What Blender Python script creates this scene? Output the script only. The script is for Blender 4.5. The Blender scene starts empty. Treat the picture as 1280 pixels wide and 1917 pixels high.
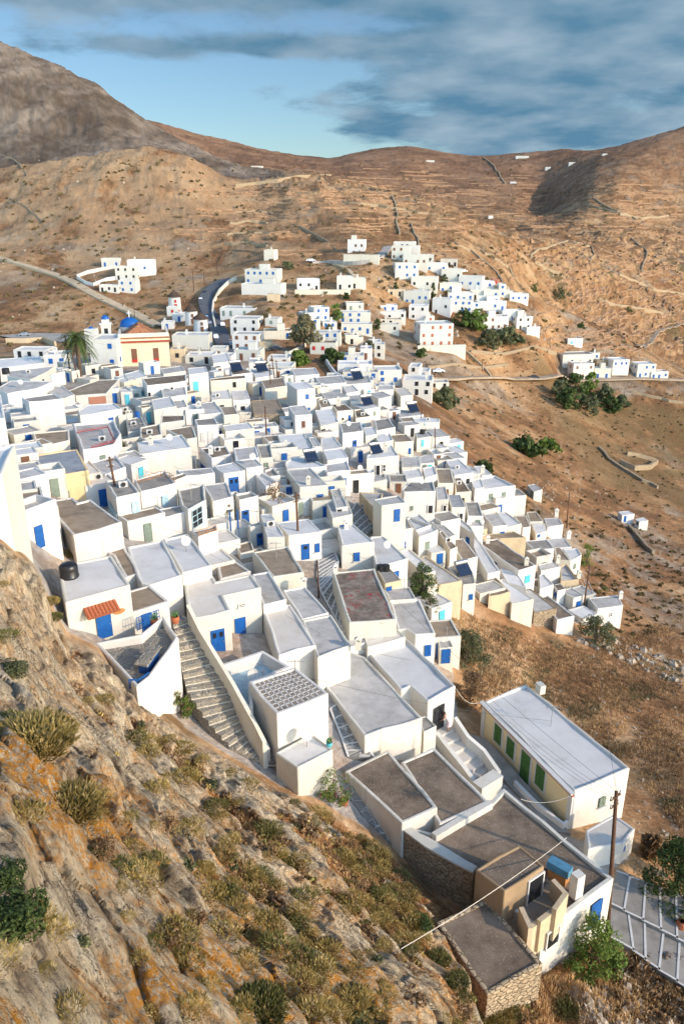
import bpy, bmesh, math, random
import numpy as np
from mathutils import Vector
from mathutils.bvhtree import BVHTree
R = math.radians
random.seed(7)
sc = bpy.context.scene
C = sc.collection

# ---------------------------------------------------------------- camera, light, exposure
F, PITCH, CZ = 1450.0, R(21.05), 100.0          # focal length in photo pixels, tilt down, eye height
ct, st = math.cos(PITCH), math.sin(PITCH)
cam = bpy.data.cameras.new("camera")
camo = bpy.data.objects.new("camera", cam); C.objects.link(camo)
camo.location = (0, 0, CZ); camo.rotation_euler = (math.pi/2 - PITCH, 0, 0)
cam.sensor_fit = 'VERTICAL'; cam.sensor_height = 36; cam.lens = 36*F/1917
cam.clip_start = 0.3; cam.clip_end = 30000
sc.camera = camo
sc.render.resolution_x, sc.render.resolution_y = 683, 1024

SUN_AZ, SUN_EL = R(61), R(22)                   # sun stands to the right behind the camera, low
tosun = Vector((math.sin(SUN_AZ)*math.cos(SUN_EL), -math.cos(SUN_AZ)*math.cos(SUN_EL), math.sin(SUN_EL)))
sun = bpy.data.lights.new("sun", 'SUN'); sun.energy = 3.7; sun.angle = R(1.2); sun.color = (1.0, 0.81, 0.61)
suno = bpy.data.objects.new("sun", sun); C.objects.link(suno)
suno.rotation_euler = tosun.to_track_quat('Z', 'Y').to_euler()
sc.view_settings.view_transform = 'Standard'; sc.view_settings.look = 'None'
sc.view_settings.exposure = 0.27; sc.view_settings.gamma = 1

world = bpy.data.worlds.new("World"); sc.world = world; world.use_nodes = True
def build_world():
    nt = world.node_tree; N = nt.nodes; L = nt.links; N.clear()
    out = N.new('ShaderNodeOutputWorld'); bg = N.new('ShaderNodeBackground'); L.new(bg.outputs[0], out.inputs[0])
    sky = N.new('ShaderNodeTexSky'); sky.sky_type = 'NISHITA'; sky.sun_disc = False
    sky.sun_elevation = SUN_EL; sky.sun_rotation = math.pi - SUN_AZ
    sky.altitude = 200; sky.air_density = 1.0; sky.dust_density = 0.4; sky.ozone_density = 2.0
    bg.inputs['Strength'].default_value = 0.15
    tc = N.new('ShaderNodeTexCoord'); sep = N.new('ShaderNodeSeparateXYZ'); L.new(tc.outputs['Generated'], sep.inputs[0])
    def math_(op, a, b=None, c=None):
        n = N.new('ShaderNodeMath'); n.operation = op
        for i, v in enumerate((a, b, c)):
            if v is None: continue
            if isinstance(v, (int, float)): n.inputs[i].default_value = v
            else: L.new(v, n.inputs[i])
        return n.outputs[0]
    # cloud sheet: the view direction meets a flat layer overhead
    zc = math_('ADD', math_('MAXIMUM', sep.outputs[2], 0.0), 0.17)
    cx = math_('DIVIDE', sep.outputs[0], zc); cy = math_('DIVIDE', sep.outputs[1], zc)
    cmb = N.new('ShaderNodeCombineXYZ'); L.new(cx, cmb.inputs[0]); L.new(cy, cmb.inputs[1])
    mp = N.new('ShaderNodeMapping'); L.new(cmb.outputs[0], mp.inputs[0]); mp.inputs['Location'].default_value = (3.1, 0.4, 0)
    n1 = N.new('ShaderNodeTexNoise'); n1.inputs['Scale'].default_value = 1.5; n1.inputs['Detail'].default_value = 8
    n1.inputs['Roughness'].default_value = 0.62; n1.inputs['Distortion'].default_value = 0.25; L.new(mp.outputs[0], n1.inputs[0])
    n2 = N.new('ShaderNodeTexNoise'); n2.inputs['Scale'].default_value = 3.2; n2.inputs['Detail'].default_value = 6; L.new(mp.outputs[0], n2.inputs[0])
    # where the cloud banks lie: blobs in azimuth (x/y) and elevation (z/y)
    az = math_('DIVIDE', sep.outputs[0], math_('MAXIMUM', sep.outputs[1], 0.05))
    el = math_('DIVIDE', sep.outputs[2], math_('MAXIMUM', sep.outputs[1], 0.05))
    cov = None
    for (a, e, wa, we, k) in CLOUDS:
        da = math_('MULTIPLY', math_('SUBTRACT', az, a), 1/wa); de = math_('MULTIPLY', math_('SUBTRACT', el, e), 1/we)
        g = math_('EXPONENT', math_('MULTIPLY', math_('ADD', math_('MULTIPLY', da, da), math_('MULTIPLY', de, de)), -1.0))
        g = math_('MULTIPLY', g, k); cov = g if cov is None else math_('ADD', cov, g)
    d = math_('ADD', math_('SUBTRACT', n1.outputs[0], 0.60), math_('MULTIPLY', cov, 0.42))
    ramp = N.new('ShaderNodeMapRange'); ramp.interpolation_type = 'SMOOTHSTEP'; L.new(d, ramp.inputs[0])
    ramp.inputs[1].default_value = 0.0; ramp.inputs[2].default_value = 0.20
    tint = N.new('ShaderNodeMix'); tint.data_type = 'RGBA'; tint.blend_type = 'MULTIPLY'; tint.inputs[0].default_value = 1.0
    L.new(sky.outputs[0], tint.inputs[6]); tint.inputs[7].default_value = SKYTINT
    cc = N.new('ShaderNodeMix'); cc.data_type = 'RGBA'; L.new(n2.outputs[0], cc.inputs[0])
    ccr = N.new('ShaderNodeMapRange'); L.new(n2.outputs[0], ccr.inputs[0]); ccr.inputs[1].default_value = 0.35; ccr.inputs[2].default_value = 0.72
    L.new(ccr.outputs[0], cc.inputs[0])
    cc.inputs[6].default_value = CLOUD_DARK; cc.inputs[7].default_value = CLOUD_LIGHT
    mx = N.new('ShaderNodeMix'); mx.data_type = 'RGBA'; L.new(ramp.outputs[0], mx.inputs[0])
    L.new(tint.outputs[2], mx.inputs[6]); L.new(cc.outputs[2], mx.inputs[7])
    # unseen fill added: the sky behind the viewer is boosted to lift shaded sides
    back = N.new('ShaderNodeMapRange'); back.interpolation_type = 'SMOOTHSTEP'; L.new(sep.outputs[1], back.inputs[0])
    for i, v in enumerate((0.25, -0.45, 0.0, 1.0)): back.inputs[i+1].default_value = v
    fill_boost = N.new('ShaderNodeMix'); fill_boost.data_type = 'RGBA'; L.new(back.outputs[0], fill_boost.inputs[0]); fill_boost.inputs[6].default_value = (1, 1, 1, 1); fill_boost.inputs[7].default_value = (5.0, 4.4, 3.95, 1)
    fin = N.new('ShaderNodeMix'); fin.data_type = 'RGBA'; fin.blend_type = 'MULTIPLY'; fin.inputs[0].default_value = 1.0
    L.new(mx.outputs[2], fin.inputs[6]); L.new(fill_boost.outputs[2], fin.inputs[7]); L.new(fin.outputs[2], bg.inputs[0])
SKYTINT = (0.58, 0.68, 0.74, 1)
CLOUD_DARK = (0.60, 1.40, 2.15, 1); CLOUD_LIGHT = (1.95, 2.65, 3.25, 1)
CLOUDS = [(0.30, 0.175, 0.26, 0.085, 1.0), (0.12, 0.25, 0.26, 0.05, 0.9), (-0.10, 0.175, 0.20, 0.014, 0.85), (0.28, 0.09, 0.28, 0.03, 0.75),
          (-0.22, 0.235, 0.20, 0.028, 1.0), (0.05, 0.095, 0.08, 0.012, 0.35)]
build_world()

# ---------------------------------------------------------------- photo pixels <-> world
def pray(px, py):
    a = (px-640)/F; v = (py-958.5)/F
    return Vector((a, ct - v*st, -(st + v*ct)))          # from the eye; y is forward
def at_y(px, py, Y):
    d = pray(px, py); return Vector((d.x*Y/d.y, Y, CZ + d.z*Y/d.y))
def at_z(px, py, z):
    d = pray(px, py); k = (z-CZ)/d.z; return Vector((d.x*k, d.y*k, z))
def proj(p):
    x, y, z = p[0], p[1], p[2]-CZ
    d = y*ct - z*st; return (640 + F*x/d, 958.5 - F*(z*ct + y*st)/d, d)

# ---------------------------------------------------------------- numpy noise
def _h(ix, iy, iz, seed):
    n = (ix.astype(np.int64)*374761393 + iy.astype(np.int64)*668265263 + iz.astype(np.int64)*2147483647 + seed*974634777) & 0xffffffff
    n = ((n ^ (n >> 13)) * 1274126177) & 0xffffffff
    n = ((n ^ (n >> 16)) * 2246822519) & 0xffffffff
    return ((n ^ (n >> 15)) & 0xffff)/32767.5 - 1.0
def vnoise(x, y, z, seed=0):
    x, y, z = np.broadcast_arrays(x, y, z)
    ix, iy, iz = np.floor(x), np.floor(y), np.floor(z); fx, fy, fz = x-ix, y-iy, z-iz
    fx = fx*fx*(3-2*fx); fy = fy*fy*(3-2*fy); fz = fz*fz*(3-2*fz)
    r = 0
    for dx in (0, 1):
        for dy in (0, 1):
            for dz in (0, 1):
                w = (fx if dx else 1-fx)*(fy if dy else 1-fy)*(fz if dz else 1-fz)
                r = r + w*_h(ix+dx, iy+dy, iz+dz, seed)
    return r
def fbm(x, y, z, octs=5, seed=0, rough=0.5, ridged=False):
    a, s, r, t = 1.0, 1.0, 0, 0
    for i in range(octs):
        n = vnoise(x*s, y*s, z*s, seed+i*17)
        if ridged: n = 1-2*np.abs(n)
        r = r + a*n; t += a; a *= rough; s *= 2.07
    return r/t
# ---------------------------------------------------------------- the ground: one sheet lofted through real ridge, terrace and valley lines
def L(*p): return p
# each line: points (photo x, photo y, metres ahead); 'w' lines are (x/y, metres ahead, drop)
LINES = [
 ('w', (-1.2,0.9,-4.2),(-0.5,0.9,-4.2),(0,0.9,-5.0),(0.4,1.5,-8.0),(1.2,2.0,-11)),
 ('p', (-300,1917,4.5),(0,1917,5),(300,1917,7.5),(500,1917,9.5),(640,1917,11.5),(780,1917,16),(880,1917,25),(1000,1917,26.8),(1280,1917,28),(1600,1917,28)),
 ('p', (-300,1480,9),(0,1500,10),(200,1550,14),(400,1650,18),(550,1700,21),(700,1760,25),(800,1800,26.5),(900,1850,27.8),(1000,1850,28.8),(1280,1850,30.3),(1600,1850,30.3)),
 ('p', (-300,1150,24),(0,1200,24),(120,1300,27),(300,1430,29),(450,1520,30),(600,1590,31.5),(700,1650,32.5),(800,1720,31.5),(900,1800,30),(1000,1815,30.5),(1280,1830,31),(1600,1830,31)),
 ('p', (-300,930,39),(0,1010,39.5),(60,1060,41),(120,1180,42.5),(180,1213,41.6),(230,1262,41.2),(270,1304,40.8),(305,1330,40.5),(350,1370,40.5),(430,1420,39.5),(520,1475,38.5),(600,1500,38.5),(700,1570,37.5),(800,1660,35.3),(880,1735,32.5),(950,1760,32.3),(1050,1780,32.1),(1280,1800,31.9),(1600,1800,32)),
 ('p', (-300,880,50),(0,960,50),(60,1040,50),(120,1120,50),(250,1160,50),(400,1200,52),(550,1250,51),(700,1330,48),(850,1390,49.8),(950,1450,47.3),(1070,1555,41.8),(1150,1590,39.6),(1280,1560,43),(1600,1540,45)),
 ('p', (-300,830,68),(0,880,66),(100,930,68),(200,970,68),(350,1010,69),(500,1050,70),(600,1080,69),(700,1110,68),(800,1180,68),(900,1250,67),(1000,1310,67),(1150,1340,68),(1280,1360,69),(1600,1370,70)),
 ('p', (-300,790,95),(0,820,95),(150,850,95),(300,870,95),(450,880,95),(600,910,93),(700,950,92),(800,1010,92),(900,1090,92),(1000,1150,92),(1100,1180,93),(1200,1200,95),(1350,1215,98),(1600,1230,98)),
 ('p', (-300,745,130),(0,755,130),(200,765,130),(400,780,130),(550,800,130),(700,840,128),(800,880,127),(900,940,126),(1000,1010,125),(1100,1060,125),(1200,1090,128),(1350,1110,132),(1600,1130,135)),
 ('p', (-300,690,180),(0,690,180),(200,690,180),(300,690,180),(400,700,185),(550,715,185),(700,740,185),(800,775,185),(900,840,182),(1000,900,180),(1100,945,180),(1180,975,180),(1350,1010,185),(1600,1050,190)),
 ('p', (-300,655,240),(0,655,240),(150,655,240),(300,655,245),(400,655,250),(500,652,250),(650,662,245),(750,690,245),(850,745,245),(950,790,245),(1050,830,245),(1150,870,245),(1280,905,245),(1600,960,255)),
 ('p', (-300,605,290),(0,625,290),(100,630,290),(200,625,295),(330,615,300),(400,605,300),(450,590,300),(500,575,295),(600,615,285),(640,630,285),(765,652,288),(850,662,290),(950,715,300),(1050,742,300),(1150,790,300),(1280,840,295),(1600,900,300)),
 ('p', (-300,560,340),(0,565,340),(150,545,345),(250,552,348),(380,545,348),(450,530,340),(500,548,328),(560,550,328),(680,548,328),(750,590,330),(860,605,330),(950,615,330),(1010,632,332),(1050,712,335),(1150,710,340),(1250,710,345),(1600,740,355)),
 ('p', (-300,490,400),(0,490,400),(150,500,395),(300,500,390),(400,510,385),(500,485,380),(600,495,372),(700,475,370),(760,492,362),(850,525,365),(950,545,370),(1000,562,375),(1060,588,380),(1130,620,385),(1200,655,390),(1280,700,400),(1450,760,410),(1600,800,420)),
 ('p', (-300,420,480),(0,430,480),(150,400,480),(300,430,470),(450,445,465),(550,445,460),(650,445,455),(750,455,455),(850,470,460),(930,510,465),(1000,585,475),(1060,650,485),(1130,692,495),(1200,700,505),(1280,712,515),(1600,780,540)),
 ('p', (-300,330,600),(0,330,600),(100,318,600),(190,300,600),(280,288,600),(350,300,600),(430,340,610),(480,350,620),(560,327,660),(700,352,640),(850,398,620),(960,432,620),(1060,480,640),(1150,530,660),(1280,600,680),(1600,680,720)),
 ('p', (-300,335,720),(0,325,720),(100,320,720),(190,312,720),(280,302,720),(350,318,720),(430,342,730),(480,352,740),(560,335,800),(700,360,780),(850,412,770),(960,442,770),(1060,450,800),(1150,470,830),(1280,520,860),(1600,600,900)),
 ('p', (-300,20,1000),(0,83,1000),(60,112,1000),(105,130,1000),(150,155,1000),(185,165,1000),(210,190,1000),(245,212,1000),(262,228,1000),(330,265,1000),(400,302,1000),(470,326,1000),(560,332,1050),(700,368,1050),(850,412,1050),(960,425,1050),(1060,425,1080),(1150,425,1120),(1280,440,1150),(1600,480,1200)),
 ('p', (-300,150,1400),(0,190,1400),(200,250,1400),(260,262,1400),(330,285,1400),(400,312,1400),(560,328,1400),(700,350,1400),(850,375,1400),(960,385,1400),(1010,400,1420),(1060,375,1400),(1110,345,1350),(1160,335,1350),(1280,350,1380),(1600,330,1400)),
 ('p', (-300,190,2300),(0,195,2300),(200,220,2300),(255,223,2300),(300,232,2250),(350,247,2200),(420,263,2200),(500,283,2150),(560,293,2150),(620,298,2100),(650,290,2100),(700,280,2100),(765,274,2100),(830,285,2100),(870,291,2100),(930,291,2050),(1000,285,2000),(1060,280,1950),(1110,283,1850),(1160,274,1750),(1210,259,1700),(1250,246,1700),(1280,239,1700),(1450,180,1700),(1600,150,1700)),
 ('w', (-1.2,3600,-300),(0,3600,-300),(1.2,3600,-300)),
 ('w', (-1.2,9000,-500),(0,9000,-500),(1.2,9000,-500)),
]
ROWS = [14,110,120,110,34,40,34,34,40,40,32,32,34,34,42,34,60,50,56,6,3]
NC = 1000
def sst(v, a, b):
    t = np.clip((v-a)/(b-a), 0, 1); return t*t*(3-2*t)
def worley(x, y, seed=0, jit=0.9):
    """distance to the nearest and second nearest scattered point, and that point's own random value"""
    ix, iy = np.floor(x), np.floor(y); d1 = np.full(x.shape, 9.0); d2 = d1.copy(); rv = np.zeros(x.shape)
    for dx in (-1, 0, 1):
        for dy in (-1, 0, 1):
            cx, cy = ix+dx, iy+dy; z0 = np.zeros_like(cx)
            px = cx+0.5+0.5*jit*_h(cx, cy, z0, seed); py = cy+0.5+0.5*jit*_h(cx, cy, z0, seed+5); r = _h(cx, cy, z0, seed+9)
            d = np.hypot(x-px, y-py); n = d < d1; d2 = np.where(n, d1, np.minimum(d2, d)); rv = np.where(n, r, rv); d1 = np.where(n, d, d1)
    return d1, d2, rv
def terrain_arrays():
    s1 = np.linspace(-1, 1, NC)
    lys, ts, us_ = [], [], []
    for li, ln in enumerate(LINES):
        u = s1*np.interp(li, [0, 5, 13, 21], [0.72, 0.72, 0.50, 0.50])      # the sheet narrows to what the view can reach
        us_.append(u)
        us, ys, tt = [], [], []
        for p in ln[1:]:
            if ln[0] == 'w': a, Y, Z = p; us.append(a); ys.append(math.log(Y)); tt.append(Z/Y)
            else:
                d = pray(p[0], p[1]); us.append(d.x/d.y); ys.append(math.log(p[2])); tt.append(d.z/d.y)
        o = np.argsort(us); us = np.array(us)[o]; ys = np.array(ys)[o]; tt = np.array(tt)[o]
        # smooth the polyline a little
        def sm(v):
            w = np.interp(u, us, v); k = np.hanning(23); k /= k.sum(); return np.convolve(np.pad(w, 11, mode='edge'), k, 'valid')
        lys.append(sm(ys)); ts.append(sm(tt))
    lys, ts, us_ = np.array(lys), np.array(ts), np.array(us_); n = len(LINES)
    # monotone cubic between the lines
    h = np.diff(lys, axis=0); dl = np.diff(ts, axis=0)/h
    m = np.zeros_like(ts); m[0] = dl[0]; m[-1] = dl[-1]
    for i in range(1, n-1):
        s = dl[i-1]*dl[i]; m[i] = np.where(s > 0, 2*s/(dl[i-1]+dl[i]+1e-12*np.sign(dl[i])), 0)
    LY, T, UU = [], [], []
    for i in range(n-1):
        k = ROWS[i]
        for j in range(k + (i == n-2)):
            f = j/k; y = lys[i]+h[i]*f
            h00 = 2*f**3-3*f*f+1; h10 = f**3-2*f*f+f; h01 = -2*f**3+3*f*f; h11 = f**3-f*f
            LY.append(y); UU.append(us_[i]*(1-f)+us_[i+1]*f); T.append(h00*ts[i]+h10*h[i]*m[i]+h01*ts[i+1]+h11*h[i]*m[i+1])
    LY, T, UU = np.array(LY), np.array(T), np.array(UU)
    Y = np.exp(LY); X = Y*UU; Z = CZ + T*Y
    # wild ground between: rock and terrace relief, scaled by what the place is
    lineY = lys; sizes = np.cumsum([0]+ROWS)
    row = np.arange(Y.shape[0])[:, None]
    e4 = sizes[4]                                     # the foot of the crag
    crag = np.clip((e4-3-row)/14.0, 0, 1)*np.ones_like(Y)
    # slabs dipping towards the lower right: noise stretched along the dip
    D = (0.53, -0.76, -0.38); E = (0.80, 0.60, -0.08); Nn = (-0.28, 0.26, -0.92)
    a1 = X*D[0]+Y*D[1]+Z*D[2]; a2 = X*E[0]+Y*E[1]+Z*E[2]; a3 = X*Nn[0]+Y*Nn[1]+Z*Nn[2]
    wq = fbm(X*0.25, Y*0.25, Z*0.25, 3, 5)*0.8
    n1 = fbm(a1*0.075, a2*0.24+wq, a3*0.24, 6, 3, 0.5, True)
    n2 = fbm(X*1.1, Y*1.1, Z*1.1, 4, 9, 0.62)
    d1, d2, rv = worley(a1*0.55+n2*0.25, a2*1.25+n2*0.25+wq, 15); blk = np.clip((d2-d1)*1.6, 0, 1)*0.5+rv*0.35
    d1, d2, rv = worley(a1*1.9+n2*0.3, a2*3.6+n2*0.3, 16); blk2 = np.clip((d2-d1)*1.8, 0, 1)*0.5+rv*0.3
    near = np.clip(Y/14.0, 0.25, 1)
    hollow = -n1*1.1 + 0.9*fbm(X*0.22, Y*0.22, Z*0.22, 4, 25) + np.clip((X*0.9+Y*0.42-5)*0.060, -0.62, 0.75) + n2*0.35
    earth = sst(hollow, -0.12, 0.22)
    rockf = 1-0.75*earth
    cd = crag*near*(n1*1.7 + n2*0.16 + rockf*(blk*0.62 + blk2*0.07) - 0.5)
    far = np.clip((row-sizes[12])/60.0, 0, 1)
    mid = np.clip((row-sizes[6])/40.0, 0, 1)
    up = np.clip((Z-(CZ-30))/80.0, 0, 1)
    f1 = fbm(X/90, Y/90, Z/90, 7, 31, 0.5, True); f2 = fbm(X/22, Y/22, Z/22, 5, 37, 0.55)
    fl = np.clip((Y-380)/500.0, 0, 1)
    edge = np.abs(row-sizes[19])                     # keep the skyline near its line
    f3 = fbm((X+0.5*Z)/26, Y/48, Z/60, 5, 43, 0.55, True); hillL = sst(-X, -70, 30)*sst(Y, 360, 430)
    f4 = fbm(X/7, Y/7, Z/7, 3, 47, 0.6)
    Yc = np.minimum(Y, 900)*np.clip(1.6-Y/1500, 0.35, 1)
    cd2 = far*(f1*(1.5+Yc*0.0055) + f2*(0.6+0.0024*Yc) + f3*hillL*(1.0+0.0035*Yc) + f4*(0.2+0.0009*Yc)) + mid*(1-far)*f2*0.35
    Zs = Z + cd2
    # dry-stone terraces on the far slopes
    terr = np.clip((Y-330)/80, 0, 1)*np.clip((1500-Y)/500, 0.25, 1)*np.clip(0.15+1.3*fbm(X/160, Y/160, 0.5+Z*0, 3, 51)+0.45, 0, 1)
    g = (X > -60)*1.0
    stp = 3.4 + 0.0012*Y; q = Zs/stp + fbm(X/70, Y/70, 0.2+Z*0, 3, 61)*1.5
    fr = q-np.floor(q); tz = (np.clip((fr-0.72)/0.28, 0, 1)-fr)*stp
    Zs = Zs + tz*terr*g*0.85
    Zs = Zs + cd*0.75; X = X + cd*0.45; Y2 = Y - cd*0.45
    return u, X, Y2, Zs, row, sizes, crag, terr*g, earth*crag, np.stack([a1, a2, a3], -1)
tu, TX, TY, TZ, trow, tsz, tcrag, tterr, tearth, tslab = terrain_arrays()
def lerpc(c, col, m):
    return c*(1-m[..., None]) + np.array(col)*m[..., None]
def rampc(v, stops):
    return np.stack([np.interp(v, [s[0] for s in stops], [s[1][k] for s in stops]) for k in range(3)], -1)
def soil_colours():
    X, Y, Z = TX, TY, TZ
    n_m = fbm(X/9, Y/9, Z/9, 6, 101, 0.6)*0.5+0.5; n_l = fbm(X/60, Y/60, Z/60, 6, 111, 0.58)*0.5+0.5; n_s = fbm(X/1.6, Y/1.6, Z/1.6, 4, 121, 0.6)*0.5+0.5
    f = 0.45*n_m+0.35*n_l+0.2*n_s
    c = rampc(f, [(0.40, (0.18, 0.084, 0.038)), (0.455, (0.31, 0.150, 0.064)), (0.505, (0.44, 0.232, 0.104)), (0.56, (0.55, 0.325, 0.160)), (0.64, (0.67, 0.445, 0.245))])
    # scrub bushes as dark dots, four sizes, in patches
    for sc, sd, r, k in ((1.5, 1, 0.32, 0.5), (3.6, 2, 0.30, 0.62), (7.0, 3, 0.28, 0.62), (13.0, 4, 0.26, 0.6), (26.0, 6, 0.2, 0.5)):
        d1, d2, rv = worley(X/sc+fbm(X/sc, Y/sc, 0.0*X, 2, 7+sd)*0.25, Y/sc*1.15, 40+sd)
        pat = sst(fbm(X/(sc*9), Y/(sc*9), Z/(sc*9), 3, 60+sd), -0.2, 0.2)
        vis = np.clip(sc*700/Y-0.7, 0, 1)                                   # too small to show far off
        m = sst(-d1, -r, -r*0.45)*pat*(rv > -0.3)*k*vis
        c = lerpc(c, (0.085, 0.066, 0.028) if sd % 2 else (0.10, 0.082, 0.032), m)
    # pale stones and rock outcrops
    d1, d2, rv = worley(X/2.2, Y/2.2, 71); m = sst(-d1, -0.22, -0.1)*sst(fbm(X/30, Y/30, Z/30, 4, 77), 0.0, 0.3)*(rv > 0)
    c = lerpc(c, (0.50, 0.43, 0.34), m*0.8*np.clip(1-(Y-200)/300, 0, 1))
    oc = sst(fbm(X/28, Y/28, Z/14, 7, 83, 0.66), 0.16, 0.34)
    rockc = rampc(fbm(X/5, Y/5, Z/2.5, 5, 87, 0.65)*0.5+0.5, [(0.3, (0.13, 0.105, 0.08)), (0.5, (0.34, 0.27, 0.20)), (0.7, (0.55, 0.46, 0.35))])
    m = oc*0.8*np.clip((Y-60)/60, 0, 1); c = c*(1-m[..., None])+rockc*m[..., None]
    # sparse steep ribs of bare pale rock on the hill at the left
    hl = sst(-X, -20, 60)*sst(Y, 330, 400)*(1-sst(Y, 640, 720)); rb = sst(fbm((X+0.4*Z)/16, Y/40, Z/40, 6, 91, 0.62, True), 0.05, 0.5)*hl
    c = lerpc(c, (0.60, 0.42, 0.25), rb*0.5)
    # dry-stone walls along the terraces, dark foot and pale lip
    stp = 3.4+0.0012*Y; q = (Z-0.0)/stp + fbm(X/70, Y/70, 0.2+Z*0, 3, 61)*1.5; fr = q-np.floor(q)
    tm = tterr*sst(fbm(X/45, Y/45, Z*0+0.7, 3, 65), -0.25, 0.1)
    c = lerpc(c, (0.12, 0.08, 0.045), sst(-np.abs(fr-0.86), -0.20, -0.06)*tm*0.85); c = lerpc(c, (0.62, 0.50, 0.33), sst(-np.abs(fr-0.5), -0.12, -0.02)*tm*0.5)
    # field boundary walls: the edges between irregular cells
    for sc, sd in ((85.0, 5), (48.0, 6)):
        wx = fbm(X/60, Y/60, Z*0, 3, 130+sd)*0.35; d1, d2, rv = worley(X/sc+wx, Y/(sc*1.5)+wx, 140+sd)
        w = 0.009 + 0.6*Y/683/sc/1.6
        m = sst(-(d2-d1), -w*1.6, -w*0.7)*sst(Y, 385, 440)*(1-sst(Y, 1500, 1800))*(fbm(X/50, Y/50, Z*0, 2, 150+sd) > -0.12)
        m = m*(1-hl)
        c = lerpc(c, (0.14, 0.10, 0.065), m*0.75)
    # green scrub in the gullies of the valley
    gr = sst(fbm(X/35, Y/70, Z*0, 5, 161, 0.6), 0.22, 0.36)*sst(Y, 420, 480)*(1-sst(Y, 900, 1200))*sst(X, 60, 140)
    c = lerpc(c, (0.075, 0.078, 0.03), gr*0.7)
    # the grey limestone mountain, purple brown far range
    gm = sst(Y+fbm(X/50, Y/50, Z/50, 4, 171)*90, 650, 740)*sst(-X+fbm(X/70, Y/70, Z/70, 4, 172)*90, -10, 90)*(1-sst(Y, 1350, 1500))
    stk = fbm((X*0.75+Z*0.9)/42, Y/120, (Z-X*0.5)/24, 7, 173, 0.64)*0.5+0.5
    grey = rampc(0.65*stk+0.35*n_m, [(0.38, (0.075, 0.062, 0.052)), (0.47, (0.145, 0.120, 0.098)), (0.55, (0.225, 0.190, 0.155)), (0.66, (0.36, 0.30, 0.235))])
    d1, d2, rv = worley(X/9, (Y+Z)/9, 181); grey = lerpc(grey, (0.07, 0.055, 0.04), sst(-d1, -0.4, -0.15)*(rv > -0.2)*0.6)
    c = c*(1-gm[..., None])+grey*gm[..., None]
    fr_ = sst(Y, 1100, 1700); rc = rampc(0.6*n_l+0.4*n_m, [(0.36, (0.11, 0.058, 0.040)), (0.5, (0.22, 0.112, 0.068)), (0.62, (0.32, 0.175, 0.108))])
    m = fr_*0.75; c = c*(1-m[..., None])+rc*m[..., None]
    # greenish fields below the road, right
    fl = sst(X, 66, 84)*sst(Y, 196, 215)*(1-sst(Y, 318, 326))*(0.35+0.65*sst(fbm(X/14, Y/14, Z*0, 4, 191), -0.2, 0.2))
    c = lerpc(c, (0.15, 0.105, 0.042), fl*0.7)
    # trodden grey ground and cement between the houses
    inside = np.zeros_like(X)
    pts = VILL; x0, y0 = X, Y
    for i in range(len(pts)):
        (xa, ya), (xb, yb) = pts[i], pts[(i+1) % len(pts)]
        cnd = ((ya > y0) != (yb > y0)) & (x0 < (xb-xa)*(y0-ya)/(yb-ya+1e-9)+xa); inside = np.where(cnd, 1-inside, inside)
    vm = inside*(0.55+0.45*sst(fbm(X/3, Y/3, Z*0, 3, 201), -0.3, 0.1)); c = lerpc(c, (0.50, 0.47, 0.43), vm*0.95)
    return c
VILL = [tuple(at_y(px, py, Y)[:2]) for px, py, Y in ((130,1190,42.5),(60,1060,43),(0,960,50),(-200,900,60),(-200,690,180),(0,672,205),(320,640,240),(420,640,262),(520,690,195),(560,700,200),(690,700,205),(815,770,165),(900,880,145),(980,950,125),(1060,1030,115),(1110,1110,100),(1090,1150,95),(1000,1165,88),(900,1120,86),(830,1100,82),(800,1190,67),(850,1240,62),(860,1330,52),(930,1400,47),(1070,1570,41),(1180,1590,39),(1060,1770,35),(880,1735,35.5),(700,1570,38),(520,1475,39),(350,1370,41))]
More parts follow.
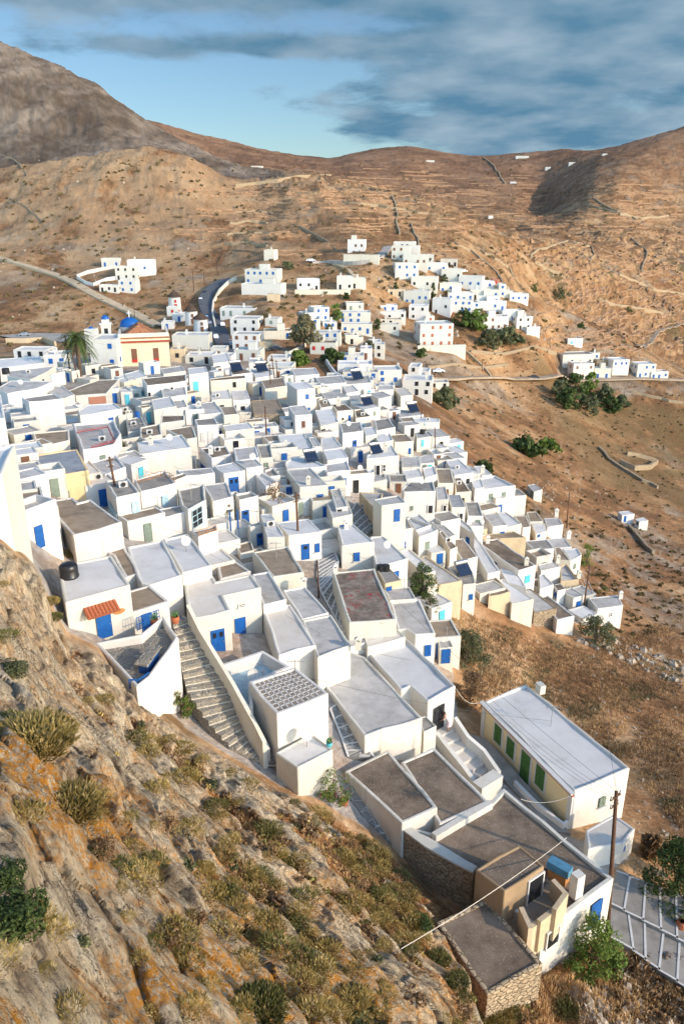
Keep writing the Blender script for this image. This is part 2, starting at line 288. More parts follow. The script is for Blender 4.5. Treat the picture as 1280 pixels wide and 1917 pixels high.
def make_ground():
    nr, nc = TX.shape
    me = bpy.data.meshes.new("ground")
    co = np.stack([TX, TY, TZ], -1).reshape(-1, 3)
    idx = np.arange(nr*nc).reshape(nr, nc)
    q = np.stack([idx[:-1, :-1], idx[:-1, 1:], idx[1:, 1:], idx[1:, :-1]], -1).reshape(-1, 4)
    # the slope goes on behind and beneath the viewer: strips from the first row back and down
    back = []
    k = 6; X0, Z0 = TX[0], TZ[0]
    for i in range(1, k+1):
        f = i/k; back.append(np.stack([X0*(1+30*f), np.full(nc, 0.9-60*f), Z0-2.5-30*f*f-25*f], -1))
    base = nr*nc; bi = np.arange(k*nc).reshape(k, nc)+base; top = np.vstack([idx[:1], bi])
    q2 = np.stack([top[1:, :-1], top[1:, 1:], top[:-1, 1:], top[:-1, :-1]], -1).reshape(-1, 4)
    allco = np.vstack([co]+back); allq = np.vstack([q, q2])
    me.vertices.add(len(allco)); me.vertices.foreach_set('co', allco.astype(np.float32).reshape(-1))
    me.loops.add(len(allq)*4); me.loops.foreach_set('vertex_index', allq.astype(np.int32).reshape(-1))
    me.polygons.add(len(allq)); me.polygons.foreach_set('loop_start', np.arange(0, len(allq)*4, 4, dtype=np.int32))
    me.polygons.foreach_set('use_smooth', np.ones(len(allq), dtype=bool)); me.update(calc_edges=True)
    n = len(allco)
    a = me.attributes.new('crag', 'FLOAT', 'POINT'); v = np.ones(n, dtype=np.float32); v[:nr*nc] = tcrag.reshape(-1); a.data.foreach_set('value', v)
    a = me.attributes.new('earth', 'FLOAT', 'POINT'); v = np.ones(n, dtype=np.float32); v[:nr*nc] = tearth.reshape(-1); a.data.foreach_set('value', v)
    a = me.attributes.new('slab', 'FLOAT_VECTOR', 'POINT'); v = np.ones((n, 3), dtype=np.float32); v[:nr*nc] = tslab.reshape(-1, 3); a.data.foreach_set('vector', v.reshape(-1))
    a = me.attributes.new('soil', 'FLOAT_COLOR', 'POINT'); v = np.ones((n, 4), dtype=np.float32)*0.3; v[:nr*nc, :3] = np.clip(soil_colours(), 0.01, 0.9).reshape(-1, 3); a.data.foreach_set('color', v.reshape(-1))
    ob = bpy.data.objects.new("ground", me); C.objects.link(ob); ob['kind'] = 'structure'
    # a lighter copy of the surface for looking up heights
    rr = np.unique(np.r_[np.arange(0, nr, 2), nr-1]); cc = np.unique(np.r_[np.arange(0, nc, 3), nc-1])
    sub = idx[np.ix_(rr, cc)]; s2 = np.arange(sub.size).reshape(sub.shape)
    qs = np.stack([s2[:-1, :-1], s2[:-1, 1:], s2[1:, 1:], s2[1:, :-1]], -1).reshape(-1, 4)
    return ob, co[sub.reshape(-1)].tolist(), qs.tolist(), tearth[np.ix_(rr, cc)].reshape(-1)
ground, gco, gq, gearth = make_ground()
bvh = BVHTree.FromPolygons(gco, gq)
def gz(x, y):
    h = bvh.ray_cast(Vector((x, y, 900)), Vector((0, 0, -1)))
    return h[0].z if h[0] else 0.0
def hit(px, py):
    d = pray(px, py).normalized(); h = bvh.ray_cast(Vector((0, 0, CZ)) + d*1.0, d)
    return h[0].copy() if h[0] else at_y(px, py, 1500)
def earth_at(px, py):
    d = pray(px, py).normalized(); h = bvh.ray_cast(Vector((0, 0, CZ)) + d*1.0, d)
    return gearth[gq[h[2]][0]] if h[0] else 0.0
# ---------------------------------------------------------------- materials
class NG:
    def __init__(s, name):
        s.m = bpy.data.materials.new(name); s.m.use_nodes = True; s.nt = s.m.node_tree; s.N = s.nt.nodes; s.Lk = s.nt.links
        s.b = s.N['Principled BSDF']; s.b.inputs['Roughness'].default_value = 0.9; s.b.inputs['Specular IOR Level'].default_value = 0.2
        s.geo = s.N.new('ShaderNodeNewGeometry'); s.pos = s.geo.outputs['Position']
        s.sp = s.N.new('ShaderNodeSeparateXYZ'); s.Lk.new(s.pos, s.sp.inputs[0])
    def put(s, sock, v):
        if hasattr(v, 'is_output') or isinstance(v, bpy.types.NodeSocket): s.Lk.new(v, sock)
        else: sock.default_value = v
    def ma(s, op, a, b=0.0, c=None, clamp=False):
        n = s.N.new('ShaderNodeMath'); n.operation = op; n.use_clamp = clamp
        s.put(n.inputs[0], a); s.put(n.inputs[1], b)
        if c is not None: s.put(n.inputs[2], c)
        return n.outputs[0]
    def mapv(s, scale=(1, 1, 1), rot=(0, 0, 0), vec=None):
        n = s.N.new('ShaderNodeMapping'); n.inputs['Scale'].default_value = scale; n.inputs['Rotation'].default_value = rot
        s.Lk.new(vec or s.pos, n.inputs[0]); return n.outputs[0]
    def noise(s, scale, detail=4, rough=0.5, vec=None, dist=0.0, col=False):
        n = s.N.new('ShaderNodeTexNoise'); n.inputs['Scale'].default_value = scale; n.inputs['Detail'].default_value = detail
        n.inputs['Roughness'].default_value = rough; n.inputs['Distortion'].default_value = dist; s.Lk.new(vec or s.pos, n.inputs['Vector'])
        return n.outputs[1] if col else n.outputs[0]
    def vor(s, scale, feature='F1', vec=None, out=0, rnd=1.0):
        n = s.N.new('ShaderNodeTexVoronoi'); n.feature = feature; n.inputs['Scale'].default_value = scale; n.inputs['Randomness'].default_value = rnd
        s.Lk.new(vec or s.pos, n.inputs['Vector']); return n.outputs[out]
    def rng(s, v, a, b, c=0.0, d=1.0, smooth=False):
        n = s.N.new('ShaderNodeMapRange'); s.put(n.inputs[0], v)
        if smooth: n.interpolation_type = 'SMOOTHSTEP'
        for i, x in enumerate((a, b, c, d)): s.put(n.inputs[i+1], x)
        return n.outputs[0]
    def mix(s, f, a, b, mode='MIX'):
        n = s.N.new('ShaderNodeMix'); n.data_type = 'RGBA'; n.blend_type = mode; s.put(n.inputs[0], f)
        for i, v in ((6, a), (7, b)): s.put(n.inputs[i], v if not isinstance(v, tuple) else (v+(1,))[:4])
        return n.outputs[2]
    def ramp(s, f, stops):
        n = s.N.new('ShaderNodeValToRGB'); s.Lk.new(f, n.inputs[0]); e = n.color_ramp.elements
        while len(e) < len(stops): e.new(0.5)
        for i, (p, c) in enumerate(stops): e[i].position = p; e[i].color = (c+(1,))[:4]
        return n.outputs[0]
    def attr(s, name):
        n = s.N.new('ShaderNodeAttribute'); n.attribute_name = name; return n.outputs['Fac']
    def rand(s):
        return s.N.new('ShaderNodeObjectInfo').outputs['Random']
    def bump(s, h, dist=0.05, strength=1.0):
        n = s.N.new('ShaderNodeBump'); n.inputs['Distance'].default_value = dist; n.inputs['Strength'].default_value = strength
        s.put(n.inputs['Height'], h); s.Lk.new(n.outputs[0], s.b.inputs['Normal'])
    def col(s, v): s.put(s.b.inputs['Base Color'], v if not isinstance(v, tuple) else (v+(1,))[:4])
    def rough(s, v): s.put(s.b.inputs['Roughness'], v)

def ground_mat():
    g = NG('hillside_soil_and_rock')
    X, Y, Z = g.sp.outputs[0], g.sp.outputs[1], g.sp.outputs[2]
    crag = g.attr('crag')
    at = g.N.new('ShaderNodeAttribute'); at.attribute_name = 'soil'
    n_s = g.noise(1.6, 5, 0.68)
    soil = g.mix(g.rng(n_s, 0.36, 0.66, 0.5, 0.0), at.outputs['Color'], (0.15, 0.085, 0.038))
    soil = g.mix(g.rng(n_s, 0.56, 0.70, 0.0, 0.35), soil, (0.66, 0.50, 0.32))
    # the crag: pale limestone, orange lichen, rust soil in the hollows, dry turf
    sa = g.N.new('ShaderNodeAttribute'); sa.attribute_name = 'slab'; sv = sa.outputs['Vector']
    stv = g.mapv((0.45, 1.3, 1.1), vec=sv)
    rk = g.noise(1.7, 12, 0.76, vec=stv); rk2 = g.noise(10.0, 7, 0.76)
    rock = g.ramp(rk, [(0.34, (0.15, 0.11, 0.075)), (0.42, (0.46, 0.36, 0.24)), (0.49, (0.66, 0.525, 0.35)), (0.60, (0.81, 0.69, 0.50))])
    rock = g.mix(g.rng(rk2, 0.36, 0.48, 0.85, 0.0), rock, (0.13, 0.105, 0.08))
    cv = g.N.new('ShaderNodeVectorMath'); cv.operation = 'ADD'; g.Lk.new(stv, cv.inputs[0])
    cn = g.N.new('ShaderNodeVectorMath'); cn.operation = 'SCALE'; g.Lk.new(g.noise(1.6, 5, 0.7, col=True), cn.inputs[0]); cn.inputs['Scale'].default_value = 0.9; g.Lk.new(cn.outputs[0], cv.inputs[1])
    e1 = g.vor(1.5, 'DISTANCE_TO_EDGE', vec=cv.outputs[0]); e2 = g.vor(5.0, 'DISTANCE_TO_EDGE', vec=cv.outputs[0])
    crk = g.ma('MAXIMUM', g.rng(e1, 0.0, 0.045, 1, 0), g.rng(e2, 0.0, 0.05, 0.7, 0))
    crk = g.ma('MULTIPLY', crk, g.rng(g.noise(0.9, 4, 0.6), 0.42, 0.56))
    rock = g.mix(g.ma('MULTIPLY', crk, 0.8), rock, (0.07, 0.05, 0.035))
    li = g.ma('MULTIPLY', g.rng(g.noise(0.30, 5, 0.66), 0.46, 0.55), g.rng(g.noise(7.5, 7, 0.76), 0.46, 0.52))
    rock = g.mix(g.ma('MULTIPLY', li, g.rng(Y, 30, 12, 0.3, 0.95)), rock, (0.68, 0.29, 0.03))
    earth = g.ramp(g.noise(4.5, 8, 0.75), [(0.34, (0.15, 0.062, 0.024)), (0.46, (0.38, 0.165, 0.058)), (0.56, (0.56, 0.305, 0.125)), (0.68, (0.70, 0.50, 0.29))])
    em = g.attr('earth')
    em = g.rng(g.ma('ADD', em, g.ma('MULTIPLY', g.ma('SUBTRACT', g.noise(1.8, 6, 0.7), 0.5), 1.6)), 0.30, 0.52)
    cragc = g.mix(em, rock, earth)
    g.col(g.mix(crag, soil, cragc))
    hb = g.ma('SUBTRACT', g.ma('ADD', g.ma('MULTIPLY', rk, 0.6), g.ma('MULTIPLY', rk2, 0.22)), g.ma('MULTIPLY', crk, 0.15))
    hs = g.ma('MULTIPLY', n_s, g.rng(Y, 60, 500, 0.35, 2.2))
    hh = g.N.new('ShaderNodeMix'); g.put(hh.inputs[0], crag); g.put(hh.inputs[2], hs); g.put(hh.inputs[3], hb)
    g.bump(hh.outputs[0], 0.7, 0.9)
    return g.m
ground.data.materials.append(ground_mat())
M = {}
def plaster(name, base, stain, amt=0.35, dirt=0.5, rough=0.9, vary=0.06):
    g = NG(name)
    n = g.noise(0.55, 6, 0.62); n2 = g.noise(4.0, 5, 0.65)
    strk = g.noise(1.0, 6, 0.6, vec=g.mapv((2.2, 2.2, 0.22)))
    c = g.mix(g.rng(n, 0.45, 0.75, 0.0, amt), base, stain)
    c = g.mix(g.rng(strk, 0.56, 0.74, 0.0, dirt), c, stain)
    c = g.mix(g.rng(n2, 0.3, 0.5, 0.22, 0.0), c, stain)
    v = g.rng(g.rand(), 0, 1, 1-vary*1.6, 1+vary*0.2)
    cm = g.N.new('ShaderNodeCombineXYZ'); g.Lk.new(v, cm.inputs[0]); g.Lk.new(v, cm.inputs[1]); g.Lk.new(g.ma('POWER', v, 1.6), cm.inputs[2])
    c = g.mix(1.0, c, cm.outputs[0], 'MULTIPLY')
    g.col(c); g.rough(rough); g.bump(g.ma('ADD', n2, g.ma('MULTIPLY', n, 1.2)), 0.05, 0.55); return g.m
def roofm(name, stops, scale=1.1, spots=None, sp=0.0, bump=0.3):
    g = NG(name)
    n = g.noise(scale, 8, 0.66); n2 = g.noise(scale*0.28, 4, 0.55, dist=0.6)
    f = g.ma('ADD', g.ma('MULTIPLY', n, 0.6), g.ma('MULTIPLY', n2, 0.4))
    c = g.ramp(f, stops)
    if spots:
        s = g.noise(14.0, 3, 0.6); c = g.mix(g.rng(s, 0.60, 0.68, 0.0, sp), c, spots)
        s2 = g.vor(3.5); c = g.mix(g.rng(s2, 0.05, 0.12, sp, 0.0), c, spots)
    v = g.rng(g.rand(), 0, 1, 0.88, 1.06)
    cm = g.N.new('ShaderNodeCombineXYZ'); [g.Lk.new(v, cm.inputs[i]) for i in range(3)]
    g.col(g.mix(1.0, c, cm.outputs[0], 'MULTIPLY')); g.bump(n, 0.04, bump); return g.m
def plain(name, c, rough=0.6, spec=0.3, metal=0.0, nz=0.12, sc=3.0):
    g = NG(name); n = g.noise(sc, 5, 0.6)
    g.col(g.mix(g.rng(n, 0.35, 0.7, 0.0, 1.0), c, tuple(x*(1-nz*2.2) for x in c))); g.rough(rough)
    g.b.inputs['Specular IOR Level'].default_value = spec; g.b.inputs['Metallic'].default_value = metal; return g.m
WH = (0.66, 0.635, 0.585)
M['W'] = plaster('white_plaster', WH, (0.50, 0.43, 0.34), 0.26, 0.34, vary=0.09)
M['C'] = plaster('cream_plaster', (0.74, 0.67, 0.55), (0.50, 0.41, 0.29), 0.4, 0.4)
M['T'] = plaster('tan_plaster', (0.58, 0.46, 0.31), (0.36, 0.27, 0.17), 0.6, 0.6)
M['Y'] = plaster('pale_yellow_plaster', (0.76, 0.56, 0.31), (0.55, 0.38, 0.20), 0.3, 0.3)
M['O'] = plaster('ochre_plaster', (0.84, 0.68, 0.40), (0.70, 0.53, 0.29), 0.25, 0.2)
M['B'] = plaster('cement_block', (0.36, 0.25, 0.15), (0.22, 0.15, 0.09), 0.7, 0.5)
M['G'] = plaster('weathered_whitewash', (0.68, 0.64, 0.57), (0.34, 0.29, 0.22), 0.5, 0.75)
M['R'] = plaster('red_brick', (0.42, 0.19, 0.12), (0.30, 0.13, 0.08), 0.6, 0.4)
def stone_mat(name, a, b, mortar, scale=3.2):
    g = NG(name); vec = g.mapv((1, 1, 1.7)); wv = g.mix(0.12, vec, g.noise(1.5, 3, 0.5, col=True))
    e = g.vor(scale, 'DISTANCE_TO_EDGE', vec=wv); cc = g.vor(scale, 'F1', vec=wv, out=1)
    sepc = g.N.new('ShaderNodeSeparateXYZ'); g.Lk.new(cc, sepc.inputs[0])
    c = g.mix(sepc.outputs[0], a, b); c = g.mix(g.rng(g.noise(6, 5, 0.65), 0.35, 0.65, 0.35, 0.0), c, tuple(x*0.4 for x in a))
    g.col(g.mix(g.rng(e, 0.02, 0.07, 1, 0), c, mortar)); g.bump(g.rng(e, 0.0, 0.10), 0.08, 0.9); return g.m
M['S'] = stone_mat('rubble_stone', (0.52, 0.41, 0.27), (0.36, 0.27, 0.17), (0.20, 0.15, 0.095))
M['paving'] = stone_mat('slate_paving', (0.34, 0.30, 0.235), (0.20, 0.20, 0.185), (0.48, 0.44, 0.37), 2.4)
M['greypave'] = stone_mat('grey_paving', (0.30, 0.28, 0.25), (0.22, 0.215, 0.20), (0.50, 0.48, 0.44), 1.7)
M['r_w'] = roofm('whitewashed_roof', [(0.34, (0.50, 0.48, 0.45)), (0.45, (0.62, 0.595, 0.555)), (0.58, (0.68, 0.66, 0.625))], 0.7, (0.40, 0.36, 0.31), 0.18)
M['r_l'] = roofm('pale_concrete_roof', [(0.34, (0.30, 0.275, 0.24)), (0.46, (0.43, 0.40, 0.36)), (0.60, (0.54, 0.51, 0.465))], 1.0, (0.30, 0.27, 0.23), 0.35)
M['r_g'] = roofm('grey_concrete_roof', [(0.34, (0.19, 0.17, 0.14)), (0.47, (0.29, 0.262, 0.222)), (0.62, (0.38, 0.35, 0.305))], 1.2, (0.18, 0.16, 0.13), 0.4)
M['r_s'] = roofm('slate_blue_roof', [(0.32, (0.20, 0.215, 0.23)), (0.5, (0.30, 0.315, 0.33)), (0.66, (0.38, 0.38, 0.37))], 1.2)
M['r_b'] = roofm('earth_brown_roof', [(0.32, (0.17, 0.125, 0.085)), (0.48, (0.28, 0.215, 0.15)), (0.66, (0.38, 0.30, 0.215))], 1.2, (0.5, 0.44, 0.36), 0.35)
M['r_d'] = roofm('dark_gravel_roof', [(0.34, (0.105, 0.078, 0.055)), (0.48, (0.18, 0.135, 0.095)), (0.64, (0.28, 0.215, 0.155))], 0.9, (0.55, 0.51, 0.45), 0.6, 0.8)
M['r_c'] = roofm('cream_roof', [(0.32, (0.52, 0.45, 0.37)), (0.48, (0.62, 0.56, 0.48)), (0.66, (0.70, 0.65, 0.58))], 0.8, (0.40, 0.33, 0.25), 0.2)
def red_roof():
    g = NG('red_blotched_roof'); n = g.noise(1.0, 7, 0.65)
    c = g.ramp(n, [(0.35, (0.13, 0.10, 0.075)), (0.5, (0.22, 0.175, 0.135)), (0.66, (0.34, 0.28, 0.22))])
    c = g.mix(g.ma('MULTIPLY', g.rng(g.noise(2.2, 6, 0.7), 0.52, 0.60), g.rng(g.noise(0.4, 2), 0.42, 0.55)), c, (0.33, 0.06, 0.06))
    g.col(c); g.bump(n, 0.05, 0.7); return g.m
M['r_r'] = red_roof()
M['blue'] = plain('cobalt_blue_paint', (0.010, 0.105, 0.36), 0.45, 0.4, nz=0.12)
M['navy'] = plain('dark_blue_paint', (0.012, 0.07, 0.24), 0.45, 0.4)
M['fadedblue'] = plain('faded_blue_tank', (0.10, 0.27, 0.40), 0.5)
M['cyan'] = plain('turquoise_paint', (0.10, 0.48, 0.56), 0.5)
M['pale'] = plain('pale_blue_paint', (0.40, 0.56, 0.62), 0.5)
M['green'] = plain('green_shutter_paint', (0.085, 0.19, 0.05), 0.5, nz=0.15)
M['greygreen'] = plain('grey_green_paint', (0.20, 0.25, 0.20), 0.5)
M['brown'] = plain('brown_shutter_wood', (0.19, 0.085, 0.045), 0.6)
M['orange'] = plain('red_brown_shutter', (0.42, 0.12, 0.06), 0.6)
M['red'] = plain('red_door_paint', (0.52, 0.035, 0.025), 0.5)
M['lgrey'] = plain('light_grey_shutter', (0.60, 0.59, 0.55), 0.6)
M['dark'] = plain('dark_glass', (0.022, 0.024, 0.028), 0.15, 0.6)
M['white'] = plain('white_paint', WH, 0.6, nz=0.05)
M['terracotta'] = plain('terracotta', (0.42, 0.13, 0.06), 0.8, nz=0.15, sc=8)
M['black'] = plain('black_plastic', (0.018, 0.018, 0.02), 0.35, 0.5)
M['steel'] = plain('galvanised_steel', (0.45, 0.46, 0.47), 0.35, 0.5, 0.7)
M['polewood'] = plain('tarred_pole_wood', (0.13, 0.065, 0.035), 0.8, nz=0.25, sc=6)
M['cable'] = plain('grey_cable', (0.10, 0.10, 0.10), 0.6)
M['palecable'] = plain('pale_cable', (0.55, 0.50, 0.42), 0.7)
M['rail'] = plain('orange_wood_rail', (0.46, 0.21, 0.075), 0.6)
M['redrail'] = plain('dark_red_rail', (0.36, 0.05, 0.035), 0.55)
M['rust'] = plain('rusty_sheet', (0.36, 0.15, 0.08), 0.8, nz=0.3, sc=2)
M['slab'] = plain('worn_stone_slab', (0.44, 0.36, 0.27), 0.9, nz=0.2)
M['tread'] = M['paving']
M['cone'] = plain('thatched_cone_roof', (0.10, 0.065, 0.045), 0.95, nz=0.3, sc=1.5)
M['tile'] = plain('clay_roof_tiles', (0.40, 0.17, 0.085), 0.85, nz=0.25, sc=2)
M['solar'] = plain('solar_glass', (0.015, 0.025, 0.05), 0.08, 0.8)
M['asphalt'] = plain('asphalt', (0.12, 0.125, 0.135), 0.9, nz=0.15, sc=0.6)
M['dirt'] = plain('pale_dirt_track', (0.52, 0.41, 0.27), 0.95, nz=0.15, sc=0.3)
M['gravel'] = plain('parking_gravel', (0.42, 0.38, 0.33), 0.95, nz=0.15, sc=0.3)
M['carwhite'] = plain('white_car_paint', (0.75, 0.76, 0.77), 0.25, 0.5, nz=0.02)
M['carsilver'] = plain('silver_car_paint', (0.42, 0.44, 0.46), 0.25, 0.6, 0.4, 0.02)
M['cardark'] = plain('dark_car_paint', (0.04, 0.05, 0.07), 0.2, 0.6, 0.2, 0.02)
M['tyre'] = plain('tyre_rubber', (0.02, 0.02, 0.02), 0.8)
M['trunk'] = plain('tree_bark', (0.16, 0.11, 0.07), 0.9, nz=0.3, sc=6)
M['r_R'] = M['rust']; M['rooftile'] = plain('brown_grey_roof_tiles', (0.36, 0.30, 0.235), 0.8, nz=0.2, sc=2)
DOORC = {'b': 'blue', 'B': 'blue', 'k': 'dark', 'g': 'greygreen', 'G': 'green', 'c': 'cyan', 'p': 'pale', 'P': 'pale', 'n': 'brown', 'l': 'lgrey', 'r': 'red', 'o': 'orange', 'R': 'R'}
COLN = {'b': 'blue', 'k': 'dark', 'g': 'grey green', 'G': 'green', 'c': 'pale blue', 'n': 'brown', 'r': 'red', 'o': 'reddish'}
# ---------------------------------------------------------------- mesh helpers
class MB:
    def __init__(s): s.v = []; s.f = []
    def add(s, vs, fs): n = len(s.v); s.v += [tuple(p) for p in vs]; s.f += [tuple(i+n for i in f) for f in fs]; return s
    def prism(s, poly, z0, z1, top=True, bot=False):
        n = len(poly); vs = [(p[0], p[1], z0) for p in poly]+[(p[0], p[1], z1) for p in poly]
        fs = [(i, (i+1) % n, n+(i+1) % n, n+i) for i in range(n)]
        if top: fs.append(tuple(range(n, 2*n)))
        if bot: fs.append(tuple(reversed(range(n))))
        return s.add(vs, fs)
    def box(s, c, d, ax=None, ay=None, az=None):        # centre, full sizes, axes
        ax = Vector(ax or (1, 0, 0)); ay = Vector(ay or (0, 1, 0)); az = Vector(az or (0, 0, 1)); c = Vector(c)
        vs = [c + ax*(i*d[0]/2) + ay*(j*d[1]/2) + az*(k*d[2]/2) for k in (-1, 1) for j in (-1, 1) for i in (-1, 1)]
        return s.add(vs, [(0, 2, 3, 1), (4, 5, 7, 6), (0, 1, 5, 4), (2, 6, 7, 3), (0, 4, 6, 2), (1, 3, 7, 5)])
    def tube(s, pts, r, n=6, cap=True):
        pts = [Vector(p) for p in pts]; rs = r if isinstance(r, (list, tuple)) else [r]*len(pts); b = len(s.v); vs = []
        for i, p in enumerate(pts):
            t = (pts[min(i+1, len(pts)-1)]-pts[max(i-1, 0)]).normalized()
            a = t.orthogonal().normalized() if abs(t.z) > 0.9 or True else 0; a = Vector((0, 0, 1)).cross(t) if abs(t.z) < 0.9 else Vector((1, 0, 0)).cross(t)
            a.normalize(); c = t.cross(a)
            for k in range(n): th = 2*math.pi*k/n; vs.append(p + (a*math.cos(th)+c*math.sin(th))*rs[i])
        fs = [(i*n+k, i*n+(k+1) % n, (i+1)*n+(k+1) % n, (i+1)*n+k) for i in range(len(pts)-1) for k in range(n)]
        if cap: fs += [tuple(reversed(range(n))), tuple(range((len(pts)-1)*n, len(pts)*n))]
        return s.add(vs, fs)
    def lathe(s, c, prof, n=20, a0=0, cap=False):
        vs = []; c = Vector(c)
        for (r, z) in prof:
            for k in range(n): th = a0+2*math.pi*k/n; vs.append((c.x+r*math.cos(th), c.y+r*math.sin(th), c.z+z))
        fs = [(i*n+k, i*n+(k+1) % n, (i+1)*n+(k+1) % n, (i+1)*n+k) for i in range(len(prof)-1) for k in range(n)]
        if cap: fs += [tuple(range((len(prof)-1)*n, len(prof)*n))]
        return s.add(vs, fs)
def link(o, parent=None):
    C.objects.link(o)
    if parent is not None: o.parent = parent
    return o
def obj(name, mb, mat, parent=None, smooth=False):
    me = bpy.data.meshes.new(name); me.from_pydata(mb.v, [], mb.f)
    if parent is not None:
        L0 = parent_world(parent); me.vertices.foreach_set('co', (np.array(mb.v)-np.array(L0)).reshape(-1))
    me.materials.append(M[mat] if isinstance(mat, str) else mat)
    if smooth: me.polygons.foreach_set('use_smooth', [True]*len(me.polygons))
    me.update(); return link(bpy.data.objects.new(name, me), parent)
def parent_world(p):
    v = Vector((0, 0, 0))
    while p is not None: v += p.location; p = p.parent
    return v
def tag(o, label, cat, group=None):
    o['label'] = label; o['category'] = cat
    if group: o['group'] = group
    return o
def thing(name, label, cat, loc, group=None):
    o = bpy.data.objects.new(name, None); o.empty_display_size = 0.3; o.location = loc; C.objects.link(o)
    return tag(o, label, cat, group)
def stuff(o, label=None, cat=None):
    o['kind'] = 'stuff'
    if label: tag(o, label, cat)
    return o
def copy_tree(o, parent=None):
    c = o.copy(); link(c, parent)
    for ch in o.children: copy_tree(ch, c)
    return c
def inset(poly, d):
    n = len(poly); out = []
    for i in range(n):
        p0, p1, p2 = [Vector(poly[(i+k) % n][:2]) for k in (-1, 0, 1)]
        e1 = (p1-p0).normalized(); e2 = (p2-p1).normalized()
        n1 = Vector((-e1.y, e1.x)); n2 = Vector((-e2.y, e2.x)); b = n1+n2
        k = d/max(0.35, (1+n1.dot(n2))); out.append((p1.x+b.x*k, p1.y+b.y*k))
    return out
def ccw(poly):
    a = sum(poly[i][0]*poly[(i+1) % len(poly)][1]-poly[(i+1) % len(poly)][0]*poly[i][1] for i in range(len(poly)))
    return poly if a > 0 else list(reversed(poly))
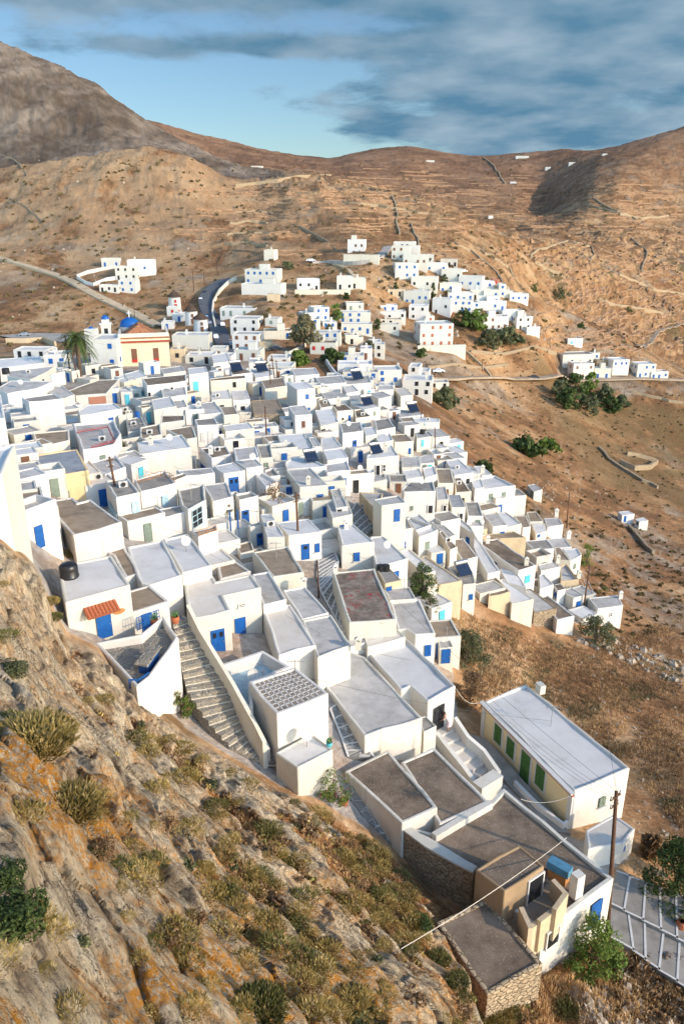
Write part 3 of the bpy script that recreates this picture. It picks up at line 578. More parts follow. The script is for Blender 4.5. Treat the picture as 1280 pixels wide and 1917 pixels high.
# ---------------------------------------------------------------- the houses, front to back
# name|roof outline in photo px|height: p = px of visible wall, m = metres|wall roof parapet|openings type+colour x0,y0,x1,y1|chimneys|label
HOUSES = """
stone_house|816,1726 910,1681 1016,1804 912,1861|z34.9|S d .10|||rubble stone house with dark gravel roof, nearest the crag at the bottom
block_hut|889,1626 972,1579 1019,1620 944,1670|z33.2/35.6|B d .12|nk 987,1642,1011,1684||brown cement block room with dark doorway and gravel roof standing on the long dark roof
long_dark_house|756,1546 812,1558 915,1503 942,1476 1148,1643 1015,1748 945,1692 889,1627|p86|W d .22|db 1104,1690,1121,1730;nk 1022,1740,1041,1768||long house with wide dark gravel roof and white end wall beside the tall pole
gravel_roof_house|645,1442 727,1402 819,1511 752,1540|z34.3|G d .10|||dark gravel roof house with tan end wall, left of the joined pair above the alley
gravel_roof_house|750,1425 812,1399 915,1500 822,1543|z34.8|G d .10|||dark brown gravel roof house, right of the joined pair, beside the whitewashed ramp
long_white_house|573,1241 650,1217 682,1228 791,1344 682,1378|z33.0|G w .12|||long weathered white house with wide pale roof right of the grid roof house
corner_house|682,1213 759,1192 853,1284 801,1312 768,1284 750,1291|p48|W w .22|dk 810,1322,829,1364||white house with bluish white roof and dark blue screen door where a person stands
annex|779,1342 797,1339 817,1359 793,1370|m2.2|W g .12|||small white annex with grey roof below the blue screen door
grid_roof_house|466,1277 552,1249 615,1296 518,1337|m4.6|W t .10|||tall white cube house with grey tiles framed by a white painted grid on its roof
annex|515,1408 583,1372 624,1403 557,1438|m2.6|W w .10|||low white annex with plain white roof in front of the grid roof house
courtyard|408,1246 492,1218 543,1249 512,1262 470,1277 474,1322 462,1326|m2.5|W q 1.0|||sunken white walled courtyard with blue grey tiles left of the grid roof house
blue_door_house|344,1087 399,1078 405,1088 470,1074 489,1100 419,1116 432,1142 353,1159|p68|W c .10|db 395,1178,421,1221;db 440,1156,460,1199;wk 446,1130,459,1136||cream white L shaped house with two blue doors beside the long paved stair
round_corner_house|238,1024 306,1010 341,1076 283,1093 264,1090 256,1078|p50|W w .12|||white house with a rounded corner and broad white roof right of the tank house
joined_house|305,1010 351,999 397,1057 341,1072|m3.0|W w .12|||white house with bluish white roof, joined to the right of the rounded corner house
tank_house|108,1058 209,1039 244,1093 122,1128|z22.9|W w .12|db 181,1141,209,1194||white cube house, blue door under red tiled canopy, at the foot of the crag
lichen_roof_house|622,1071 701,1063 742,1159 653,1166|m2.8|W r .12||628,1074|white house with rough brown roof blotched red and crossed by two white seams
brown_roof_house|472,1033 539,1022 569,1072 511,1080|m2.8|W b .10|||white house with bare brown roof left of the stepped lane
patched_roof_house|470,1074 504,1069 537,1123 492,1134|m2.7|W l .12|||narrow white house with patchy grey roof behind the cream roof with a terrace
low_roof_house|492,1142 543,1129 592,1207 521,1226|p28|W c .12|||low house with long cream roof above the sunken courtyard
patched_roof_house|528,1104 571,1097 616,1147 564,1159|m2.6|W l .12||569,1100|white house with stained pale roof and dovecote chimney left of the stepped lane
flat_house|564,1160 620,1149 657,1208 594,1232|m2.9|W w .14||670,1214|white house with smooth pale roof and tall chimney behind the long white house
small_roof_house|717,1101 766,1097 779,1121 729,1125|m2.7|W l .12|||small white house with pale roof, above right of the red blotched roof
side_house|729,1127 785,1121 815,1185 777,1189 760,1178 744,1178|m2.9|W l .12|wb 794,1207,806,1227||white house with pale roof and blue shutter beside the leafy slope
hut|817,1185 836,1184 849,1211 822,1213|p30|W l .12|db 826,1215,842,1241||small white hut with a single blue door at the edge of the grassy slope
low_roof_house|680,1189 744,1177 759,1192 687,1211|m1.9|W c .10|||low cream roof tucked behind the bluish roof with the screen door
window_house|631,987 661,980 701,1014 639,1021|p44|W w .12|wb 662,1034,673,1050|648,990|white cube house with a single blue window in the middle of the village
wide_roof_house|692,1005 717,1002 764,1046 727,1056 702,1058|m2.8|W w .12|||white house with plain white roof right of the house with a single blue window
narrow_house|745,1031 766,1026 815,1068 794,1076|m2.8|C w .14|||narrow house with long white roof behind the round green tree
grey_roof_house|786,1041 797,1039 865,1086 819,1095|m2.9|T l .16|||long house with grey white roof and tan walls right of the round green tree
upper_terrace_house|698,934 746,926 760,940 714,946|m6.0|W l .14|db 737,953,748,976||two storey white house with a pale blue double door opening on its roof terrace
terrace|712,974 762,968 773,989 732,995|m3.0|W c .22|db 749,1014,759,1027||white lower terrace with cream floor in front of the pale blue double door
stair_house|761,966 785,962 820,992 784,1005|m3.0|W w .14|||white house with bluish roof right of the cream terrace with the pale blue doors
blue_door_hut|789,1019 814,1016 834,1031 807,1036|p24|W w .06|db 817,1036,828,1055||small white hut with barred blue door among grey roofs right of centre
gable_house|751,916 765,901 810,901 815,919 756,921|m4.4|W g .12|nk 801,946,809,960;wg 768,947,773,955||tall white house with grey sloping sided roof behind the two storey terrace house
stone_side_house|672,921 716,922 714,940 701,952|m3.0|T l .14|||house with bare patched stone side wall by the curving lane
brown_roof_house|814,877 844,877 851,904 819,905|m3.4|C b .08|||cream house with square brown roof, left of two behind the grey gable
brown_roof_house|849,894 861,893 882,920 852,922|m3.0|C d .10|||cream house with long dark brown roof, right of two behind the grey gable
pale_roof_house|815,911 834,911 839,935 817,935|m3.2|W l .10|nk 829,946,834,956||small white house with pale roof right of the grey gable house
slate_roof_house|837,925 861,925 871,949 845,950|m3.2|W s .10|nk 859,961,865,972||white house with blue grey roof by the dark pole right of centre
grey_roof_house|869,939 895,939 904,966 875,966|m3.4|W g .10|wg 890,973,898,983||white house with weathered grey roof and small green window, right of the blue grey roof
grey_roof_house|800,962 840,955 862,970 825,977|m3.2|W g .14|||white house with grey roof and low parapet above the small hut with barred blue door
strip_roof_house|806,978 822,973 853,1001 838,1006|m2.6|G l .10|||narrow pale roof sloping away behind the small hut with barred blue door
brown_roof_house|820,995 828,993 856,1024 842,1030|m2.9|C b .10|||narrow house with brown roof right of the narrow pale roof
brown_roof_house|841,1010 867,1007 894,1042 865,1049|m2.9|W b .08|||white house with rusty brown roof above the solar panel terrace
solar_terrace_house|836,1060 853,1054 884,1068 890,1092 866,1095|m3.2|W g .10|wb 877,1112,884,1122||white house with railed grey terrace carrying a solar water heater
dark_roof_house|893,1014 930,1008 1003,1058 970,1069|p33|W d .12|wc 981,1077,991,1090;nk 925,1051,931,1060|912,1017;984,1058|long white house with dark roof, pale blue window and two box chimneys
two_storey_house|981,1012 1022,1009 1037,1026 998,1029|p28|W g .10|dg 998,1036,1007,1055;wg 1018,1035,1026,1045||two storey white house with dark roof and green shutters right of the long dark roof
terrace|1006,1057 1034,1050 1049,1060 1012,1068|m2.9|W c .14||1043,1053|white house with small cream roof terrace below the green shuttered house
sunken_roof_house|1047,1058 1060,1055 1083,1085 1049,1088|m2.7|T l .30||1082,1082|tan house with sunken pale roof framed by a broad white parapet
brown_roof_house|1037,1024 1047,1023 1068,1050 1040,1047|m2.7|C b .08|||house with triangular brown roof behind the sunken pale roof
edge_house|1052,1027 1080,1026 1088,1039 1068,1049|m3.0|W w .12|||white house with plain white roof at the village edge by the green bush
parapet_house|899,922 968,914 985,927 909,934|p26|W g .14|nG 953,939,959,949;dG 911,940,919,958||white house with grey roof, bright green window and green door
roof_yard_house|875,898 926,890 965,909 896,916|m3.6|W w .30||902,886|big white house with walled white roof yard behind the green window house
pale_roof_house|904,962 926,960 950,983 922,986|m2.7|W l .08|||small white house with pale roof below the green door
pale_roof_house|927,958 947,958 976,980 950,986|m2.7|W w .14|||white house with white roof below the bright green window
brown_roof_house|962,965 984,965 993,985 978,988|m2.5|C b .08|||tiny house with ochre brown roof right below the bright green window
brown_roof_house|985,958 1003,957 1016,975 991,977|m2.8|W b .12|||white house with light brown roof and white parapet near the right village edge
chimney_house|1017,970 1044,968 1054,982 1024,987|m2.8|W l .10||1040,967|white house with pale roof and white chimney at the right edge of the village
ribbed_roof_house|994,980 1019,980 1023,994 1003,1000|m2.6|C w .04|wb 1005,1000,1010,1005||small house with ribbed white sheet roof and small blue window
tan_house|890,983 909,981 912,989 892,992|p16|T g .08|wg 901,997,905,1001||small tan walled house with grey roof and tiny green window
flat_house|1022,1008 1057,1006 1070,1024 1037,1026|m2.5|W l .10||1063,1008|low white house with pale roof beside the chimney near the right edge
strip_roof_house|867,991 880,988 936,1068 912,1074|m2.5|W w .12|||long narrow white terrace left of the long dark roof with box chimneys
dark_roof_house|909,1076 922,1074 955,1108 914,1118|p28|T d .08|||tan walled house with dark roof standing above the dry grass slope
pale_roof_house|926,1086 942,1084 999,1121 957,1131|p32|W w .10|||white house with long pale blue roof standing above the dry grass slope
stone_wall_house|978,1104 992,1101 1042,1139 999,1147|p22|S w .10|||low house with pale roof and tan stone end wall above the dry grass slope
dark_roof_house|1011,1117 1024,1114 1075,1153 1042,1161|p18|W d .10|||narrow white house with dark roof, lowest one on the right above the grass slope
end_house|1100,1119 1155,1114 1166,1132 1118,1140|p36|W l .08|wk 1141,1147,1144,1153|1160,1120|white house with one tiny window, last house at the village's right end
door_annex|1036,1094 1048,1091 1058,1102 1043,1106|p22|W d .10|db 1036,1106,1042,1119||small white annex with dark roof and blue door left of the vine pergola
roof_house|1008,1076 1017,1074 1036,1094 1010,1102|m2.5|W w .14|||small white house with bluish roof right of the pale blue window
ruin_hut|986,908 1001,906 1015,916 999,921|p18|G l .08|dg 993,918,997,930||small crumbling white hut at the right edge of the village by the rubble
field_hut|1156,958 1175,956 1187,962 1164,965|p16|W w .06|db 1167,966,1171,977||lone white field hut with blue door far out on the dry right slope
field_shed|1188,972 1204,968 1213,974 1196,977|p11|W w .05|nk 1191,975,1194,983||low white shed right of the lone field hut
tan_house|52,854 145,840 166,881 59,897|p44|Y s .08|wg 117,919,131,932||pale yellow house with large blue grey roof below the left edge houses
brown_roof_house|82,939 137,930 147,941 170,935 229,977 138,1003|p30|G b .10|||house with big brown roof crossed by a pale hose, left of the leaning pole
low_brown_roof|176,1022 226,1006 262,1072 235,1080 212,1040|m1.4|G b .10|||low brown roof littered with stones between the tank house and the rounded corner house
stone_block|62,937 79,934 92,949 70,952|m2.2|S d .06|||tiny stone store with dark roof beside the cliff, upper one
stone_block|72,955 95,950 106,957 80,967|m3.0|S b .04|||tiny stone store with brown roof beside the cliff, lower one
rusty_shed|169,889 192,885 205,900 172,906|p27|W R .05|||narrow white shed with a rusty sheet roof left of the leaning pole
dish_roof_house|197,900 239,892 262,921 217,931|m3.6|W g .14|wp 206,951,220,967;wp 271,932,286,954||white house with littered grey roof and satellite dish right of the leaning pole
rail_terrace_house|263,921 251,898 310,880 330,904|m3.6|W g .16|wp 303,927,315,947||white house with slate terrace edged by an orange painted rail
grey_green_roof_house|275,957 345,944 354,957 278,976|p34|W g .10|||white house with grey green roof and small pale windows below the orange rail
french_window_house|331,915 382,905 386,935 352,955 340,946|p60|W g .20|wP 359,951,378,985;wP 393,1017,407,1037||white house with tall pale blue glazed door and brown wooden railings
lower_terrace|358,993 405,982 408,992 371,1005|m2.6|W g .16|||small white terrace with slate floor below the tall pale blue glazed door
cliff_house|-70,838 29,832 5,889 -70,902|z13.4|W w .25|||tall white house with bluish roof cut by the left edge of the picture
cliff_house|-60,742 2,738 10,783 -60,790|m4.5|W w .12|||white house at the left edge of the picture above the tall cut one
block_house|41,745 102,736 119,746 54,752|p52|W g .12|wk 45,757,48,768||tall blank white block house near the left edge with grey roof
walled_roof|61,810 130,804 131,824 71,836|p14|C b .14|||low cream walled yard with brown floor below the tall blank block
white_house|70,727 117,722 140,738 119,746 102,736|p26|W w .10|||white house with curved pale roof behind the tall blank block
white_house|-10,728 20,712 100,713 70,727 14,736|m3.4|W w .12|||white house with wide pale roof at left above the tall blank block
white_house|16,694 105,684 88,696 57,711 14,704|m3.3|W l .12|||white house with stained pale roof and black water drum near the left edge
white_house|-20,673 75,667 84,679 -10,690|m3.2|W w .12|||long low white house at the left edge below the car park wall
brick_panel_house|125,732 150,722 184,711 224,709 200,736 142,740|p26|W b .12|wR 171,742,204,757||white house with brown roof and a red brick panel in its wall
lower_roof|145,768 163,757 214,754 229,765 150,778|m3.6|W w .14|||white house with low bluish roof in front of the red brick panel
red_rail_house|136,792 214,786 227,812 215,832 155,842|m3.8|W l .35|||white house with sunken grey roof yard edged in dark red
roof_terrace_house|236,785 265,779 278,802 240,808|p30|W g .14|db 247,824,257,850|241,783|white house with railed roof terrace and blue barrel beside the pink bougainvillea
big_white_house|256,827 341,813 358,837 261,851|p44|W w .10||283,832|large blank white house with plain white roof left of centre
white_house|163,866 217,852 236,874 197,888|m3.2|W w .14|||white house with pale roof just above the top of the leaning pole
white_house|266,708 349,700 349,713 275,722|p40|W d .10|wk 277,735,281,745||wide blank white house with dark sunken roof below the yellow church
low_house|282,748 319,741 331,760 288,767|m3.0|W w .10|||low white annex with curved roof in front of the dark sunken roof
cyan_balcony_house|351,689 385,686 390,697 354,701|p46|W w .08|dc 362,714,372,740||white house with a turquoise door and balcony below the church
cream_house|392,709 440,703 459,702 460,708 394,713|p28|C d .10|wk 436,715,442,725||long cream house with dark roof and one brown window below the road
blue_shutter_house|429,687 450,686 473,697 434,702|p30|W d .08|wb 462,715,468,726||white house with dark grey roof and one blue shutter by the poles
white_house|395,732 429,729 434,746 396,749|m3.2|W c .10|||white house with cream roof, left one of the pair below the long cream house
white_house|432,731 462,730 468,747 436,750|p26|W c .08|db 440,760,449,777;wg 456,759,462,770||white house with cream roof, blue door and grey window, right one of the pair
dark_roof_house|411,761 440,760 447,775 419,777|m2.7|C b .08|||small cream house with brown roof left of the blue door
white_house|357,756 402,751 419,772 372,776|p18|W w .12||373,768|white house with pale roof, chimney and round fan box
shutter_house|364,785 401,781 409,794 369,797|p37|W g .10|wl 376,810,384,825;dl 389,807,400,834||white house with closed grey shutters left of centre
dark_roof_house|311,804 360,796 369,819 350,822|m3.0|W b .10|||white house with brown roof behind the large blank white house
sunken_dark_house|302,777 346,776 346,786 300,792|m3.0|W d .14|||white house with dark sunken roof left of the fan box house
white_house|414,796 465,789 476,801 422,807|p30|W w .12|||white house with bluish white roof beside the stony ruin
white_house|436,839 479,834 486,857 441,862|m3.0|W w .10|||white house with pale roof below the stony ruin
chimney_house|374,839 424,835 433,849 396,857|p34|W d .10|db 376,870,385,890|395,850|white house with dark roof, chimney and dark blue door in the left of the village
blue_gate_house|400,872 437,865 459,881 419,887|p40|W w .08|dB 429,893,447,926||white house with a big bright blue double door above the vine pergola
white_house|439,862 477,857 493,871 461,877|m3.2|W l .10|||white house with grey white roof behind the big bright blue door
small_terrace|479,832 507,831 511,855 487,857|p14|W g .20|wg 494,866,502,874||small white roof yard with low walls left of the lane down from the ruin
small_terrace|495,879 512,874 525,889 497,893|p12|W g .30|||tiny white walled roof yard at the corner of the lane
stony_ruin|470,750 520,746 534,775 475,776|p14|S b .10|dg 522,789,532,805||half ruined stone house with three brown roof slabs and a green door
tall_house|537,717 570,714 590,726 556,730|p42|W w .08|wb 572,738,578,747;wb 576,763,580,768||tall white house with two small blue windows right of the stony ruin
balcony_house|540,760 570,758 584,775 552,778|p38|W l .08|wn 565,788,571,800||white house with brown window and white balustrade below the tall white house
white_house|519,814 570,810 585,839 531,845|p24|W w .10||534,841|white house with broad pale blue roof along the lane in the centre
roof_yard_house|533,865 546,855 583,850 590,861 612,872 537,879|p14|W w .22|||white house with walled white roof yard below the broad pale blue roof
blue_door_house|535,879 581,875 614,907 561,912|p45|W l .08|dB 593,925,605,957;wn 539,899,543,912|577,907|white house with cream grey roof and tall blue door beside the thorny tree
white_house|577,819 590,817 601,835 585,837|m3.0|W w .08|||small white house with pale roof right of the broad pale blue roof
white_house|589,768 622,764 634,790 600,798|p20|W w .08|wk 598,804,605,813||white house with white roof and barred window right of the balcony
white_house|600,735 624,730 654,742 609,748|p19|W l .10||604,735|white house with stained grey roof in the upper middle of the village
brown_parapet_house|620,757 646,756 661,767 631,770|p27|C d .10|db 652,777,656,789;wk 640,782,643,786|633,760|cream house with dark roof, thin blue door and chimney pot
balustrade_house|662,767 677,765 695,779 666,783|p24|C d .18|||cream house with dark terrace and pillared balustrade
dark_balcony_house|634,792 675,789 680,806 641,811|p46|W g .08|dB 660,824,667,845;dB 653,854,662,871||tall white house with dark grey roof and blue balcony door
white_house|600,820 625,816 641,837 600,842|m3.0|W w .08|||white house with plain white roof left of the blue balcony door
white_house|657,756 682,750 712,761 682,767|p18|W w .08|wg 699,770,703,778||wide white house with white roof behind the pillared balustrade
black_door_house|686,852 719,837 732,832 747,853 686,858|p38|W w .12|nk 703,871,710,890;wk 716,870,721,882|721,845|white house with two black openings above the curving lane
brown_roof_house|727,814 760,812 774,826 738,828|p24|C b .08|db 764,839,769,850||cream house with brown roof and narrow blue door right of the blue balcony
white_house|740,767 775,767 793,776 750,781|p20|W l .10|||long white house with grey white roof at the right shoulder of the village
low_white_house|757,786 790,780 823,784 822,790 768,792|m2.8|W w .12|wp 794,789,797,796||low white house in front of the long grey white one at the right shoulder
white_house|776,810 802,807 811,816 780,821|m3.2|W l .12|wc 788,823,793,836||small white house with black tank and pale blue door on the right
white_house|751,855 784,854 787,874 752,875|p12|W l .06|||white house with plain grey white roof, left of the rounded front
round_front_house|785,855 797,850 809,852 813,866 787,868|p22|W l .06|wg 791,870,798,882;dc 801,870,808,888||white house with rounded top edge and pale green window
white_house|817,849 852,845 872,857 826,861|m2.6|W l .10|||white house with pale grey roof near the right village edge, upper one
white_house|826,835 852,834 875,846 850,850|m2.6|W w .08|||white house with white roof near the right village edge, behind the pale grey one
white_house|832,822 855,820 868,826 841,831|p18|W w .08|wc 856,832,861,840||white house with pale blue window at the upper right edge of the village
white_house|797,802 822,802 842,816 808,820|m2.6|W l .08|||low white house with long grey roof on the upper right edge of the village
white_house|834,862 858,858 885,884 850,890|m2.8|W w .10|||white house with bluish white roof right of the rounded front
white_house|860,867 880,872 899,885 870,889|p12|W w .08|||white house with plain roof near the bush at the right edge
white_house|885,872 902,872 921,888 901,891|m2.6|W w .08|||white house with bright white roof, last one beside the bush at the right edge
cream_block_house|737,727 757,725 773,739 750,742|p26|C c .06|||blank cream block at the top right edge of the village
round_roof_house|707,722 735,721 737,729 709,730|m3.0|W l .06|||white house with round ended pale roof left of the blank cream block
white_house|687,735 715,732 733,741 708,747|p20|W l .10|||white house with grey white roof left below the blank cream block
white_house|650,740 682,737 692,748 657,751|m2.8|W w .10|||white house with pale roof in the upper middle of the village
white_house|700,786 726,782 740,800 704,806|m3.0|W g .12|||white house with cluttered grey roof behind the brown roof and narrow blue door
white_house|655,890 700,876 700,884 660,893|p22|W w .14|wb 670,903,678,913||white house with blue shuttered window in the middle of the village
white_house|600,870 650,862 656,880 612,884|m3.0|W l .12|wb 636,895,648,908||white house with blue window and dish above the curving lane
white_house|617,916 636,914 651,948 628,950|m3.0|W l .08|nk 628,953,637,972||small white house with grey roof beside the curving lane
white_house|715,878 745,872 750,898 722,898|m1.4|W c .14|||low curved white terrace wall at the bend of the lane
white_house|463,868 489,882 520,900 498,912|m2.6|W w .30|||white walled yard with pale blue seat above the thorny tree
white_house|380,907 424,902 437,930 398,938|m3.0|W l .10|||white house with grey white roof left below the big blue door
blue_gate_house|440,925 470,920 484,928 448,935|m3.0|W g .20|dB 453,955,466,979||white house with dark blue glazed door behind the vine pergola
blue_table_terrace|463,983 486,976 493,981 468,986|p34|W g .30|dB 482,998,493,1020||white terrace with a round blue table top above a blue door
wide_white_house|486,962 508,960 533,1004 500,1006|m3.0|W w .08|||white house with broad white roof left of the wooden pole
twin_blue_house|515,978 577,970 602,994 540,1003|p45|W w .08|dB 564,1018,579,1047;wB 589,1017,598,1033;wb 525,1011,534,1023||white house with blue double door and blue shutter beside the wooden pole
yellow_house|905,1312 984,1279 1179,1438 1075,1482|z36.3|W w .18|wg 1120,1492,1131,1508||long ochre house with white roof, green shutters and red cornice on the right
patio_terrace|176,1201 262,1188 306,1150 334,1192 283,1266 256,1288 226,1254|z25.3|W P .55|||stone paved terrace with a slate table in front of the red tiled canopy
white_house|300,897 345,884 352,889 312,905|m3.0|W b .14|||white house with brown roof just left below the large blank white house
white_house|330,880 395,874 402,884 345,892|m3.2|W w .10|||white house with pale roof between the big blue door and the large blank wall
white_house|150,866 168,862 190,884 166,888|m2.8|C w .10|||small cream house between the pale yellow house and the leaning pole
white_house|214,764 240,759 250,772 222,780|m3.2|W b .10|||white house with brown floor and clay pots below the dark sunken roof
white_house|262,800 300,792 304,812 262,822|m3.0|W b .16|||white house with brown roof behind the large blank white house's left end
white_house|300,752 345,748 352,762 304,768|m2.8|W l .10|||white house with grey roof left of the round fan box
white_house|300,716 345,712 350,738 305,746|m3.4|W w .12|||white house with pale roof right of the dark sunken roof below the church
white_house|395,664 425,660 432,676 400,680|m3.0|W w .10|||small white house with blue white roof right of the church
white_house|300,690 340,684 348,694 306,700|m3.2|W l .10|||white house with two fan boxes directly below the yellow church
white_house|232,700 262,692 276,704 240,712|m2.8|W w .12|||white domed outhouse roof directly below the church's left corner
white_house|470,690 500,686 512,702 478,708|m3.2|W w .12|||white house with black tank left of the three close poles
white_house|488,712 530,706 536,722 496,728|m3.2|W b .08|||white house with brown roof behind the three close poles
white_house|545,690 590,688 598,700 552,704|m2.8|W w .10|||white house with pale roof right of the three close poles
white_house|590,706 640,702 648,716 600,720|m2.8|W l .10|||long white house with pale roof above the tall blue windowed house
white_house|640,705 690,702 695,716 648,720|m3.0|W l .12|||white house with solar panels in the upper middle of the village
white_house|640,722 660,720 672,732 648,736|m3.0|W c .12|||cream roofed white house in the upper middle of the village
white_house|594,748 612,745 622,760 600,764|m2.8|W b .10|||small white house with brown roof right of the tall blue windowed house
white_house|678,800 700,798 706,812 684,816|m3.0|W w .10|||white house with bright roof right of the blue balcony door
white_house|700,812 728,808 736,824 708,830|m3.0|W w .14|||white house with domed bright roof behind the two black openings
white_house|604,842 640,838 652,856 612,862|m3.0|W w .10|||white house with white roof left below the blue balcony door
white_house|790,876 812,872 818,888 795,894|m2.8|W w .12|||white house with white roof behind the square brown roof
white_house|752,880 785,876 792,892 758,898|m2.8|W w .10|||white house with white roof behind the grey gable house
white_house|880,898 900,896 905,912 888,916|m2.8|W w .10|||small white house left of the walled white roof yard
white_house|868,950 896,968 905,985 880,985|m2.6|W l .10|||white terrace with washing below the weathered grey roof
white_house|858,968 880,985 888,1000 862,985|m2.8|W w .12|||white lane side house below the blue grey roof
white_house|905,1000 960,994 985,1006 935,1008|m2.6|T b .10|||tan house with brown roof behind the long dark roof with box chimneys
white_house|935,1064 968,1072 985,1100 948,1090|m2.4|W w .12|||white yard house in front of the long dark roof with box chimneys
white_house|700,1057 727,1060 752,1085 720,1092|m2.6|T g .12|wb 722,1098,732,1106||tan shed with roof tanks left of the round green tree
white_house|776,1048 796,1077 818,1094 800,1100|m2.4|G l .08|||weathered wall house beside the round green tree
white_house|440,1020 470,1012 476,1030 450,1036|m1.2|G b .10|||low broken yard left of the bare brown roof
white_house|400,1032 430,1040 470,1070 412,1084|m1.2|G b .10|||low brown roof with rubble left of the bare brown roof
white_house|610,940 650,935 660,962 622,970|m2.8|W l .10|||white house with grey roof and dark doorway at the bend of the lane
white_house|480,940 520,930 530,945 490,955|m1.6|W c .12|||low white yard wall under the thorny tree
yard_shelter|1096,1553 1148,1524 1188,1552 1166,1578 1100,1590|m1.7|W c .06|||low white shelter with flat cream roof below the long ochre house
"""
# far houses: x0 x1 top bottom of the front, depth in metres, turn in degrees, storeys, colour of shutters, walls, roof
FAR = """
411 480 577 593 8 -8 1 g W l
431 485 597 624 9 -6 2 k W l
435 487 626 656 7 -6 2 n W l
438 489 656 676 6 -6 1 n W w
494 547 620 636 7 5 1 b C b
485 508 640 656 4 0 0 k T b
496 521 597 612 6 -10 1 g W l
500 542 670 686 6 -5 1 n W w
496 548 685 704 6 -5 1 n W w
467 495 679 702 7 8 1 k W w
567 588 586 598 6 20 1 b W w
588 617 576 602 7 20 2 b W w
580 600 598 618 5 15 2 b W w
604 631 603 616 5 10 1 b W w
580 629 642 664 7 -5 1 r W d
586 637 623 645 7 -4 2 b W w
537 569 706 718 4 0 0 b W w
648 681 568 583 7 5 1 g C l
633 694 585 606 7 0 2 b W w
638 697 607 626 6 0 1 b W w
713 742 574 585 6 0 1 b W w
713 757 586 600 6 0 1 k W w
713 750 600 610 6 0 1 k C b
711 745 610 624 5 0 1 k W l
766 797 577 600 7 -10 2 k W w
784 848 607 650 10 8 3 o W w
797 812 594 606 5 8 1 o W w
780 873 647 660 1.2 8 0 k C c
634 682 666 682 6 0 1 b W w
631 698 682 702 6 0 1 b W w
674 697 653 674 6 0 1 n W w
687 712 640 655 6 -5 1 k W w
700 719 645 672 5 -5 2 k W w
641 709 697 712 5 0 1 b W l
611 633 705 716 5 0 0 k W l
702 752 693 718 7 5 2 b W w
729 752 691 706 5 5 1 b W w
763 784 687 712 7 -12 2 k W w
784 802 695 712 6 -12 1 b W w
752 808 712 742 8 -8 2 k W w
646 670 628 646 5 5 1 k C c
664 680 632 646 5 5 0 k C c
635 680 718 731 5 0 1 c W g
709 739 722 736 5 0 0 k W w
738 775 455 466 6 -8 1 k W w
734 765 465 488 7 -8 2 n W w
757 783 464 484 6 -8 1 n W w
756 797 481 503 7 -8 1 n W w
786 810 480 496 6 -5 1 k W w
798 834 496 513 6 -5 1 b W w
741 781 498 523 7 5 2 b W w
827 862 508 529 7 -8 1 k W w
825 854 488 500 5 -8 1 k G l
771 814 523 545 7 -12 1 k C w
757 800 549 571 7 -12 1 b W w
726 755 544 556 5 0 1 k T c
824 861 533 549 6 0 1 b W w
860 898 522 545 7 -18 1 b W w
893 922 529 542 6 -5 1 b W w
921 934 525 535 5 0 1 r R c
905 946 536 545 5 0 0 r T c
810 840 564 590 6 -18 1 k W w
835 882 566 586 6 0 2 b W w
840 884 551 566 6 0 1 b W w
882 931 545 558 6 0 1 b W w
893 933 556 569 6 0 1 b W w
893 944 567 583 5 0 1 b W w
884 898 570 588 5 0 2 b W w
933 945 536 557 6 0 2 b W w
945 958 547 560 5 0 0 b W w
954 987 553 567 6 10 1 b W w
905 949 597 619 7 8 2 n W c
940 978 585 602 6 8 1 b W w
966 994 597 619 6 12 2 k W w
985 1009 615 629 3 18 0 k W w
1060 1090 634 650 6 8 1 c W w
1049 1110 664 690 8 10 1 k W g
1069 1110 681 712 6 8 2 n W w
1110 1142 690 709 5 0 1 b W w
1098 1122 661 675 6 10 1 b W w
1115 1136 675 689 5 0 0 k S g
1143 1176 674 703 7 12 2 b W w
1189 1226 682 708 7 8 2 b W w
1216 1250 696 710 5 5 1 b W c
458 520 505 534 9 -10 2 b W w
451 528 532 553 8 -10 0 k W w
494 514 468 488 5 -15 0 k C c
556 599 523 545 6 5 1 k W w
630 661 518 543 6 0 2 k W w
657 685 521 541 6 0 1 k W w
551 657 543 552 1.5 0 0 k C c
650 683 449 472 6 -8 1 n W w
642 709 477 493 1.2 -15 0 k C c
500 523 552 565 4 0 0 k T c
191 225 484 500 5 5 1 b W w
217 258 499 525 6 0 2 k W w
223 256 525 549 6 -5 2 b W w
187 223 534 548 5 0 1 k W w
241 292 487 518 6 8 1 b W w
323 392 628 654 8 0 0 c W w
303 326 603 617 5 5 1 b W w
320 347 654 679 6 5 1 k T c
347 401 666 683 7 0 1 k W w
405 434 667 684 6 -5 0 k W w
313 333 575 592 4 0 1 r W w
323 347 587 603 5 0 1 b W w
27 90 655 672 6 0 1 k W w
86 130 664 690 6 10 1 b W w
172 223 636 690 9 0 2 b W w
450 470 704 722 5 0 1 b W w
560 600 727 742 6 0 0 k W w
655 700 712 728 5 0 1 b W w
395 425 652 672 5 0 1 n W w
802 840 716 730 5 0 1 k W l
798 812 301 304 8 0 0 k W w
966 988 293 297 10 0 0 k W w
1064 1080 304 307 5 0 0 k W w
1020 1030 313 318 8 0 0 k W w
955 965 341 344 8 0 0 k W w
470 492 311 315 10 0 0 k W w
1127 1136 288 291 8 0 0 k W w
914 922 405 410 6 0 0 k W w
"""
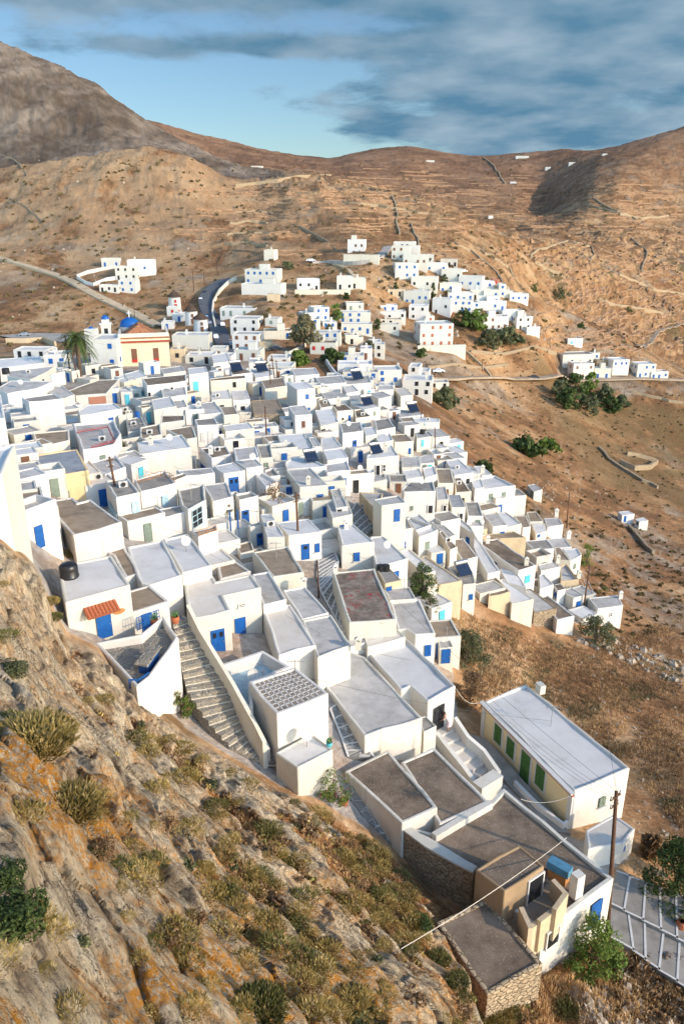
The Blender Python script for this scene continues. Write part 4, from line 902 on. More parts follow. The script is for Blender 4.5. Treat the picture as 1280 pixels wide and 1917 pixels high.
# ---------------------------------------------------------------- houses
def solve_h(px, py, h):
    """a point on the view line that is h metres above the ground"""
    d = pray(px, py).normalized(); g0 = hit(px, py); o = Vector((0, 0, CZ)); t = (g0-o).length
    f = lambda t: (o+d*t).z - gz((o+d*t).x, (o+d*t).y) - h
    t1 = t; step = max(0.3, t*0.006)
    for i in range(400):
        t1 -= step
        if f(t1) >= 0: break
    a, b = t1, t1+step
    for i in range(12):
        m = (a+b)/2
        if f(m) >= 0: a = m
        else: b = m
    return o+d*a
class House: pass
HS = []
def openings_on(H, x0, y0, x1, y1):
    """find the wall seen at that place and the rectangle on it"""
    xc, yc = (x0+x1)/2, (y0+y1)/2; best = None; n = len(H.poly); o = Vector((0, 0, CZ))
    for i in range(n):
        a = Vector(H.poly[i]); b = Vector(H.poly[(i+1) % n]); e = b-a; L_ = e.length
        if L_ < 0.6: continue
        e /= L_; nrm = Vector((e.y, -e.x))
        if nrm.dot(-a) <= 0: continue                     # faces away from the eye (the eye is at x=y=0)
        def onwall(px, py):
            d = pray(px, py); den = d.x*nrm.x+d.y*nrm.y
            if abs(den) < 1e-6: return None
            t = (a.dot(nrm))/den; p = o+d*t; return (Vector((p.x, p.y))-a).dot(e), p.z, t
        c = onwall(xc, yc)
        if c is None or c[2] <= 0: continue
        s, z, t = c
        off = max(0, -s, s-L_)+max(0, z-H.zr)
        if off > 1.2: continue
        if best is None or (off, t) < best[0]:
            sl, sr = onwall(x0, yc), onwall(x1, yc); zt, zb = onwall(xc, y0)[1], onwall(xc, y1)[1]
            w = abs(sr[0]-sl[0]); w = min(max(w, 0.35), L_*0.8)
            s = min(max(s, w/2+0.15), L_-w/2-0.15)
            best = ((off, t), a, e, nrm, s, w, zb, min(zt, H.zr-0.15))
    return best[1:] if best else None
def put_opening(root, a, e, nrm, s, w, z0, z1, kind, colr, big):
    c2 = a+e*s; ex = Vector((e.x, e.y, 0)); nx = Vector((nrm.x, nrm.y, 0)); zc = (z0+z1)/2; hh = z1-z0
    c = Vector((c2.x, c2.y, zc))+nx*(0.055 if big else 0.03); mat = DOORC[colr]
    nm = {'d': 'door', 'w': 'window', 'n': 'doorway'}[kind]
    if kind == 'w' and colr == 'R': nm = 'brick_panel'
    p = MB()
    if not big:
        p.box(c+nx*0.02, (w, 0.10, hh), ex, nx); return obj(nm, p, mat, root)
    if kind == 'd' and colr not in 'P':
        p.box(c+nx*0.005, (w, 0.05, hh), ex, nx)
        nl = 2 if w > 1.05 else 1
        for k in range(nl):
            cx = c+ex*((k-(nl-1)/2)*w/nl)
            for (f0, f1) in ((0.08, 0.42), (0.50, 0.90)):
                p.box(cx+Vector((0, 0, hh*((f0+f1)/2-0.5)))+nx*0.035, (w/nl*0.66, 0.02, hh*(f1-f0)), ex, nx)
            p.box(cx+ex*(w/nl*0.5-0.02)+nx*0.036, (0.03, 0.03, hh), ex, nx)
        d = obj(nm, p, mat, root)
        if colr == 'B' or w > 1.05:
            for k in range(nl):
                gl = MB(); gl.box(c+ex*((k-(nl-1)/2)*w/nl)+Vector((0, 0, hh*0.28))+nx*0.052, (w/nl*0.5, 0.02, hh*0.22), ex, nx); obj('pane', gl, 'dark', d)
        hd = MB(); hd.box(c+ex*(w*0.36)+nx*0.07-Vector((0, 0, hh*0.03)), (0.10, 0.05, 0.05), ex, nx); obj('handle', hd, 'steel', d)
    elif kind == 'w' or colr == 'P':
        if colr in 'kP':
            p.box(c-nx*0.02, (w, 0.06, hh), ex, nx); d = obj(nm, p, 'dark', root)
            fr = MB(); nv = 2 if w > 0.7 else 1
            for k in range(nv+1): fr.box(c+ex*((k/nv-0.5)*w)+nx*0.03, (0.07, 0.05, hh), ex, nx)
            for k in range(4 if colr == 'P' else 3): fr.box(c+Vector((0, 0, (k/(3 if colr == 'P' else 2)-0.5)*hh))+nx*0.032, (w, 0.05, 0.06), ex, nx)
            obj('frame', fr, 'pale' if colr == 'P' else 'white', d)
        else:
            for k in (-1, 1):
                p.box(c+ex*(k*w*0.25)+nx*0.02, (w*0.48, 0.06, hh), ex, nx)
                for j in range(int(hh/0.14)): p.box(c+ex*(k*w*0.25)+Vector((0, 0, -hh/2+0.1+j*0.14))+nx*0.055, (w*0.36, 0.025, 0.07), ex, nx)
            d = obj(nm, p, mat, root)
        sl = MB(); sl.box(c-Vector((0, 0, hh/2+0.05))+nx*0.06, (w+0.2, 0.14, 0.07), ex, nx); obj('sill', sl, 'white', d)
    else:
        p.box(c+nx*0.004, (w, 0.03, hh), ex, nx); d = obj(nm, p, 'dark', root)
        fr = MB()
        for k in (-1, 1): fr.box(c+ex*(k*(w/2+0.04))+nx*0.03, (0.08, 0.10, hh), ex, nx)
        fr.box(c+Vector((0, 0, hh/2+0.04))+nx*0.03, (w+0.16, 0.10, 0.08), ex, nx); obj('frame', fr, 'white', d)
    return d
def chimney_mesh(c, h, w=0.5):
    p = MB(); c = Vector(c); p.box(c+Vector((0, 0, h*0.35)), (w, w*0.8, h*0.7))
    for sx in (-1, 1):
        for sy in (-1, 1): p.box(c+Vector((sx*w*0.36, sy*w*0.28, h*0.78)), (w*0.26, w*0.22, h*0.18))
    t = c+Vector((0, 0, h*0.87)); a = w*0.62; b = w*0.5
    p.add([t+Vector((-a, -b, 0)), t+Vector((a, -b, 0)), t+Vector((a, b, 0)), t+Vector((-a, b, 0)), t+Vector((0, 0, w*0.55))], [(0, 1, 4), (1, 2, 4), (2, 3, 4), (3, 0, 4), (3, 2, 1, 0)])
    return p
def wall_mesh(poly, zb, zr, par, pw=0.22):
    """outer walls, parapet top and its inner side"""
    n = len(poly); inn = inset(poly, pw); p = MB()
    vs = [(x, y, zb) for x, y in poly]+[(x, y, zr) for x, y in poly]+[(x, y, zr) for x, y in inn]+[(x, y, zr-par-0.03) for x, y in inn]
    fs = []
    for k in range(3):
        for i in range(n): j = (i+1) % n; fs.append((k*n+i, k*n+j, (k+1)*n+j, (k+1)*n+i))
    return p.add(vs, fs), inn
def wobble(me_obj, amt):
    """hand-plastered walls: bevel-like softness from a slight irregularity"""
    pass
def build_house(name, pts, hs, wall, roof, par, ops, chims, label, auto=0):
    cx = sum(p[0] for p in pts)/len(pts); cy = sum(p[1] for p in pts)/len(pts)
    zlow = None
    if hs[0] == 'z':
        zr = CZ-float(hs[1:].split('/')[0])
        if '/' in hs: zlow = CZ-float(hs.split('/')[1])
    else:
        if hs[0] == 'p':
            lx, ly = max(pts, key=lambda p: p[1]); g = hit(lx, ly); dd = (g.y*ct-(g.z-CZ)*st); v = (cy-958.5)/F
            h = max(2.3, float(hs[1:])*dd/(F*(ct-v*st)))
        else: h = float(hs[1:])
        zr = solve_h(cx, cy, h).z
    poly = ccw([tuple(at_z(x, y, zr)[:2]) for x, y in pts])
    H = House(); H.poly = poly; H.zr = zr; H.name = name; H.px = (cx, cy)
    H.zb = min(gz(*p) for p in poly)-0.8; H.zb = min(H.zb, zr-2.2)
    if zlow is not None: H.zb = zlow
    mx, my = sum(p[0] for p in poly)/len(poly), sum(p[1] for p in poly)/len(poly)
    H.c = (mx, my); H.depth = my
    root = thing(name, label, 'house' if 'house' in name else name.replace('_', ' '), (mx, my, H.zb+0.8)); H.root = root
    size = math.sqrt((max(p[0] for p in poly)-min(p[0] for p in poly))*(max(p[1] for p in poly)-min(p[1] for p in poly)))
    pw = min(0.24, size*0.04+0.04) if par < 0.8 else 0.24
    inn0 = inset(poly, pw); poly2 = poly
    if my < 140:                                  # hand-built: edges wander a little
        poly2 = []
        for i in range(len(poly)):
            a, b = Vector(poly[i]), Vector(poly[(i+1) % len(poly)]); k = max(1, int((b-a).length/1.5)); poly2.append(tuple(a))
            nn = Vector(((b-a).y, -(b-a).x)).normalized()
            for j in range(1, k): q = a.lerp(b, j/k)+nn*rngh.uniform(-.05, .05); poly2.append(tuple(q))
    wm, inn = wall_mesh(poly2, H.zb, zr, par, pw)
    if poly2 is not poly:
        n2 = len(poly2)
        for i in range(n2):
            dz = rngh.uniform(-.07, .05)
            for q in (n2+i, 2*n2+i): v = wm.v[q]; wm.v[q] = (v[0], v[1], v[2]+dz)
    w = obj('wall', wm, M[wall], root)
    if my < 175:
        bv = w.modifiers.new('soft_edges', 'BEVEL'); bv.width = 0.11 if my < 75 else 0.07; bv.segments = 3 if my < 75 else 2; bv.limit_method = 'ANGLE'; bv.angle_limit = R(40)
    zf = zr-par; H.zf = zf; H.inn = inn0
    rm = MB(); rm.add([(x, y, zf) for x, y in inn], [tuple(range(len(inn)))])
    if roof == 'P': r = obj('floor', rm, M['paving'], root)
    elif roof in 'tq':
        r = obj('roof', rm, M['rooftile'] if roof == 't' else M['pale'], root)
        grid_lines(inn0, zf, root, roof)
    else: r = obj('roof', rm, M['r_'+roof], root)
    for (x, y) in chims:
        q = at_z(x, y, zf); hh = max(0.9, 0.011*my); obj('chimney', chimney_mesh((q.x, q.y, zf-0.05), hh*1.1, hh*0.5), M['W'], root)
    for (k, c_, x0, y0, x1, y1) in ops:
        o = openings_on(H, x0, y0, x1, y1)
        if o is None: print('no wall for', name, x0, y0); continue
        put_opening(root, *o, k, c_, my < 135)
    if auto: auto_openings(H, auto)
    HS.append(H); return H
def grid_lines(inn, zf, root, kind):
    a, b, c, d = [Vector(p) for p in (inn[:4] if len(inn) == 4 else (inn[0], inn[len(inn)//4], inn[len(inn)//2], inn[3*len(inn)//4]))]
    p = MB(); nu, nv = (9, 8) if kind == 't' else (7, 9)
    def seg(q0, q1, w):
        e = (q1-q0); L_ = e.length; e /= L_; m = (q0+q1)/2
        p.box((m.x, m.y, zf+0.012), (L_, w, 0.02), (e.x, e.y, 0), (-e.y, e.x, 0))
    for i in range(1, nu): f = i/nu; seg(a.lerp(b, f), d.lerp(c, f), 0.085)
    for j in range(1, nv): f = j/nv; seg(a.lerp(d, f)+Vector((0.0, 0)), b.lerp(c, f), 0.085)
    obj('painted_grid', p, 'white', root)
rngh = random.Random(11)
def auto_openings(H, code):
    n = len(H.poly)
    for i in range(n):
        a = Vector(H.poly[i]); b = Vector(H.poly[(i+1) % n]); e = b-a; L_ = e.length
        if L_ < 2.4: continue
        e /= L_; nrm = Vector((e.y, -e.x))
        if nrm.dot(-a.normalized()) < 0.25: continue
        gm = max(gz(*(a+e*(L_*0.5)+nrm*0.3)), H.zb+0.8)
        if H.zr-gm < 2.0: continue
        if rngh.random() < 0.35: continue
        s = L_*rngh.uniform(0.25, 0.75); col = rngh.choice('bkkgnlp')
        if H.zr-gm > 2.2: put_opening(H.root, a, e, nrm, s, 0.7, H.zr-1.9, H.zr-1.0, 'w', col, H.depth < 100)
        if L_ > 5 and rngh.random() < 0.5:
            s2 = s+L_*0.35 if s < L_*0.5 else s-L_*0.35
            put_opening(H.root, a, e, nrm, s2, 0.7, H.zr-1.9, H.zr-1.0, 'w', col, H.depth < 100)
for ln in HOUSES.strip().split('\n'):
    c = ln.split('|')
    pts = [tuple(float(v) for v in q.split(',')) for q in c[1].split()]
    wl, rf, par = c[3].split()
    if rf == 'w' and ('pale roof' in c[6] or 'pale' in c[6].split('roof')[0][-8:]): rf = 'l'
    ops = []
    for q in c[4].split(';'):
        if q.strip():
            k, r = q.split(); ops.append((k[0], k[1])+tuple(float(v) for v in r.split(',')))
    chim = [tuple(float(v) for v in q.split(',')) for q in c[5].split(';') if q.strip()]
    build_house(c[0], pts, c[2], wl, rf, float(par), ops, chim, c[6], auto=0 if ops or 'blank' in c[6] or 'hut' in c[6] or pts[0][1] > 1030 else 1)

# far houses as real blocks on the slope
LAND = [('yellow church', 270, 640), ('three windmills', 355, 590), ('palm tree', 152, 660), ('four storey house with red brown shutters', 816, 630),
        ('big square white house above the bend', 490, 525), ('tall eucalyptus', 575, 615), ('dark green pines', 885, 605),
        ('olive grove below the road', 1095, 735), ('topmost white houses on the ridge', 756, 478), ('blue shuttered terrace house', 665, 600), ('far skyline', 800, 290)]
def far_label(i, rows):
    r = rows[i]; mx, my = (r[0]+r[1])/2, (r[2]+r[3])/2
    def key(q):
        qx, qy = (q[0]+q[1])/2, (q[2]+q[3])/2
        l = min(LAND, key=lambda l: math.hypot(qx-l[1], (qy-l[2])*1.3)); dx, dy = qx-l[1], (qy-l[2])*1.3
        dr = ('right of' if dx > 0 else 'left of') if abs(dx) > abs(dy) else ('below' if dy > 0 else 'above')
        return l[0], dr, math.hypot(dx, dy)
    k = key(r); rank = sum(1 for q in rows if key(q)[:2] == k[:2] and key(q)[2] < k[2])
    ordn = ['nearest', 'second', 'third', 'fourth', 'fifth', 'sixth', 'seventh', 'eighth', 'ninth', 'tenth', 'eleventh', 'twelfth', 'thirteenth', 'fourteenth', 'fifteenth'][rank]
    wn = {'W': 'white', 'C': 'cream', 'T': 'tan', 'S': 'stone', 'G': 'grey', 'R': 'brick red'}[r[8]]
    sh = '' if r[6] == 0 or my < 350 else ' with %s %s' % (COLN.get(r[7], 'blue'), 'shutters' if r[7] != 'k' else 'windows')
    return '%s%s house%s, %s one %s the %s' % ({0: 'blank ', 1: 'small ', 2: 'two storey ', 3: 'large '}[r[6]], wn, sh, ordn, k[1], k[0])
rows = []
for ln in FAR.strip().split('\n'):
    c = ln.split(); rows.append((float(c[0]), float(c[1]), float(c[2]), float(c[3]), float(c[4]), float(c[5]), int(c[6]), c[7], c[8], c[9]))
FARH = []
for i, (x0, x1, y0, y1, dep, yaw, sto, colr, wl, rf) in enumerate(rows):
    xc = (x0+x1)/2; g = hit(xc, y1-0.5); Y = g.y
    wpx = x1-x0; dd = proj(g)[2]; W = wpx*dd/F
    v = ((y0+y1)/2-958.5)/F; Hh = (y1-y0)*dd/(F*(ct-v*st))
    if 720 < xc < 1010 and y1 < 640 and dep > 2: Hh *= 1.18; W *= 1.12
    dirx = Vector((g.x, g.y)).normalized(); ya = R(yaw)
    e = Vector((math.cos(ya), math.sin(ya))); nb = Vector((-e.y, e.x)); W = W/max(0.7, math.cos(ya))*0.98
    base = Vector((g.x, g.y)); poly = [tuple(base-e*(W/2)), tuple(base+e*(W/2)), tuple(base+e*(W/2)+nb*dep), tuple(base-e*(W/2)+nb*dep)]
    zr = g.z+Hh
    H = House(); H.poly = poly; H.zr = zr; H.zb = min(min(gz(*p) for p in poly)-1.0, g.z-1.0); H.depth = Y; H.c = tuple(base); H.name = 'far'; H.px = (xc, (y0+y1)/2)
    nm = 'far_house' if False else ('garden_wall' if dep < 2 else 'hillside_house')
    lab = far_label(i, rows)
    w_ = lab.split()
    if len(w_) > 16: lab = lab.replace(' four storey house with red brown shutters', ' building with red brown shutters').replace(' the big square white house above the bend', ' the big house above the bend').replace(' with %s shutters' % COLN.get(colr, 'blue'), '').replace('topmost white houses on the ridge', 'topmost ridge houses').replace('dark green pines', 'pines').replace('olive grove below the road', 'olive grove')
    if dep < 2: lab = lab.replace('blank cream house', 'long cream retaining wall')
    root = thing(nm, lab, 'wall' if dep < 2 else 'house', (g.x, g.y, g.z)); H.root = root
    if dep < 2:
        p = MB(); p.prism(poly, H.zb, zr); obj('wall_face', p, M[wl], root); continue
    wm, inn = wall_mesh(poly, H.zb, zr, 0.35, 0.3); obj('wall', wm, M[wl], root)
    rm = MB(); rm.add([(x, y, zr-0.35) for x, y in inn], [(0, 1, 2, 3)]); obj('roof', rm, M['r_'+rf], root)
    rr = random.Random(i*7+3)
    if Y > 700: continue
    mat = DOORC[colr]
    for s_ in range(sto):
        hh = Hh/sto; zc = g.z+hh*(s_+0.5)
        nW = max(1, min(5, int(W/2.6)))
        for k in range(nW):
            if nW > 1 and rr.random() < 0.15: continue
            sx = -W/2+W*(k+0.5)/nW+rr.uniform(-.25, .25); p = MB(); isdoor = (s_ == 0 and rr.random() < 0.4)
            wh = 1.9 if isdoor else 1.15; zz = g.z+wh/2+0.15 if isdoor else zc+0.1
            c2 = base+e*sx-nb*0.03
            p.box((c2.x, c2.y, zz), (0.9, 0.12, min(wh, hh*0.75)), (e.x, e.y, 0), (nb.x, nb.y, 0))
            obj('door' if isdoor else 'window', p, mat, root)
        # the side that faces the eye
        sd = 1 if base.x < 0 else -1
        for k in range(max(0, int(dep/3.2))):
            if rr.random() < 0.35: continue
            p = MB(); c2 = base+e*(sd*W/2)+nb*(dep*(k+0.5)/max(1, int(dep/3.2)))
            p.box((c2.x+e.x*sd*0.03, c2.y+e.y*sd*0.03, zc+0.1), (0.12, 0.9, 1.1), (e.x, e.y, 0), (nb.x, nb.y, 0)); obj('window', p, mat, root)
    # roof clutter: a stair block or chimney
    if Y < 420 and rr.random() < 0.55:
        q = base+e*rr.uniform(-W*.3, W*.3)+nb*dep*rr.uniform(.4, .7); obj('chimney', chimney_mesh((q.x, q.y, zr-0.35), 1.5, 0.7), M['W'], root)
    if rr.random() < 0.4 and W > 7:
        q = base+e*rr.uniform(-W*.25, W*.25)+nb*dep*0.65; p = MB(); p.box((q.x, q.y, zr+0.7), (W*0.28, dep*0.4, 2.2), (e.x, e.y, 0), (nb.x, nb.y, 0)); obj('roof_room', p, M[wl], root)
    FARH.append(H)
# ---------------------------------------------------------------- helpers that stand things on the ground seen at a photo point
def gp(px, py, up=0.0):
    g = hit(px, py); return Vector((g.x, g.y, g.z+up))
def HZ(label_part):
    for h in HS:
        if label_part in h.root['label']: return h
    raise KeyError(label_part)
def scale_at(p): return F/proj(p)[2]
MARKS = [('palm', 152, 660), ('church dome', 244, 606), ('ruin pole', 498, 795), ('thorny tree', 515, 930), ('left leaning pole', 215, 910), ('big blank white house', 310, 860), ('red railed yard', 180, 820),
  ('cream church front', 272, 660), ('tall blue windowed house', 560, 740), ('blue balcony door', 660, 830), ('pillared balustrade', 680, 775), ('two black openings', 712, 880), ('rounded front', 800, 865),
  ('bright green window', 956, 944), ('long dark roof', 950, 1035), ('single blue window', 667, 1042), ('round dark tree', 788, 1090), ('red blotched roof', 685, 1110), ('dark double blue doors', 430, 1185), ('middle wooden pole', 557, 980),
  ('grey gable house', 785, 920), ('big blue double door', 437, 910), ('round black tank', 131, 1070), ('grid roof', 540, 1290), ('vine pergola', 432, 965), ('right pole', 1095, 1100), ('blank white block', 85, 780), ('grey shutters', 390, 820),
  ('dark bush at the left edge', 35, 1700), ('straw bush at the left edge', 60, 1400), ('oleander', 628, 1480), ('nearest gravel roof', 910, 1770), ('paved stair foot', 500, 1440), ('paved terrace', 270, 1240), ('bottom tufted shrub', 485, 1880), ('whitewashed stones', 820, 1640), ('orange lichen slab', 260, 1560)]
ORD = 'nearest second third fourth fifth sixth seventh eighth ninth tenth eleventh twelfth thirteenth fourteenth fifteenth sixteenth seventeenth eighteenth nineteenth twentieth twenty-first twenty-second twenty-third twenty-fourth twenty-fifth twenty-sixth twenty-seventh twenty-eighth'.split()
def point_out(objs):
    """give each of a crowd of like things its own place in words: what it lies beside, on which side, and how near"""
    rec = []
    for o in objs:
        x, y, _ = proj(o.location); l = min(MARKS, key=lambda l: math.hypot(x-l[1], y-l[2])); dx, dy = x-l[1], y-l[2]
        dr = ('right of' if dx > 0 else 'left of') if abs(dx) > abs(dy) else ('below' if dy > 0 else 'above'); rec.append((o, l[0], dr, math.hypot(dx, dy)))
    for o, l, dr, d in rec:
        k = sum(1 for r in rec if r[1] == l and r[2] == dr and r[3] < d and r[0]['category'] == o['category'] and r[0]['label0'] == o['label0'])
        o['label'] = '%s, %s %s the %s' % (o['label0'], ORD[min(k, 27)], dr, l)
    for o in objs: del o['label0']
# walls along photo points: world line on a level z or on the ground
def wall_line(name, label, pts, h, thick=0.25, mat='W', z=None, cat='wall', below=1.2, parent=None):
    w = []
    for i, q in enumerate(pts):
        if z is None: g = gp(*q); w.append(Vector((g.x, g.y, g.z+h)))
        else:
            zz = z[i] if isinstance(z, (list, tuple)) else z
            w.append(at_z(q[0], q[1], CZ-zz))
    p = MB(); n = len(w); L_, R_ = [], []
    for i in range(n):
        t = (w[min(i+1, n-1)]-w[max(i-1, 0)]); t.z = 0; t.normalize(); s = Vector((-t.y, t.x, 0))*thick/2; L_.append(w[i]+s); R_.append(w[i]-s)
    for i in range(n-1):
        a, b, c, d = L_[i], L_[i+1], R_[i+1], R_[i]
        lo = [Vector((q.x, q.y, min(gz(q.x, q.y), q.z-0.3)-below if z is None else (q.z-h-below))) for q in (a, b, c, d)]
        p.add([a, b, c, d]+lo, [(0, 3, 2, 1) if False else (0, 1, 2, 3), (0, 4, 5, 1), (1, 5, 6, 2), (2, 6, 7, 3), (3, 7, 4, 0)])
    o = obj(name, p, mat, parent)
    if parent is None: tag(o, label, cat)
    return o
def strip(name, label, left, right, n, mat='greypave', up=0.12, step=0.0, line=0.0, kind=None, cat='lane', fixz=None):
    """paving between two photo lines, in n slabs, each lying level; optional painted joints"""
    def along(pts, f):
        f *= len(pts)-1; i = min(int(f), len(pts)-2); t = f-i; return (pts[i][0]*(1-t)+pts[i+1][0]*t, pts[i][1]*(1-t)+pts[i+1][1]*t)
    rows_ = []
    for i in range(n+1):
        f = i/n; a, b = along(left, f), along(right, f)
        if fixz is None: A, B = gp(*a), gp(*b); zz = max(A.z, B.z, gz(*((A+B)/2)[:2]))+up; A.z = B.z = zz
        else:
            zz = CZ-np.interp(f, np.linspace(0, 1, len(fixz)), fixz); A, B = at_z(a[0], a[1], zz), at_z(b[0], b[1], zz)
        rows_.append((A, B))
    p = MB(); q = MB()
    for i in range(n):
        (A, B), (A2, B2) = rows_[i], rows_[i+1]
        if step: zt = max(A.z, A2.z); t = [Vector((v.x, v.y, zt)) for v in (A, B, B2, A2)]
        else: t = [A.copy(), B.copy(), B2.copy(), A2.copy()]
        lo = [Vector((v.x, v.y, v.z-1.6)) for v in t]
        p.add(t+lo, [(0, 1, 2, 3), (0, 4, 5, 1), (1, 5, 6, 2), (2, 6, 7, 3), (3, 7, 4, 0)])
        if line:
            e = (t[1]-t[0]).normalized(); m = (t[0]+t[1])/2; up_ = Vector((0, 0, 1)); f = up_.cross(e)
            q.box(m+Vector((0, 0, 0.012))+f*line*0.0, ((t[1]-t[0]).length, line, 0.03), e, f)
            for k in (0, 1):
                s0, s1 = t[k if k == 0 else 1], t[3 if k == 0 else 2]; ee = (s1-s0); ll = ee.length
                if ll > 0.05: ee /= ll; q.box((s0+s1)/2+Vector((0, 0, 0.016)), (ll, line, 0.03), ee, up_.cross(ee).normalized())
    if kind == 'structure':
        o = obj(name, p, mat); o['kind'] = 'structure'
        if line: o2 = obj('painted_joints', q, 'white', o)
        return o
    root = thing(name, label, cat, rows_[n//2][0]); obj('steps', p, mat, root)
    if line: obj('painted_joints', q, 'white', root)
    return root, rows_

# long paved stair beside the canopied house
sl = [(322, 1162), (332, 1205), (342, 1262), (352, 1300), (386, 1352), (424, 1395), (470, 1418), (508, 1440)]
sr = [(343, 1152), (372, 1198), (404, 1246), (432, 1290), (456, 1330), (474, 1362), (492, 1392), (540, 1452)]
zst = [26.4, 27.4, 28.6, 29.4, 30.6, 31.6, 32.4, 33.4]
st_root, st_rows = strip('paved_stair', 'long stone paved stair descending beside the terrace towards the lower annex', sl, sr, 22, 'paving', step=1, fixz=zst, cat='stair')
nos = MB()
for (A, B) in st_rows[1:-1]:
    e = (B-A).normalized(); nos.box((A+B)/2+Vector((0, 0, 0.0))+Vector((0, 0, 0.015)), ((B-A).length, 0.14, 0.05), e, Vector((0, 0, 1)).cross(e))
obj('step_nosing', nos, 'C', st_root)
wall_line('stair_wall', 'long white wall with round lamps down the right side of the paved stair', [(352, 1132), (376, 1180), (408, 1232), (436, 1278), (460, 1322), (478, 1354), (495, 1388)], 1.0, 0.26, 'W', z=[25.2, 26.4, 27.6, 28.5, 29.4, 30.2, 31.0], below=3)
wall_line('curved_wall', 'curving white wall left of the grid roof house', [(408, 1250), (436, 1290), (455, 1322), (470, 1340), (490, 1378), (502, 1402)], 0.9, 0.3, 'W', z=[28.4, 29.2, 30.0, 30.6, 31.2, 31.8], below=3)
for k, (a, b) in enumerate([((232, 1224), (262, 1300))]): pass
strip('lane', 'white edged paved alley right of the grid roof house', [(618, 1330), (640, 1385), (652, 1420)], [(632, 1322), (668, 1378), (700, 1432)], 6, 'greypave', up=0.15, line=0.14)
strip('stepped_lane', 'stepped grey lane with white painted joints climbing through the village centre', [(596, 1048), (594, 1082), (600, 1110), (634, 1172), (652, 1200)], [(626, 1040), (634, 1062), (626, 1085), (640, 1132), (656, 1180)], 17, 'greypave', up=0.2, line=0.16)
strip('curving_lane', 'curving grey lane between the patched stone wall and the tall blue door house', [(650, 968), (664, 988), (682, 1005)], [(668, 950), (692, 975), (706, 996)], 5, 'greypave', up=0.2, line=0.14)
strip('alley', 'paved alley running along the front of the long ochre house', [(872, 1372), (905, 1412), (945, 1462), (1000, 1520), (1040, 1556)], [(908, 1382), (938, 1414), (982, 1464), (1030, 1516), (1068, 1560)], 8, 'r_g', fixz=[38.7, 38.9, 39.1])
strip('rock_foot_path', 'grey cement path between the crag and the gravel roof houses', [(640, 1478), (680, 1530), (740, 1590), (800, 1640), (870, 1700)], [(655, 1470), (715, 1535), (768, 1588), (830, 1640), (900, 1700)], 8, 'greypave', up=0.1)
# painted steps at the lower right
strip('painted_steps', 'broad grey steps with thick white joints, upper flight at the right edge', [(1146, 1632), (1150, 1676)], [(1300, 1700), (1300, 1740)], 1, 'greypave', up=0.25)
def big_steps(name, label, quad, n, z0, z1, lw=0.12):
    """a flight seen across: quad a-b (top edge), d-c (bottom edge); steps run from a/d to b/c"""
    a, b, c, d = quad; root = thing(name, label, 'stairs', at_z(a[0], a[1], CZ-z0)); p = MB(); q = MB(); pr = []
    for i in range(n+1):
        f = i/n; u = (a[0]+(b[0]-a[0])*f, a[1]+(b[1]-a[1])*f); l = (d[0]+(c[0]-d[0])*f, d[1]+(c[1]-d[1])*f)
        z = CZ-(z0+(z1-z0)*f); j = random.uniform(-5, 5); u = (u[0]+j, u[1]+j*.4); j = random.uniform(-7, 7); l = (l[0]+j, l[1]+j*.4); pr.append((at_z(u[0], u[1], z), at_z(l[0], l[1], z)))
    for i in range(n):
        A, B, C_, D_ = pr[i][0], pr[i+1][0], pr[i+1][1], pr[i][1]; zt = A.z
        t = [Vector((v.x, v.y, zt)) for v in (A, B, C_, D_)]; lo = [Vector((v.x, v.y, zt-2.0)) for v in t]
        p.add(t+lo, [(0, 1, 2, 3), (0, 4, 5, 1), (1, 5, 6, 2), (2, 6, 7, 3), (3, 7, 4, 0)])
        for s0, s1, w in ((t[1], t[2], lw), (t[0], t[1], lw), (t[3], t[2], lw)):
            e = (s1-s0); l = e.length; e /= l; q.box((s0+s1)/2+Vector((0, 0, 0.014)), (l+w, w, 0.03), e, Vector((0, 0, 1)).cross(e))
    obj('steps', p, 'r_g', root); obj('painted_joints', q, 'white', root); return root
bpy.data.objects.remove(bpy.data.objects['painted_steps'].children[0]); bpy.data.objects.remove(bpy.data.objects['painted_steps'])
big_steps('painted_steps', 'upper flight of grey steps with white joints at the right edge', ((1146, 1628), (1330, 1700), (1330, 1790), (1142, 1690)), 6, 38.9, 39.3)
big_steps('painted_steps', 'lower flight of grey steps with thick white joints at the right edge', ((1142, 1688), (1330, 1800), (1330, 1880), (1148, 1756)), 6, 39.1, 39.6)
# whitewashed ramp to the screen door, with its parapets
CHN = HZ('dark blue screen door'); zf = CZ-CHN.zr+3.15
strip('ramp', 'whitewashed ramp with brown treads leading up to the screen door', [(812, 1366), (838, 1402), (872, 1450), (892, 1474)], [(846, 1352), (872, 1386), (906, 1430), (928, 1452)], 7, 'r_c', step=1, fixz=[zf, zf+0.5, zf+1.2, zf+1.6], cat='ramp')
wall_line('ramp_wall', 'white parapet on the house side of the ramp with arched niches', [(817, 1370), (842, 1402), (868, 1434), (888, 1462), (900, 1480)], 1.0, 0.35, 'W', z=[zf-0.5, zf-0.1, zf+0.3, zf+0.7, zf+0.9], below=3)
wall_line('ramp_wall', 'white parapet on the alley side of the ramp', [(852, 1342), (876, 1378), (906, 1404), (934, 1444)], 1.0, 0.30, 'W', z=[zf-0.9, zf-0.4, zf+0.1, zf+0.5], below=3)
wall_line('gate_pier', 'white block pier at the lower end of the ramp', [(893, 1470), (932, 1446)], 1.1, 0.9, 'W', z=[zf+0.3, zf+0.3], below=2.5)
wall_line('low_wall', 'white wall closing the alley in front of the ochre house corner', [(962, 1476), (1005, 1520), (1052, 1556), (1076, 1542)], 0.7, 0.25, 'W')
